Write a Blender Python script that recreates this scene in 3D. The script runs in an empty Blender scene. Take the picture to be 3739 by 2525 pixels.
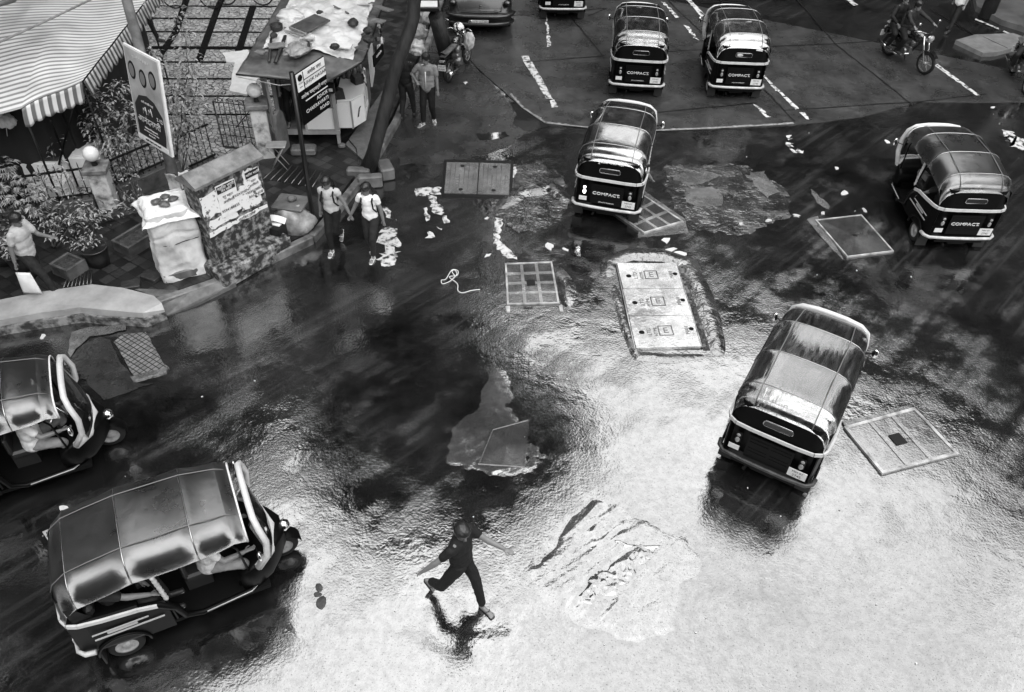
import bpy, bmesh, math, random
from mathutils import Vector, Matrix, noise as mnoise
random.seed(7)
PI = math.pi
SC = bpy.context.scene
COL = SC.collection
# ------------------------------------------------------------------ camera
CAM_H = 9.3; PITCH = math.radians(43); ROLL = math.radians(2.2); FOC = 2908.0; W0, H0 = 3739.0, 2525.0
_f = Vector((0, math.cos(PITCH), -math.sin(PITCH)))
_u0 = Vector((0, math.sin(PITCH), math.cos(PITCH)))
_r = Vector((math.cos(ROLL), 0, 0)) + _u0*math.sin(ROLL)
_u = _u0*math.cos(ROLL) - Vector((1, 0, 0))*math.sin(ROLL)
cd = bpy.data.cameras.new('camera'); cam = bpy.data.objects.new('camera', cd); COL.objects.link(cam)
cd.sensor_fit = 'HORIZONTAL'; cd.sensor_width = 36; cd.lens = 36*FOC/W0; cd.clip_end = 600; cd.clip_start = 0.2
m3 = Matrix((_r, _u, -_f)).transposed()
cam.matrix_world = Matrix.Translation((0, 0, CAM_H)) @ m3.to_4x4()
SC.camera = cam

def S(a, b, z=0.0):
    """ground survey helper: world point at height z for a photo measurement"""
    x = (a-W0/2)/FOC; y = -(b-H0/2)/FOC
    d = _f + _r*x + _u*y
    t = (z-CAM_H)/d.z
    return Vector((d.x*t, d.y*t, z))
# ------------------------------------------------------------------ world, sun, exposure
SUN_EL, SUN_AZ = math.radians(57), math.radians(163)
wd = bpy.data.worlds.new('World'); SC.world = wd; wd.use_nodes = True
nt = wd.node_tree; nt.nodes.clear()
def wn(t): return nt.nodes.new(t)
sky = wn('ShaderNodeTexSky'); sky.sky_type = 'NISHITA'; sky.sun_disc = False
sky.sun_elevation = SUN_EL; sky.sun_rotation = SUN_AZ; sky.dust_density = 4.0; sky.air_density = 1.5
bw = wn('ShaderNodeRGBToBW'); nt.links.new(sky.outputs[0], bw.inputs[0])
tc = wn('ShaderNodeTexCoord')
sx = wn('ShaderNodeSeparateXYZ'); nt.links.new(tc.outputs['Generated'], sx.inputs[0])
cn = wn('ShaderNodeTexNoise'); cn.inputs['Scale'].default_value = 3.4; cn.inputs['Detail'].default_value = 5; nt.links.new(tc.outputs['Generated'], cn.inputs['Vector'])
cr = wn('ShaderNodeMapRange'); cr.inputs['From Min'].default_value = .3; cr.inputs['From Max'].default_value = .7
cr.inputs['To Min'].default_value = .74; cr.inputs['To Max'].default_value = 1.36; nt.links.new(cn.outputs['Fac'], cr.inputs['Value'])
# thinner cloud ahead of the camera, thick cloud behind it
yr = wn('ShaderNodeMapRange'); yr.interpolation_type = 'SMOOTHSTEP'
yr.inputs['From Min'].default_value = -.35; yr.inputs['From Max'].default_value = .45
yr.inputs['To Min'].default_value = .55; yr.inputs['To Max'].default_value = 1.0; nt.links.new(sx.outputs['Y'], yr.inputs['Value'])
mn = wn('ShaderNodeMath'); mn.operation = 'MINIMUM'; mn.inputs[1].default_value = 4.0; nt.links.new(bw.outputs[0], mn.inputs[0])
mx = wn('ShaderNodeMath'); mx.operation = 'ADD'; mx.inputs[1].default_value = 15.0; nt.links.new(mn.outputs[0], mx.inputs[0])
m1 = wn('ShaderNodeMath'); m1.operation = 'MULTIPLY'; nt.links.new(mx.outputs[0], m1.inputs[0]); nt.links.new(cr.outputs[0], m1.inputs[1])
m2 = wn('ShaderNodeMath'); m2.operation = 'MULTIPLY'; nt.links.new(m1.outputs[0], m2.inputs[0]); nt.links.new(yr.outputs[0], m2.inputs[1])
bg = wn('ShaderNodeBackground'); bg.inputs['Strength'].default_value = .11; nt.links.new(m2.outputs[0], bg.inputs['Color'])
wo = wn('ShaderNodeOutputWorld'); nt.links.new(bg.outputs[0], wo.inputs['Surface'])
sl = bpy.data.lights.new('sun', 'SUN'); sl.energy = 3.0; sl.angle = math.radians(70); sl.color = (1, 1, 1)
sun = bpy.data.objects.new('sun', sl); COL.objects.link(sun)
S_AZ, S_EL = math.radians(163), math.radians(57)
sd = Vector((math.sin(S_AZ)*math.cos(S_EL), math.cos(S_AZ)*math.cos(S_EL), math.sin(S_EL)))
sun.rotation_euler = sd.to_track_quat('Z', 'Y').to_euler()
vs = SC.view_settings; vs.view_transform = 'Standard'; vs.look = 'None'; vs.gamma = 1.0; vs.exposure = 0.72
# ------------------------------------------------------------------ materials (black-and-white place)
MATS = {}
def mat(name, g=.5, rough=.6, spec=.5, ior=1.45, metal=0.0, var=0.0, vscale=6.0, vdetail=5.0, bump=0.0, bscale=20.0, lo=None, hi=None, thr=None,
        coat=0.0, emit=0.0, trans=0.0, rvar=0.0, coord='Object', alpha=1.0, stretch=None):
    if name in MATS: return MATS[name]
    m = bpy.data.materials.new(name); m.use_nodes = True
    n = m.node_tree.nodes; L = m.node_tree.links
    b = n['Principled BSDF']
    b.inputs['Base Color'].default_value = (g, g, g, 1); b.inputs['Roughness'].default_value = rough
    b.inputs['Specular IOR Level'].default_value = spec; b.inputs['IOR'].default_value = ior; b.inputs['Metallic'].default_value = metal
    b.inputs['Coat Weight'].default_value = coat; b.inputs['Coat Roughness'].default_value = .08
    if trans: b.inputs['Transmission Weight'].default_value = trans
    if emit:
        b.inputs['Emission Color'].default_value = (1, 1, 1, 1); b.inputs['Emission Strength'].default_value = emit
    t = n.new('ShaderNodeTexCoord'); vec = t.outputs[coord]
    if coord == 'Object' and var >= 0:
        pass
    if stretch:
        mp = n.new('ShaderNodeMapping'); mp.inputs['Scale'].default_value = stretch; L.new(vec, mp.inputs['Vector']); vec = mp.outputs[0]
    if var or lo is not None or rvar:
        nz = n.new('ShaderNodeTexNoise'); nz.inputs['Scale'].default_value = vscale; nz.inputs['Detail'].default_value = vdetail; nz.inputs['Roughness'].default_value = .6
        L.new(vec, nz.inputs['Vector'])
        mr = n.new('ShaderNodeMapRange'); L.new(nz.outputs['Fac'], mr.inputs['Value'])
        a0, a1 = (thr if thr else (.3, .7))
        mr.inputs['From Min'].default_value = a0; mr.inputs['From Max'].default_value = a1
        mr.inputs['To Min'].default_value = lo if lo is not None else g*(1-var)
        mr.inputs['To Max'].default_value = hi if hi is not None else g*(1+var)
        L.new(mr.outputs[0], b.inputs['Base Color'])
        if rvar:
            m4 = n.new('ShaderNodeMapRange'); L.new(nz.outputs['Fac'], m4.inputs['Value']); m4.inputs['From Min'].default_value = .35; m4.inputs['From Max'].default_value = .65
            m4.inputs['To Min'].default_value = max(.02, rough-rvar); m4.inputs['To Max'].default_value = rough+rvar; L.new(m4.outputs[0], b.inputs['Roughness'])
    if bump:
        nb = n.new('ShaderNodeTexNoise'); nb.inputs['Scale'].default_value = bscale; nb.inputs['Detail'].default_value = 4; L.new(vec, nb.inputs['Vector'])
        bp = n.new('ShaderNodeBump'); bp.inputs['Strength'].default_value = 1.0; bp.inputs['Distance'].default_value = bump; L.new(nb.outputs['Fac'], bp.inputs['Height']); L.new(bp.outputs[0], b.inputs['Normal'])
    MATS[name] = m
    return m

def road_mat(name, base=(.006, .022), ior=2.0, spec=1.0, rough=(.05, .26), fine=.0040, med=.0055, undul=.006, fs=28.0, rs=2.2, streak=False, conc=False, cover=None):
    """wet road surface: dark base with a film of water of varying smoothness"""
    m = bpy.data.materials.new(name); m.use_nodes = True
    n = m.node_tree.nodes; L = m.node_tree.links; b = n['Principled BSDF']
    t = n.new('ShaderNodeTexCoord'); v = t.outputs['Object']
    def nz(sc, det=4, vec=v, rgh=.55, w=None):
        k = n.new('ShaderNodeTexNoise'); k.inputs['Scale'].default_value = sc; k.inputs['Detail'].default_value = det; k.inputs['Roughness'].default_value = rgh; L.new(vec, k.inputs['Vector']); return k.outputs['Fac']
    def mr(x, a, c, lo, hi):
        k = n.new('ShaderNodeMapRange'); k.inputs['From Min'].default_value = a; k.inputs['From Max'].default_value = c; k.inputs['To Min'].default_value = lo; k.inputs['To Max'].default_value = hi
        L.new(x, k.inputs['Value']); return k.outputs[0]
    def ma(op, x, y):
        k = n.new('ShaderNodeMath'); k.operation = op
        for i, q in enumerate((x, y)):
            if isinstance(q, (int, float)): k.inputs[i].default_value = q
            else: L.new(q, k.inputs[i])
        return k.outputs[0]
    patch = nz(rs*.32, 4); spots = nz(5.5, 6, rgh=.7); fine_n = nz(fs, 3, rgh=.5); grain = nz(70, 2)
    col = mr(ma('ADD', ma('MULTIPLY', patch, .6), ma('MULTIPLY', spots, .4)), .38, .62, base[0], base[1])
    col = ma('MULTIPLY', col, mr(grain, .3, .7, .6, 1.5))
    sp = n.new('ShaderNodeTexVoronoi'); sp.inputs['Scale'].default_value = 9; L.new(v, sp.inputs['Vector'])
    speck = mr(sp.outputs['Distance'], .035, .05, .09, 0.0)
    gate = mr(nz(1.1, 2), .5, .6, 0, 1)
    col = ma('ADD', col, ma('MULTIPLY', speck, gate))
    silt = mr(nz(1.7, 6, rgh=.7), .56, .72, 0.0, base[1]*.7)
    col = ma('ADD', col, silt)
    L.new(col, b.inputs['Base Color'])
    wet = mr(nz(rs*.55, 5, rgh=.62), .40, .60, 0, 1)      # 1 = coarse grain shows through, 0 = standing film
    if streak:
        mp0 = n.new('ShaderNodeMapping'); mp0.inputs['Rotation'].default_value = (0, 0, math.radians(-47)); L.new(v, mp0.inputs['Vector'])
        mp = n.new('ShaderNodeMapping'); mp.inputs['Scale'].default_value = (.22, 2.4, 1); L.new(mp0.outputs[0], mp.inputs['Vector'])
        st = nz(1.2, 4, mp.outputs[0], .6); wet = ma('MULTIPLY', wet, mr(st, .35, .62, .35, 1.2))
        mp2 = n.new('ShaderNodeMapping'); mp2.inputs['Scale'].default_value = (.15, 4.0, 1); L.new(mp0.outputs[0], mp2.inputs['Vector'])
        col2 = ma('MULTIPLY', mr(nz(1.5, 5, mp2.outputs[0], .65), .50, .66, 0, .020), mr(nz(.35, 2), .45, .6, 0, 1)); L.new(ma('ADD', col, col2), b.inputs['Base Color'])
    L.new(mr(wet, 0, 1, rough[0], rough[1]), b.inputs['Roughness'])
    b.inputs['IOR'].default_value = ior
    spm = ma('MULTIPLY', mr(nz(9, 8, rgh=.75), .44, .62, spec, spec*.80), mr(nz(42, 3, rgh=.6), .60, .68, 1.0, .40))
    L.new(spm, b.inputs['Specular IOR Level'])
    h = ma('ADD', ma('MULTIPLY', ma('MULTIPLY', fine_n, mr(wet, 0, 1, .20, 1.05)), fine), ma('MULTIPLY', nz(3.4, 3), med))
    h = ma('ADD', h, ma('MULTIPLY', nz(.75, 2), undul))
    bp = n.new('ShaderNodeBump'); bp.inputs['Strength'].default_value = 1; bp.inputs['Distance'].default_value = 1.0; L.new(h, bp.inputs['Height']); L.new(bp.outputs[0], b.inputs['Normal'])
    MATS[name] = m; return m
# ------------------------------------------------------------------ object helpers
def tag(o, label=None, cat=None, group=None, kind=None):
    if label: o['label'] = label
    if cat: o['category'] = cat
    if group: o['group'] = group
    if kind: o['kind'] = kind
    return o
def thing(name, label, cat, loc=(0, 0, 0), rz=0.0, group=None, sc=1.0):
    o = bpy.data.objects.new(name, None); COL.objects.link(o); o.empty_display_size = .1
    o.location = loc; o.rotation_euler = (0, 0, rz); o.scale = (sc, sc, sc)
    return tag(o, label, cat, group)
def dup(root, loc=None, rz=None, label=None, group=None, skip=()):
    def cp(o, par):
        c = o.copy(); COL.objects.link(c)
        if par: c.parent = par
        for ch in list(kids.get(o.name, [])):
            if ch.name.split('.')[0] in skip: continue
            cp(ch, c)
        return c
    kids = {}
    for ob in list(COL.objects):
        if ob.parent: kids.setdefault(ob.parent.name, []).append(ob)
    r = cp(root, None)
    if loc is not None: r.location = loc
    if rz is not None: r.rotation_euler = (r.rotation_euler[0], r.rotation_euler[1], rz)
    if label: r['label'] = label
    if group: r['group'] = group
    return r
class MB:
    def __init__(s): s.v = []; s.f = []; s.sm = []; s.sharp = []
    def add(s, vs, fs, smooth=False):
        k = len(s.v); s.v += [tuple(x) for x in vs]; s.f += [tuple(i+k for i in f) for f in fs]; s.sm += [smooth]*len(fs); return k
    def box(s, c, d, rz=0.0, M=None, bev=0.0):
        hx, hy, hz = d[0]/2, d[1]/2, d[2]/2
        if bev <= 0:
            vs = [(x, y, z) for x in (-hx, hx) for y in (-hy, hy) for z in (-hz, hz)]
            fs = [(0, 1, 3, 2), (4, 6, 7, 5), (0, 4, 5, 1), (2, 3, 7, 6), (0, 2, 6, 4), (1, 5, 7, 3)]
        else:
            b = min(bev, hx*.9, hy*.9, hz*.9); vs = []; fs = []
            ring = lambda x, y, z: [(-x+b, -y, z), (x-b, -y, z), (x, -y+b, z), (x, y-b, z), (x-b, y, z), (-x+b, y, z), (-x, y-b, z), (-x, -y+b, z)]
            rin = lambda x, y, z: [(-x+b, -y+b*.3, z), (x-b, -y+b*.3, z), (x-b*.3, -y+b, z), (x-b*.3, y-b, z), (x-b, y-b*.3, z), (-x+b, y-b*.3, z), (-x+b*.3, y-b, z), (-x+b*.3, -y+b, z)]
            vs = rin(hx-b*.7, hy-b*.7, -hz) + ring(hx, hy, -hz+b) + ring(hx, hy, hz-b) + rin(hx-b*.7, hy-b*.7, hz)
            for r in range(3):
                for i in range(8): fs.append((r*8+i, r*8+(i+1) % 8, (r+1)*8+(i+1) % 8, (r+1)*8+i))
            fs.append(tuple(range(7, -1, -1))); fs.append(tuple(range(24, 32)))
        T = Matrix.Translation(c) @ Matrix.Rotation(rz, 4, 'Z')
        if M is not None: T = Matrix.Translation(c) @ M.to_4x4()
        s.add([T @ Vector(x) for x in vs], fs); return s
    def tube(s, pts, r, n=8, cap=True, smooth=True, flat=1.0):
        pts = [Vector(p) for p in pts]; R = r if isinstance(r, (list, tuple)) else [r]*len(pts)
        vs = []; N = len(pts); up = None
        for i, p in enumerate(pts):
            t = (pts[min(i+1, N-1)]-pts[max(i-1, 0)])
            if t.length < 1e-9: t = Vector((0, 0, 1))
            t.normalize()
            if up is None:
                a = Vector((0, 0, 1)) if abs(t.z) < .9 else Vector((1, 0, 0)); up = (a-t*a.dot(t)).normalized()
            else:
                up = up-t*up.dot(t); up = up.normalized() if up.length > 1e-6 else Vector((1, 0, 0))
            sd_ = t.cross(up)
            for k in range(n):
                a = 2*PI*k/n; vs.append(p+(up*math.cos(a)*flat+sd_*math.sin(a))*R[i])
        fs = [(i*n+k, i*n+(k+1) % n, (i+1)*n+(k+1) % n, (i+1)*n+k) for i in range(N-1) for k in range(n)]
        b = s.add(vs, fs, smooth)
        if cap:
            s.f.append(tuple(b+k for k in range(n-1, -1, -1))); s.f.append(tuple(b+(N-1)*n+k for k in range(n))); s.sm += [False]*2
        return s
    def lathe(s, prof, c=(0, 0, 0), n=20, M=None, smooth=True):
        vs = []; N = len(prof)
        for (r, z) in prof:
            for k in range(n):
                a = 2*PI*k/n; vs.append(Vector((r*math.cos(a), r*math.sin(a), z)))
        T = Matrix.Translation(c) @ (M.to_4x4() if M is not None else Matrix())
        s.add([T @ x for x in vs], [(i*n+k, i*n+(k+1) % n, (i+1)*n+(k+1) % n, (i+1)*n+k) for i in range(N-1) for k in range(n)], smooth); return s
    def prism(s, poly, z0, z1, M=None):
        n = len(poly); z0s = z0 if isinstance(z0, (list, tuple)) else [z0]*n; z1s = z1 if isinstance(z1, (list, tuple)) else [z1]*n
        vs = [Vector((p[0], p[1], z)) for p, z in zip(poly, z0s)]+[Vector((p[0], p[1], z)) for p, z in zip(poly, z1s)]
        if M is not None: vs = [M @ x for x in vs]
        ar = sum(poly[i][0]*poly[(i+1) % n][1]-poly[(i+1) % n][0]*poly[i][1] for i in range(n))
        fs = [tuple(range(n-1, -1, -1)), tuple(range(n, 2*n))]+[(i, (i+1) % n, n+(i+1) % n, n+i) for i in range(n)]
        if ar < 0: fs = [tuple(reversed(f)) for f in fs]
        s.add(vs, fs); return s
    def flat(s, poly, z=0.0):
        ar = sum(poly[i][0]*poly[(i+1) % len(poly)][1]-poly[(i+1) % len(poly)][0]*poly[i][1] for i in range(len(poly)))
        if ar < 0: poly = list(reversed(poly))
        s.add([(p[0], p[1], z) for p in poly], [tuple(range(len(poly)))]); return s
    def quad(s, a, b, c, d): s.add([a, b, c, d], [(0, 1, 2, 3)]); return s
    def ell(s, c, r, M=None, nu=14, nv=9):
        vs = []; 
        for j in range(nv+1):
            t = PI*j/nv
            for k in range(nu):
                a = 2*PI*k/nu; vs.append(Vector((r[0]*math.sin(t)*math.cos(a), r[1]*math.sin(t)*math.sin(a), -r[2]*math.cos(t))))
        T = Matrix.Translation(c) @ (M.to_4x4() if M is not None else Matrix())
        s.add([T @ x for x in vs], [(j*nu+k, j*nu+(k+1) % nu, (j+1)*nu+(k+1) % nu, (j+1)*nu+k) for j in range(nv) for k in range(nu)], True); return s
    def grid(s, fn, nu, nv, smooth=True):
        vs = [fn(i/nu, j/nv) for j in range(nv+1) for i in range(nu+1)]
        s.add(vs, [(j*(nu+1)+i, j*(nu+1)+i+1, (j+1)*(nu+1)+i+1, (j+1)*(nu+1)+i) for j in range(nv) for i in range(nu)], smooth); return s
    def mesh(s, name):
        me = bpy.data.meshes.new(name); me.from_pydata(s.v, [], s.f); me.polygons.foreach_set('use_smooth', s.sm); me.update(); return me
    def build(s, name, m, parent=None, clean=False):
        me = s.mesh(name)
        if clean:
            bm = bmesh.new(); bm.from_mesh(me); bmesh.ops.remove_doubles(bm, verts=bm.verts, dist=1e-5); bmesh.ops.recalc_face_normals(bm, faces=bm.faces); bm.to_mesh(me); bm.free()
        me.materials.append(m)
        o = bpy.data.objects.new(name, me); COL.objects.link(o)
        if parent: o.parent = parent
        return o
def solid(mb, name, m, parent=None, thick=.01, voxel=None, subd=0, smooth=True, disp=None, smit=0):
    """evaluate helper modifiers (remesh / subdivision) into plain mesh data"""
    o = mb.build(name, m, parent) if isinstance(mb, MB) else mb
    if voxel:
        r = o.modifiers.new('r', 'REMESH'); r.mode = 'VOXEL'; r.voxel_size = voxel; r.use_smooth_shade = True
    if smit:
        q = o.modifiers.new('q', 'SMOOTH'); q.factor = .5; q.iterations = smit
    if subd:
        q = o.modifiers.new('s', 'SUBSURF'); q.levels = subd; q.render_levels = subd
    dg = bpy.context.evaluated_depsgraph_get()
    me = bpy.data.meshes.new_from_object(o.evaluated_get(dg), depsgraph=dg)
    o.modifiers.clear(); old = o.data; o.data = me; bpy.data.meshes.remove(old); me.name = name
    if smooth: me.polygons.foreach_set('use_smooth', [True]*len(me.polygons))
    if disp:
        for v in me.vertices: v.co += disp(v.co)
    if not me.materials: me.materials.append(m)
    return o
def text(s, size, M, m, name='lettering', parent=None, ext=.002, align='CENTER', spacing=1.0, sx_=1.0):
    cu = bpy.data.curves.new(name, 'FONT'); cu.body = s; cu.size = size; cu.extrude = ext; cu.align_x = align; cu.align_y = 'CENTER'; cu.space_character = spacing; cu.resolution_u = 2
    o = bpy.data.objects.new('tmp', cu); COL.objects.link(o)
    dg = bpy.context.evaluated_depsgraph_get(); me = bpy.data.meshes.new_from_object(o.evaluated_get(dg), depsgraph=dg)
    bpy.data.objects.remove(o); bpy.data.curves.remove(cu)
    me.transform(M @ Matrix.Diagonal((sx_, 1, 1, 1))); me.name = name; me.materials.clear(); me.materials.append(m)
    q = bpy.data.objects.new(name, me); COL.objects.link(q)
    if parent: q.parent = parent
    return q
def frame(origin, xdir, ydir):
    """matrix whose x axis runs along the writing and y axis along its upward direction"""
    x = Vector(xdir).normalized(); y = Vector(ydir); y = (y-x*y.dot(x)).normalized(); z = x.cross(y)
    return Matrix.Translation(origin) @ Matrix((x, y, z)).transposed().to_4x4()
def wob(p, a=.02, s=3.0): return mnoise.noise_vector(Vector(p)*s)*a
def blob_poly(cx, cy, rx, ry, n=18, j=.18, rot=0.0, seed=0):
    rnd = random.Random(seed); out = []
    for k in range(n):
        a = 2*PI*k/n; q = 1+j*(rnd.random()*2-1)
        x = rx*q*math.cos(a); y = ry*q*math.sin(a)
        out.append((cx+x*math.cos(rot)-y*math.sin(rot), cy+x*math.sin(rot)+y*math.cos(rot)))
    return out
def rag(poly, step=.12, j=.03, seed=1):
    """densify a polygon outline and roughen it"""
    rnd = random.Random(seed); out = []
    for i in range(len(poly)):
        a = Vector(poly[i][:2]); b = Vector(poly[(i+1) % len(poly)][:2]); n = max(1, int((b-a).length/step))
        for k in range(n):
            p = a.lerp(b, k/n); out.append((p.x+(rnd.random()-.5)*2*j, p.y+(rnd.random()-.5)*2*j))
    return out
# ================================================================== SETTING: ground, road, kerbs, footpath
ASPH = road_mat('wet_asphalt', base=(.002, .010), ior=2.1, spec=1.0, rough=(.04, .24), streak=True)
CONC = road_mat('wet_concrete_slab', base=(.013, .034), ior=1.6, spec=.6, rough=(.22, .42), fine=.003, med=.004, undul=.01)
LANE = road_mat('wet_side_lane', base=(.009, .028), ior=1.7, spec=.7, rough=(.14, .34), fine=.006, med=.02, undul=.02)
WATER = road_mat('puddle_water', base=(.008, .012), ior=2.1, spec=1.0, rough=(.02, .05), fine=.0002, med=.0006, undul=.004)
RIPPLE = road_mat('rippled_water', base=(.010, .016), ior=2.1, spec=1.0, rough=(.03, .08), fine=.006, med=.02, undul=.02, fs=9, rs=4)
BROKEN = road_mat('broken_asphalt', base=(.006, .03), ior=2.0, spec=1.0, rough=(.08, .3), fine=.014, med=.02, undul=.02, fs=13, rs=4)
PATCHM = road_mat('old_concrete_patch', base=(.03, .10), ior=1.8, spec=.8, rough=(.1, .35), fine=.006, med=.015, undul=.01)
PAINT = mat('worn_road_paint', .42, .5, lo=.015, hi=.42, vscale=8, vdetail=8, thr=(.40, .52), bump=.002)
def struct(o, label=None): o['kind'] = 'structure'; return o
g = MB(); g.quad((-90, -30, 0), (110, -30, 0), (110, 140, 0), (-90, 140, 0)); struct(g.build('ground', ASPH))
# concrete carriageway
ce = [S(1545, -180), S(1562, 190), S(1700, 205), S(1745, 250), S(1905, 395), S(1990, 452), S(2080, 460), S(2300, 482), S(2600, 470), S(2900, 455), S(3150, 425), S(3360, 372), S(3739, 372), S(4300, 380)]
ce = [(p.x, p.y) for p in ce]+[(24, 60), (-1.5, 60)]
g = MB(); g.prism(rag(ce[:14], .25, .02, 3)+ce[14:], -.02, .022); struct(g.build('concrete_road', CONC))
EDGE = mat('chipped_slab_edge', .16, .5, var=.5, vscale=12, bump=.006)
ed = [S(1860, 345), S(1905, 395), S(1990, 452), S(2080, 462), S(2300, 484), S(2600, 472), S(2900, 455)]
g = MB(); el = [(p.x, p.y, .026) for p in ed]
for i in range(len(el)-1):
    a, b = Vector(el[i]), Vector(el[i+1]); d = (b-a).normalized(); nrm = Vector((-d.y, d.x, 0)); N = 8
    for k in range(N):
        p, q = a.lerp(b, k/N), a.lerp(b, (k+1)/N); w = .05+.05*random.random()
        g.quad(p, q, q+nrm*w, p+nrm*w)
struct(g.build('slab_edge', EDGE))
JOINT = mat('tar_joint', .004, .4)
g = MB()
def strip(g, pts, w, z, jit=0.0):
    P_ = [Vector((p[0], p[1], z)) for p in pts]
    L_, R_ = [], []
    for i, p in enumerate(P_):
        t = (P_[min(i+1, len(P_)-1)]-P_[max(i-1, 0)]).normalized(); nn = Vector((-t.y, t.x, 0)); ww = w*(1+jit*(random.random()-.5))
        L_.append(p+nn*ww/2); R_.append(p-nn*ww/2)
    for i in range(len(P_)-1): g.quad(R_[i], R_[i+1], L_[i+1], L_[i])
def dense(a, b, n, j=.015):
    return [tuple(a.lerp(b, k/n)+Vector(((random.random()-.5)*2*j, (random.random()-.5)*2*j, 0))) for k in range(n+1)]
for a, b in [((2860, -60), (3048, 162)), ((3048, 162), (3330, 385)), ((2600, -60), (2650, 40)), ((2400, -60), (2460, 10)),
             ((2150, 60), (2215, 32)), ((2380, 192), (3048, 162)), ((3048, 162), (3260, 148)), ((2380, 415), (2760, 378)), ((2860, 405), (3340, 375)), ((3340, 375), (3600, 345)),
             ((1870, 60), (2215, 32)), ((1930, 228), (2210, 205)), ((2080, 60), (2200, 205)), ((2440, 5), (2570, 130)), ((2790, 330), (2900, 445)), ((3590, 150), (3400, 35)), ((2560, 12), (2720, 2))]:
    strip(g, dense(S(*a), S(*b), 10), .045, .028, .6)
struct(g.build('road_joints', JOINT))
g = MB()
def mark(pts, z=.032, st=.12, j=.012, seed=1): g.flat(rag([(p.x, p.y) for p in pts], st, j, seed), z)
mark([S(1903, 208), S(1930, 206), S(1936, 224), S(1912, 228)]); mark([S(1913, 230), S(1942, 228), S(1975, 285), S(1950, 288)])
mark([S(1950, 289), S(1976, 285), S(2018, 365), S(1994, 362)]); mark([S(2008, 370), S(2022, 366), S(2039, 393), S(2013, 396)])
mark([S(2505, 2), S(2522, 2), S(2572, 55), S(2562, 66)]); mark([S(2776, 268), S(2783, 270), S(2842, 330), S(2832, 336)]); mark([S(2835, 332), S(2843, 330), S(2918, 400), S(2902, 402)])
mark([S(3412, 243), S(3421, 236), S(3576, 350), S(3562, 352)]); mark([S(3085, -2), S(3105, -2), S(3132, 20), S(3114, 23)])
mark([S(3558, 74), S(3562, 70), S(3647, 106), S(3644, 110)]); mark([S(3660, 118), S(3664, 114), S(3705, 132), S(3700, 136)])
mark([S(1990, 60), S(1996, 58), S(2012, 170), S(2000, 175)], j=.03, st=.2)
mark([S(2415, 10), S(2425, 10), S(2480, 65), S(2470, 68)], j=.04); mark([S(2920, 415), S(2935, 412), S(2955, 438), S(2940, 438)], j=.03)
mark([S(2755, 385), S(2775, 395), S(2812, 430), S(2790, 428)], j=.05); mark([S(2500, 95), S(2515, 100), S(2548, 148), S(2535, 140)], j=.05)
struct(g.build('lane_marking', PAINT))
# worn paint left on the asphalt
g = MB()
def blotch(pts, seed=1, j=.03): g.flat(rag([(p.x, p.y) for p in pts], .07, j, seed), .005)
blotch([S(1512, 690), S(1560, 682), S(1608, 684), S(1612, 712), S(1565, 705), S(1570, 720), S(1515, 715)], 2)
blotch([S(1560, 708), S(1585, 712), S(1590, 730), S(1610, 750), S(1618, 780), S(1592, 782), S(1570, 760)], 4, .05)
blotch([S(1545, 760), S(1560, 757), S(1568, 800), S(1555, 810)], 3, .03); blotch([S(1618, 790), S(1635, 788), S(1640, 812), S(1622, 815)], 8, .03)
blotch([S(1560, 845), S(1590, 850), S(1575, 870), S(1560, 868)], 9, .05); blotch([S(1590, 828), S(1620, 836), S(1612, 842)], 6, .03)
blotch([S(1400, 755), S(1425, 765), S(1430, 800), S(1412, 795)], 14, .03)
blotch([S(1388, 840), S(1432, 830), S(1458, 880), S(1450, 950), S(1418, 968), S(1385, 950), S(1395, 900)], 5, .09)
blotch([S(1688, 718), S(1775, 712), S(1776, 720), S(1692, 724)], 12, .015)
blotch([S(1862, 598), S(1888, 598), S(1890, 628), S(1866, 650)], 7, .03)
for i, (a, b, w_, h_) in enumerate([(2880, 502, 8, 8), (2886, 528, 9, 8), (2892, 548, 12, 8), (2918, 551, 14, 5), (3680, 490, 24, 14), (3715, 520, 30, 25), (3650, 450, 10, 4)]):
    blotch([S(a-w_, b-h_), S(a+w_, b-h_*.6), S(a+w_*.8, b+h_), S(a-w_*.6, b+h_*.7)], 20+i, .07)
blotch([S(1812, 795), S(1835, 800), S(1832, 838), S(1818, 860), S(1838, 890), S(1880, 925), S(1885, 945), S(1850, 945), S(1815, 910), S(1802, 870)], 21, .035)
struct(g.build('worn_paint', PAINT))
# side lane (parking strip) beside the kerb
ln = [S(1400, 470), S(1470, 600), S(1640, 590), S(1800, 560), S(1960, 470), S(1885, 395), S(1745, 250), S(1690, 195), S(1560, 190), S(1650, -180)]
g = MB(); g.prism(rag([(p.x, p.y) for p in ln[:9]], .2, .06, 5)+[(ln[9].x, ln[9].y), (-4.5, 34), (-4.2, 20)], -.02, .006); struct(g.build('side_lane', LANE))
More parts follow.
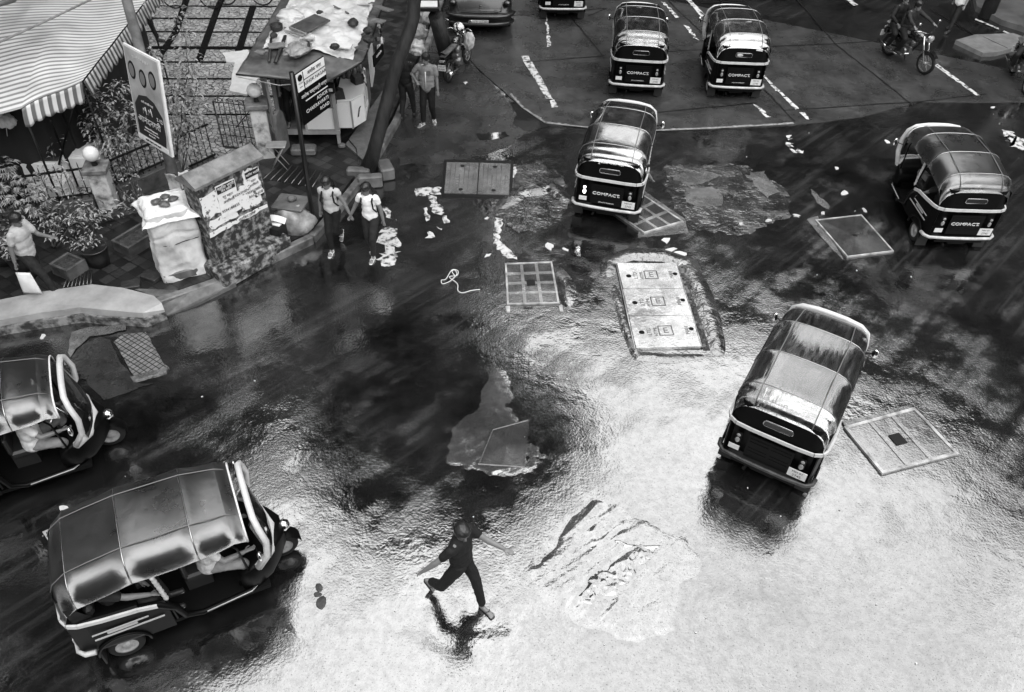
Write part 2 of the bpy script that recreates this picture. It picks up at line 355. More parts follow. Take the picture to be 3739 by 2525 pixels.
# puddles
def puddle(pts, m=WATER, z=.011, j=.05, seed=1, name='puddle'):
    q = MB(); q.flat(rag([(p.x, p.y) for p in pts], .1, j, seed), z); struct(q.build(name, m))
puddle([S(1900, 300), S(1925, 330), S(1955, 395), S(2010, 465), S(1930, 480), S(1870, 455), S(1885, 420), S(1870, 400), S(1868, 375), S(1890, 365), S(1915, 380), S(1915, 345)], seed=2)
puddle([S(1740, 490), S(1840, 480), S(1860, 500), S(1750, 515)], seed=3)
puddle([S(2500, 690), S(2600, 680), S(2640, 715), S(2635, 750), S(2540, 755), S(2505, 735)], PATCHM, .007, .02, 4, 'smooth_patch')
puddle([S(2960, 690), S(3030, 750), S(3025, 765), S(2980, 740)], PATCHM, .007, .02, 5, 'smooth_patch')
FLOW1 = ([S(1600, 1700), S(1630, 1560), S(1720, 1490), S(1765, 1360), S(1800, 1290), S(1870, 1350), S(1890, 1430), S(1885, 1480), S(1925, 1550), S(1960, 1605), S(2045, 1650), S(2052, 1680), S(2000, 1720), S(1960, 1740), S(1880, 1760), S(1740, 1740)])
FLOW2 = ([S(1930, 1990), S(1960, 2060), S(2100, 1860), S(2150, 1815), S(2260, 1830), S(2330, 1890), S(2520, 1960), S(2580, 2060), S(2500, 2150), S(2470, 2310), S(2330, 2370), S(2120, 2290), S(1970, 2200), S(1925, 2100)])

def relief(name, pts, m, h, fn, res=.035, edge=.10, z0=-.006):
    poly = rag([(p.x, p.y) for p in pts], .12, .035, 5); xs = [p[0] for p in poly]; ys = [p[1] for p in poly]; nx, ny = int((max(xs)-min(xs))/res)+2, int((max(ys)-min(ys))/res)+2
    def inside(x, y):
        c = False; j = len(poly)-1
        for i in range(len(poly)):
            if (poly[i][1] > y) != (poly[j][1] > y) and x < (poly[j][0]-poly[i][0])*(y-poly[i][1])/(poly[j][1]-poly[i][1])+poly[i][0]: c = not c
            j = i
        return c
    def dist(x, y):
        d = 9
        for i in range(len(poly)):
            ax_, ay = poly[i]; bx, by = poly[(i+1) % len(poly)]; t = max(0, min(1, ((x-ax_)*(bx-ax_)+(y-ay)*(by-ay))/max(1e-9, (bx-ax_)**2+(by-ay)**2))); d = min(d, math.hypot(x-ax_-t*(bx-ax_), y-ay-t*(by-ay)))
        return d
    idx = {}; vs = []
    for j in range(ny):
        for i in range(nx):
            x, y = min(xs)+i*res, min(ys)+j*res
            if inside(x, y):
                e = min(1, dist(x, y)/edge); e = e*e*(3-2*e); idx[(i, j)] = len(vs); vs.append((x, y, z0+e*(h*.35+h*fn(x, y))))
    fs = [(idx[(i, j)], idx[(i+1, j)], idx[(i+1, j+1)], idx[(i, j+1)]) for (i, j) in idx if (i+1, j) in idx and (i+1, j+1) in idx and (i, j+1) in idx]
    g = MB(); g.add(vs, fs, True); return struct(g.build(name, m))
def rid(x, y, s, sd=0, st=(1, 1), a=0):
    X = (x*math.cos(a)+y*math.sin(a))*s*st[0]; Y = (-x*math.sin(a)+y*math.cos(a))*s*st[1]; return 1-abs(mnoise.noise(Vector((X, Y, sd))))*2
SAND = road_mat('wet_sand_film', base=(.02, .06), ior=2.1, spec=1.0, rough=(.08, .22), fine=.006, med=.006, undul=.002)
FLOWM = road_mat('shallow_flow', base=(.022, .05), ior=2.1, spec=1.0, rough=(.06, .18), fine=.003, med=.003, undul=.002)
relief('flowing_water', FLOW1, FLOWM, .013, lambda x, y: .4*rid(x, y, 2.2, 1, (1, 2.2), .5)**3+.35*rid(x, y, 7, 2, (1, 2), .2)**3+.4*rid(x, y, 1.1, 12), z0=-.004, edge=.22)
relief('raised_tar_patch', FLOW2, SAND, .017, lambda x, y: .35*rid(x, y, 1.1, 3, (.8, 2.0), .9)**2+.55*rid(x, y, 4, 4, (.5, 2.4), .8)**3+.12*rid(x, y, 11, 5, (.6, 2.0), .9)**2, z0=-.003, edge=.13)
relief('broken_surface', [S(2085, 2190), S(2170, 2080), S(2290, 2010), S(2370, 1985), S(2390, 2020), S(2330, 2110), S(2260, 2180), S(2150, 2220)], SAND, .026, lambda x, y: .5*rid(x, y, 6, 5)**2+.5*rid(x, y, 13, 6)**2, .02, .10, .0)
relief('broken_surface', [S(2180, 1970), S(2260, 1975), S(2340, 1990), S(2400, 1980), S(2420, 1965), S(2410, 2010), S(2380, 2060), S(2395, 2000), S(2330, 2004), S(2250, 1990)], FLOWM, .04, lambda x, y: .4, .022, .05, .0)

q = MB(); q.flat(rag([(p.x, p.y) for p in [S(1790, 620), S(1960, 590), S(2060, 640), S(2080, 760), S(2010, 830), S(1900, 850), S(1800, 790)]], .12, .06, 9), .0045); struct(q.build('broken_surface', BROKEN))
q = MB(); q.flat(rag([(p.x, p.y) for p in [S(2430, 600), S(2720, 600), S(2870, 690), S(2890, 790), S(2700, 860), S(2520, 830), S(2430, 700)]], .12, .08, 10), .0045); struct(q.build('broken_surface', BROKEN))
puddle([S(2440, 640), S(2590, 622), S(2640, 640), S(2560, 672), S(2490, 672)], PATCHM, .0085, .05, 11, 'pale_patch')
puddle([S(2720, 640), S(2790, 625), S(2850, 700), S(2800, 720)], PATCHM, .0085, .06, 12, 'pale_patch')
# pale ring of patched concrete above the grid cover at the left kerb
puddle([S(265, 1215), S(330, 1195), S(460, 1185), S(465, 1205), S(400, 1222), S(330, 1232), S(280, 1275), S(262, 1305), S(245, 1290)], PATCHM, .02, .02, 13, 'kerb_mortar')
puddle([S(262, 1305), S(300, 1260), S(370, 1228), S(400, 1240), S(430, 1300), S(470, 1360), S(500, 1400), S(560, 1400), S(380, 1460), S(300, 1380)], LANE, .009, .02, 14, 'smooth_patch')
# footpath, kerb, plaza
PAVE = mat('footpath_tiles', .03, .45, lo=.012, hi=.06, vscale=1.6, vdetail=2, thr=(.4, .6), bump=.003, bscale=25)
def tile_mat(name, a, c, s, w, rough=.35):
    m = bpy.data.materials.new(name); m.use_nodes = True; n = m.node_tree.nodes; L = m.node_tree.links; b = n['Principled BSDF']
    t = n.new('ShaderNodeTexCoord'); mp = n.new('ShaderNodeMapping'); mp.inputs['Rotation'].default_value = (0, 0, math.radians(32)); L.new(t.outputs['Object'], mp.inputs[0])
    k = n.new('ShaderNodeTexBrick'); k.offset = 0.0; k.inputs['Scale'].default_value = s; k.inputs['Brick Width'].default_value = .5; k.inputs['Row Height'].default_value = .5
    k.inputs['Color1'].default_value = (a, a, a, 1); k.inputs['Color2'].default_value = (c, c, c, 1); k.inputs['Mortar'].default_value = (.004, .004, .004, 1); k.inputs['Mortar Size'].default_value = w; k.inputs['Bias'].default_value = -.1
    L.new(mp.outputs[0], k.inputs['Vector']); L.new(k.outputs['Color'], b.inputs['Base Color']); b.inputs['Roughness'].default_value = rough
    bp = n.new('ShaderNodeBump'); bp.inputs['Distance'].default_value = .004; L.new(k.outputs['Fac'], bp.inputs['Height']); bp.invert = True
    nb = n.new('ShaderNodeTexNoise'); nb.inputs['Scale'].default_value = 30; L.new(t.outputs['Object'], nb.inputs['Vector']); b2 = n.new('ShaderNodeBump'); b2.inputs['Distance'].default_value = .003; L.new(nb.outputs['Fac'], b2.inputs['Height']); L.new(bp.outputs[0], b2.inputs['Normal']); L.new(b2.outputs[0], b.inputs['Normal'])
    MATS[name] = m; return m
TILE = tile_mat('footpath_paving', .006, .032, 2.2, .02)
kerbline = [(-14, 9.0), (-8.8, 10.0), (-6.3, 10.6), (-5.35, 11.3), (-4.0, 12.75), (-3.75, 13.6), (-3.35, 15.2), (-3.0, 17.6), (-2.75, 21), (-2.6, 26), (-2.6, 34)]
fence = [(-15, 11.9), (-10.0, 12.85), (-8.3, 13.5), (-7.1, 14.8), (-6.35, 15.7), (-5.75, 16.3), (-5.7, 19.2), (-5.6, 34)]
g = MB(); g.prism([(x-.14, y+.03) for x, y in kerbline]+list(reversed([(x+.1, y-.1) for x, y in fence])), -.05, .15); struct(g.build('footpath', TILE))
KERB = mat('kerb_stone', .09, .55, lo=.02, hi=.16, vscale=3.5, bump=.012, bscale=12)
g = MB()
for i in range(1, len(kerbline)-1):
    a, b = Vector(kerbline[i]), Vector(kerbline[i+1]); n_ = max(1, int((b-a).length/.9)); d = (b-a).normalized(); ang = math.atan2(d.y, d.x)
    for k in range(n_):
        p = a.lerp(b, (k+.5)/n_); g.box((p.x-.0, p.y, .07), ((b-a).length/n_-.012, .15, .2+.006*((i+k) % 3)), ang, bev=.02)
struct(g.build('kerb', KERB))
# big pale concrete ledge at the left corner
LEDGE = mat('pale_concrete', .26, .5, lo=.19, hi=.33, vscale=2.4, vdetail=7, bump=.004, bscale=18)
LEDGEF = mat('broken_concrete_face', .08, .7, lo=.02, hi=.2, vscale=7, vdetail=7, thr=(.4, .62), bump=.05, bscale=7)
top = [S(-120, 1115, .3), S(0, 1093, .3), S(150, 1064, .3), S(335, 1037, .3), S(450, 1050, .3), S(560, 1078, .3), S(590, 1105, .3), S(600, 1130, .22), S(520, 1142, .28), S(400, 1133, .3), S(290, 1122, .3), S(150, 1140, .3), S(0, 1168, .3), S(-120, 1190, .3)]
g = MB(); P2 = [(p.x, p.y) for p in top]; g.prism(P2, .17, [p.z for p in top]); ld = thing('concrete_ledge', 'long pale concrete ledge along the bottom left kerb', 'ledge')
g.build('ledge_top', LEDGE, ld)
g = MB(); low = [(p[0], p[1]) for p in P2[:8]]+[(p[0]+.02, p[1]-.03-.06*random.random()) for p in P2[8:]]
g.prism(rag(low, .15, .012, 4), -.02, .168); g.build('ledge_face', LEDGEF, ld)
MORTAR = mat('kerb_mortar_slope', .07, .5, lo=.03, hi=.12, vscale=4, bump=.01, bscale=10)
g = MB(); mp_ = [S(560, 1078, .16), S(480, 1052, .16), S(700, 1060, .16), S(790, 1030, .16), S(850, 1015, .15), S(860, 1030, .1), S(720, 1110, .04), S(610, 1150, .02), S(590, 1125, .1)]
g.prism([(p.x, p.y) for p in mp_], 0, [p.z for p in mp_]); struct(g.build('kerb_ramp', MORTAR))
# plaza paving behind the fence
def crazy_mat(name):
    m = bpy.data.materials.new(name); m.use_nodes = True; n = m.node_tree.nodes; L = m.node_tree.links; b = n['Principled BSDF']
    t = n.new('ShaderNodeTexCoord'); w = n.new('ShaderNodeTexNoise'); w.inputs['Scale'].default_value = 5; L.new(t.outputs['Object'], w.inputs['Vector'])
    mxv = n.new('ShaderNodeMix'); mxv.data_type = 'VECTOR'; mxv.inputs['Factor'].default_value = .06; L.new(t.outputs['Object'], mxv.inputs[4]); L.new(w.outputs['Color'], mxv.inputs[5])
    v1 = n.new('ShaderNodeTexVoronoi'); v1.feature = 'DISTANCE_TO_EDGE'; v1.inputs['Scale'].default_value = 8.5; L.new(mxv.outputs[1], v1.inputs['Vector'])
    v2 = n.new('ShaderNodeTexVoronoi'); v2.inputs['Scale'].default_value = 8.5; L.new(mxv.outputs[1], v2.inputs['Vector'])
    r1 = n.new('ShaderNodeMapRange'); r1.inputs['From Min'].default_value = .02; r1.inputs['From Max'].default_value = .09; L.new(v1.outputs['Distance'], r1.inputs['Value'])
    s = n.new('ShaderNodeSeparateColor'); L.new(v2.outputs['Color'], s.inputs[0]); r2 = n.new('ShaderNodeMapRange'); r2.inputs['To Min'].default_value = .20; r2.inputs['To Max'].default_value = .42; L.new(s.outputs[0], r2.inputs['Value'])
    mu = n.new('ShaderNodeMath'); mu.operation = 'MULTIPLY'; L.new(r1.outputs[0], mu.inputs[0]); L.new(r2.outputs[0], mu.inputs[1]); ad = n.new('ShaderNodeMath'); ad.operation = 'ADD'; ad.inputs[1].default_value = .01; L.new(mu.outputs[0], ad.inputs[0])
    L.new(ad.outputs[0], b.inputs['Base Color']); b.inputs['Roughness'].default_value = .28; b.inputs['Specular IOR Level'].default_value = .8
    bp = n.new('ShaderNodeBump'); bp.inputs['Distance'].default_value = .012; L.new(r1.outputs[0], bp.inputs['Height']); L.new(bp.outputs[0], b.inputs['Normal'])
    MATS[name] = m; return m
CRAZY = crazy_mat('crazy_paving')
g = MB(); g.prism([(x-.02, y+.12) for x, y in fence]+[(-5.6, 40), (-40, 40), (-40, 11)], -.05, .146); struct(g.build('plaza', CRAZY))
BAND = mat('dark_paving_band', .006, .25, spec=.3)
g = MB(); ax = math.radians(8)
for i, (v_, w_) in enumerate([(-25, .1), (22, .1), (67, .12), (116, .1), (174, .22), (226, .1), (287, .09), (350, .09), (417, .08)]):
    c = S(800, v_, .15); d = Vector((math.cos(ax*.6), math.sin(ax*.6), 0)); l0, l1 = -7.0, 2.2
    strip(g, [tuple(c+d*l0), tuple(c+d*l1)], w_, .151)
for a, b in [((795, 30), (725, 225)), ((925, 20), (870, 190)), ((640, 120), (575, 215)), ((700, -60), (640, 120)), ((1040, 20), (1000, 170)), ((825, -40), (795, 30))]:
    p, q = S(a[0], a[1], .15), S(b[0], b[1], .15); strip(g, [tuple(p), tuple(q)], .2, .1545)
struct(g.build('paving_band', BAND))
SLABW = mat('wet_glare_marble', .6, .2, spec=.8, var=.12, vscale=5)  # glare of the wet marble step is put into this white colour
g = MB(); wm = [S(812, 192, .2), S(905, 180, .2), S(960, 260, .2), S(900, 345, .2), S(838, 330, .2), S(855, 228, .2), S(825, 222, .2)]
g.prism(rag([(p.x, p.y) for p in wm], .2, .02, 3), .147, .2); tag(g.build('marble_slab', SLABW), 'marble slab on the plaza behind the kiosk, painted white as wet glare', 'slab')
# ================================================================== the street around: blocks of flats, big trees
FAC = mat('weathered_facade', .02, .8, lo=.01, hi=.025, vscale=.6); FACD = mat('dark_window_glass', .004, .2); FACL = mat('facade_band', .025, .7)
BARK = mat('dark_wet_bark', .008, .6, lo=.003, hi=.016, vscale=9, bump=.02, bscale=16, stretch=(1, 1, .25))
LEAFD = mat('tree_leaf', .015, .5, lo=.008, hi=.022, vscale=2)
def block(name, c, w, d, h, rz, label):
    t = thing(name, label, 'building', (c[0], c[1], 0), rz)
    g = MB(); g.box((0, 0, h/2), (w, d, h)); g.box((0, 0, h+.35), (w+.5, d+.5, .7)); g.box((w*.2, 0, h+1.6), (3, 3, 1.8)); g.build('wall', FAC, t)
    nfl = int(h/3.1); nw = max(2, int(w/3.2)); n = 0
    for k in range(nfl):
        for i in range(nw):
            if n > 90: break
            q = MB(); x = -w/2+(i+.5)*w/nw; z = 1.9+k*3.1
            q.box((x, -d/2-.03, z), (1.5, .06, 1.3)); q.build('window', FACD, t); n += 1
    q = MB()
    for k in range(nfl): q.box((0, -d/2-.35, .9+k*3.1+2.1), (w, .7, .12))
    q.build('balcony_slab', FACL, t)
    return t
block('apartment_building', (-34, 36), 26, 12, 30, math.radians(38), 'tall weathered block of flats left of the plaza')
block('apartment_building', (-13, 42), 22, 10, 34, math.radians(8), 'block of flats standing behind the plaza trees')
block('apartment_building', (11, 50), 24, 12, 29, math.radians(-4), 'lower block of flats closing the far end of the road')
block('apartment_building', (36, 42), 24, 12, 33.5, math.radians(-34), 'block of flats on the right side of the road')
block('apartment_building', (56, 20), 26, 12, 34, math.radians(-72), 'block of flats beyond the right edge of the crossing')
block('apartment_building', (-46, 8), 26, 12, 30, math.radians(82), 'block of flats beyond the left edge of the crossing')
block('apartment_building', (4, -24), 60, 10, 22, math.radians(180), 'unseen dark block added behind the footbridge to shut out the rear sky')  # unseen block added behind the camera, keeps rear sky off black vehicle backs
def crown(t, lobes, n, ls, m, name='crown', seed=3):
    rnd = random.Random(seed); vs = []; fs = []
    tot = sum(l[3]**2 for l in lobes)
    for (x, y, z, r) in lobes:
        for k in range(int(n*r*r/tot)):
            d = Vector((rnd.gauss(0, 1), rnd.gauss(0, 1), rnd.gauss(0, .8))).normalized(); q = Vector((x, y, z))+d*r*(rnd.random()**.4)
            q += wob(q, .5, .6)
            a = Vector((rnd.gauss(0, 1), rnd.gauss(0, 1), rnd.gauss(0, .6))).normalized(); b = a.cross(Vector((rnd.gauss(0, 1), rnd.gauss(0, 1), rnd.gauss(0, 1)))).normalized(); s = ls*(.6+.8*rnd.random()); k0 = len(vs)
            vs += [q-a*s, q-b*s*.45, q+a*s, q+b*s*.45]; fs.append((k0, k0+1, k0+2, k0+3))
    g = MB(); g.add(vs, fs); return g.build(name, m, t)
def big_tree(name, base, pts, rad, lobes, n, label, ls=.28, seed=3, group=None):
    t = thing(name, label, 'tree', base, group=group)
    g = MB(); N = []
    for i in range(len(pts)-1):
        for k in range(5):
            a = Vector(pts[i]).lerp(Vector(pts[i+1]), k/5); N.append((a+wob(a+Vector(base), .05, 1.3), rad[i]*(1-k/5)+rad[i+1]*k/5))
    N.append((Vector(pts[-1]), rad[-1])); g.tube([q[0] for q in N], [q[1] for q in N], 14)
    for (x, y, z, r) in lobes[:6]:
        a = Vector(pts[-1]); e = Vector((x, y, z)); mid = a.lerp(e, .5)+Vector((0, 0, -.4)); g.tube([a-Vector((0, 0, .4)), mid, e], [rad[-1]*.7, rad[-1]*.45, .03], 8)
    g.build('trunk', BARK, t); crown(t, lobes, n, ls, LEAFD, seed=seed); return t
# kerb tree whose trunk crosses the picture; its crown is above the frame
B = Vector((-3.28, 15.35, .12))
def rel(p): return tuple(Vector(p)-B)
big_tree('kerb_tree', B, [(0, 0, 0), rel(S(1365, 545, .75)), rel(S(1425, 330, 1.9)), rel(S(1510, 60, 3.3)), rel((-2.0, 16.2, 4.6)), rel((-1.9, 16.4, 6.6))], [.19, .145, .135, .13, .14, .12],
         [rel(q[:3])+(q[3],) for q in [(-4.0, 17.0, 9.2, 2.4), (-4.9, 15.6, 10.6, 1.9), (-3.4, 14.9, 10.9, 1.9), (-.8, 15.0, 10.9, 1.8), (-1.6, 16.2, 8.6, 2.5), (.6, 15.8, 9.0, 2.1), (-3.0, 15.4, 10.4, 2.4), (-.4, 15.4, 10.4, 2.3), (-4.4, 18.4, 11.6, 2.0), (-2.0, 18, 12.2, 2.3), (-2.5, 17.5, 7.5, 1.9), (.9, 16.6, 10.6, 1.6)]], 9000,
         'dark slanting kerb tree with string tied round its trunk beside the phone kiosk', seed=4)
big_tree('rain_tree', (-14.5, 8.5, 0), [(0, 0, 0), (.3, .2, 4), (1, .6, 9)], [.5, .38, .3], [(2.2, 1.5, 15, 3.0), (-1, 3, 14, 3.4), (1.5, -2.5, 14, 3.2), (0, -5.5, 13, 3), (2.9, 4, 12.6, 2.6), (-3, -3, 15, 3.4), (.5, 1, 18.5, 3.4), (3.2, -4.2, 11, 2.2), (-1, -7, 15, 3.4), (3.8, 1.0, 12.5, 2.3), (4.6, -1.5, 11, 2.2), (4.4, 4.5, 10.5, 2.4), (4.8, -3.6, 12.5, 2.3)], 15000, 'large tree standing off the left kerb', ls=.32, seed=5)
big_tree('rain_tree', (-17.5, 19.5, 0), [(0, 0, 0), (.3, -.2, 4), (1.5, -1, 8)], [.5, .38, .3], [(3.2, -2, 12.5, 3.2), (5.2, -2.6, 12.5, 2.7), (2.5, -6, 11.5, 3.2), (5.2, -5.8, 11.5, 2.8), (0, -4, 13, 3.6), (1, 1, 15, 3.4), (5, 0, 16, 3.2), (6.0, -6.6, 11.0, 2.0)], 14000, 'large tree behind the striped awning', ls=.34, seed=15)
big_tree('street_tree', (13.2, 33, 0), [(0, 0, 0), (.2, .2, 5)], [.3, .2], [(0, 0, 9.5, 3.4), (3.2, 1, 11.5, 3.4), (1, -1, 14, 3.2), (5.5, -1.5, 12, 3.2), (8, -4, 14, 3.4), (4, -2, 14.5, 3)], 8000, 'street tree beyond the far junction on the right', ls=.32, seed=6)
big_tree('street_tree', (19.5, 21, 0), [(0, 0, 0), (.2, .2, 5)], [.3, .2], [(-1, 0, 10, 3.0), (1.6, -3, 10.5, 3.2), (2, 1, 13, 3.0), (2.5, -6, 10.0, 3.0), (.5, -2, 14, 2.6), (4, -9, 11, 3.2)], 8000, 'street tree beyond the right edge of the crossing', ls=.32, seed=7)
# ================================================================== AUTO RICKSHAWS
VINYL = mat('black_vinyl_hood', .012, .16, spec=1.0, ior=2.1, lo=.006, hi=.02, vscale=4, rvar=.09, bump=.004, bscale=4)
VINYLB = mat('rear_curtain_vinyl', .002, .5, spec=.10, bump=.008, bscale=5)
BODYB = mat('black_auto_paint', .002, .40, spec=.10, bump=.002, bscale=3)
BELT = mat('pale_yellow_paint', .42, .35, var=.15, vscale=7)
BELTB = mat('worn_pale_bumper', .36, .45, var=.3, vscale=9)
RUB = mat('tyre_rubber', .008, .7, spec=.3); STEEL = mat('painted_rim', .22, .35, var=.3, vscale=20)
GRILL = mat('dark_grille_plastic', .003, .5, spec=.12); LETT = mat('pale_lettering', .5, .5); BLKL = mat('black_lettering', .008, .5)
CHROME = mat('chrome', .55, .12, metal=1.0); LAMP = mat('tail_lamp_lens', .18, .15, spec=.8); LAMPON = mat('lit_lamp_lens', .5, .3, emit=3.0)
SEAT = mat('dark_seat_vinyl', .02, .4); INTER = mat('dark_interior', .003, .6, spec=.1); PLATE = mat('white_number_plate', .5, .4, var=.15, vscale=15); MUD = mat('mudflap_rubber', .01, .6)
GLASS = mat('windscreen_glass', .03, .05, spec=.8, trans=.85); PIPING = mat('grey_piping', .10, .4); PAD = mat('pale_padded_bar', .38, .6, var=.25, vscale=14)
LINE = mat('pinstripe', .3, .3)
ROOFP = [(1.64, 1.575), (1.50, 1.655), (1.10, 1.72), (.38, 1.725), (-.30, 1.62), (-.53, 1.49), (-.62, 1.35)]
YS = [0, .2, .385, .50, .585, .635, .655]; ZD = [0, -.004, -.018, -.05, -.115, -.22, -.34]
def wheel(par, c, r=.205, w=.10, name='wheel'):
    wt = MB(); Mx = Matrix.Rotation(PI/2, 3, 'X')
    wt.lathe([(r-.075, -w*.5), (r-.02, -w*.52), (r, -w*.3), (r+.003, 0), (r, w*.3), (r-.02, w*.52), (r-.075, w*.5)], c, 22, Mx)
    o = wt.build(name, RUB, par)
    q = MB(); q.lathe([(.0, -w*.38), (.04, -w*.42), (.045, -w*.3), (r*.45, -w*.22), (r-.085, -w*.35), (r-.07, -w*.5), (r-.07, w*.5), (r-.085, w*.35), (r*.45, w*.22), (.045, w*.3), (.04, w*.42), (0, w*.38)], c, 20, Mx); q.build('rim', STEEL, o)
    return o
def make_auto(label, lit=False):
    t = thing('auto_rickshaw', label, 'auto rickshaw', group='black auto rickshaws on the wet crossing', sc=1.0)
    # hood: faceted fabric over four hoops
    g = MB(); st = []
    for i in range(len(ROOFP)-1):
        (xa, za), (xb, zb) = ROOFP[i], ROOFP[i+1]; n = 5 if abs(xa-xb) > .3 else 2
        for k in range(n+1): st.append((xa+(xb-xa)*k/n, za+(zb-za)*k/n-(.018*math.sin(PI*k/n) if n == 5 else 0), (k == 0 or k == n), i))
    ys = [-y for y in reversed(YS[1:])]+YS; zd = list(reversed(ZD[1:]))+ZD; nY = len(ys); vs = []; fs = []; keep = []
    for (x, z, hoop, i) in st:
        fx = max(0, (x-1.1)/.54); bx = max(0, (-.3-x)/.32)
        for y, d in zip(ys, zd):
            yy = y*(1-.10*fx-.05*bx); vs.append((x-(.05*bx+.03*fx*0)*(abs(y)/.655)**2*-1 if bx else x+.0, yy, z+d*(1-.25*fx)))
    bm = bmesh.new(); V = [bm.verts.new(v) for v in vs]; bm.verts.ensure_lookup_table()
    for a in range(len(st)-1):
        if st[a][3] != st[a+1][3] and (Vector(vs[a*nY])-Vector(vs[(a+1)*nY])).length < 1e-4: continue
        for b in range(nY-1): bm.faces.new((V[a*nY+b], V[a*nY+b+1], V[(a+1)*nY+b+1], V[(a+1)*nY+b]))
    for f in bm.faces: f.smooth = True
    bmesh.ops.solidify(bm, geom=bm.faces[:], thickness=-.012)
    bmesh.ops.recalc_face_normals(bm, faces=bm.faces)
    me = bpy.data.meshes.new('hood'); bm.to_mesh(me); bm.free(); me.materials.append(VINYL); hood = bpy.data.objects.new('hood', me); COL.objects.link(hood); hood.parent = t
    def hz(x):
        for i in range(len(ROOFP)-1):
            if ROOFP[i][0] >= x >= ROOFP[i+1][0]:
                k = (ROOFP[i][0]-x)/(ROOFP[i][0]-ROOFP[i+1][0]); return ROOFP[i][1]*(1-k)+ROOFP[i+1][1]*k
        return 1.5
    for s in (-1, 1):
        g = MB(); g.tube([(x, s*.385*(1-.10*max(0, (x-1.1)/.66)), hz(x)-.014) for x in [1.6, 1.5, 1.36, 1.1, .74, .38, .04, -.3, -.53, -.6]], .007, 6); g.build('seam', PIPING, hood)
    for x in (1.10, .38, -.30):
        g = MB(); g.tube([(x, y, hz(x)+d-.001) for y, d in zip(ys, zd)], .009, 6); g.build('hoop_piping', VINYL, hood)
    g = MB(); g.tube([(1.645, y*.9, 1.575+d*.75) for y, d in zip(ys, zd)], .012, 7); g.build('front_trim', LETT, hood)
    # rear curtain with window
    g = MB()
    def rc(u, v):
        a = (u-.5)*2; y = a*.60; wrap = max(0, abs(a)-.78)/.22; z = .955+v*.42; x = -.64+.055*v+.16*wrap**1.6
        return (x, y*(1+.02*(1-v)), z)
    g.grid(rc, 24, 6); cur = g.build('rear_curtain', VINYLB, t)
    g = MB(); g.tube([(-.648+.02, y, z) for y, z in [(-.17, 1.13), (.17, 1.13), (.195, 1.15), (.195, 1.20), (.17, 1.225), (-.17, 1.225), (-.195, 1.20), (-.195, 1.15), (-.17, 1.13)]], .011, 6); g.build('rear_window_frame', VINYL, cur)
    g = MB(); g.prism([(-.17, 1.135), (.17, 1.135), (.185, 1.155), (.185, 1.2), (.17, 1.22), (-.17, 1.22), (-.185, 1.2), (-.185, 1.155)], -.002, .002, Matrix.Translation((-.632, 0, 0)) @ Matrix(((0, 0, 1, 0), (1, 0, 0, 0), (0, 1, 0, 0), (0, 0, 0, 1)))); g.build('rear_window', FACD, cur)
    for s in (-1, 1):      # side quarter panels of the hood between hoop and belt
        g = MB(); g.grid(lambda u, v: (-.48+u*(.30-.18*v), s*(.60+.045*math.sin(PI*.5*v)), .955+v*(.36-.02*u)), 5, 4); g.build('side_curtain', VINYLB, t)
    # body tub: lower rear body
    g = MB(); sec = []
    def ring(x, hw, z0, z1, r=.09):
        pts = []
        for cx, cz, a0 in [(hw-r, z1-r*.4, 0), (-(hw-r), z1-r*.4, 90), (-(hw-r), z0+r, 180), (hw-r, z0+r, 270)]:
            for k in range(4):
                a = math.radians(a0+k*30); pts.append((x, cx+r*math.cos(a), cz+(r*.4 if a0 < 180 else r)*math.sin(a)))
        return pts
    sec = [ring(-.52, .54, .40, .93), ring(-.615, .585, .34, .955), ring(-.60, .60, .30, .955), ring(-.35, .635, .27, .955), ring(-.02, .645, .27, .93), ring(.30, .645, .25, .90)]
    vs = [p for r_ in sec for p in r_]; n = 16
    fs = [(i*n+k, i*n+(k+1) % n, (i+1)*n+(k+1) % n, (i+1)*n+k) for i in range(len(sec)-1) for k in range(n)]; fs += [tuple(range(n-1, -1, -1)), tuple((len(sec)-1)*n+k for k in range(n))]
    g.add(vs, fs, False); bd = g.build('rear_body', BODYB, t, clean=True)
    # side skirts, floor, passenger surround
    g = MB()
    g.box((.95, 0, .27), (1.55, 1.16, .06)); g.box((1.55, 0, .36), (.35, .9, .12)); g.build('floor', INTER, t)
    for s in (-1, 1):
        g = MB()
        g.tube([(.30, s*.63, .86), (.52, s*.63, .80), (.66, s*.62, .62), (.72, s*.615, .38), (.9, s*.61, .30), (1.5, s*.56, .30), (1.75, s*.42, .33)], [.05, .05, .045, .04, .035, .035, .03], 8)
        g.box((.42, s*.632, .58), (.34, .03, .58)); sp_ = g.build('side_panel', BODYB, t)
        for c_, d_ in [((.10, s*.664, .60), (.85, .012, .018)), ((.02, s*.664, .70), (.70, .012, .014)), ((.06, s*.664, .66), (.36, .014, .03))]:
            g = MB(); g.box(c_, d_); g.build('pinstripe', LINE, sp_)
        g = MB(); g.tube([(.95, s*.635, .315), (1.5, s*.585, .315), (1.72, s*.45, .34)], .010, 5); g.build('sill_trim', LINE, sp_)
    # wheel arches
    for s in (-1, 1):
        g = MB(); g.tube([(.29*math.cos(a)+0, s*.655, .24+.26*math.sin(a)) for a in [math.radians(q) for q in range(0, 181, 18)]], .02, 6); g.build('wheel_arch', BODYB, t)
    for s in (-1, 1): wheel(t, (0, s*.58, .205))
    wheel(t, (2.0, 0, .205))
    for s in (-1, 1):
        g = MB(); g.box((-.27, s*.56, .17), (.02, .2, .24)); g.build('mudflap', MUD, t)
    # pale belt strip
    g = MB(); path = [(.50, .655, .83), (.30, .665, .905), (-.1, .668, .955), (-.42, .655, .985), (-.56, .615, .99), (-.635, .52, .99), (-.66, .3, .992), (-.664, 0, .995)]
    path = path+[(x, -y, z) for x, y, z in reversed(path[:-1])]
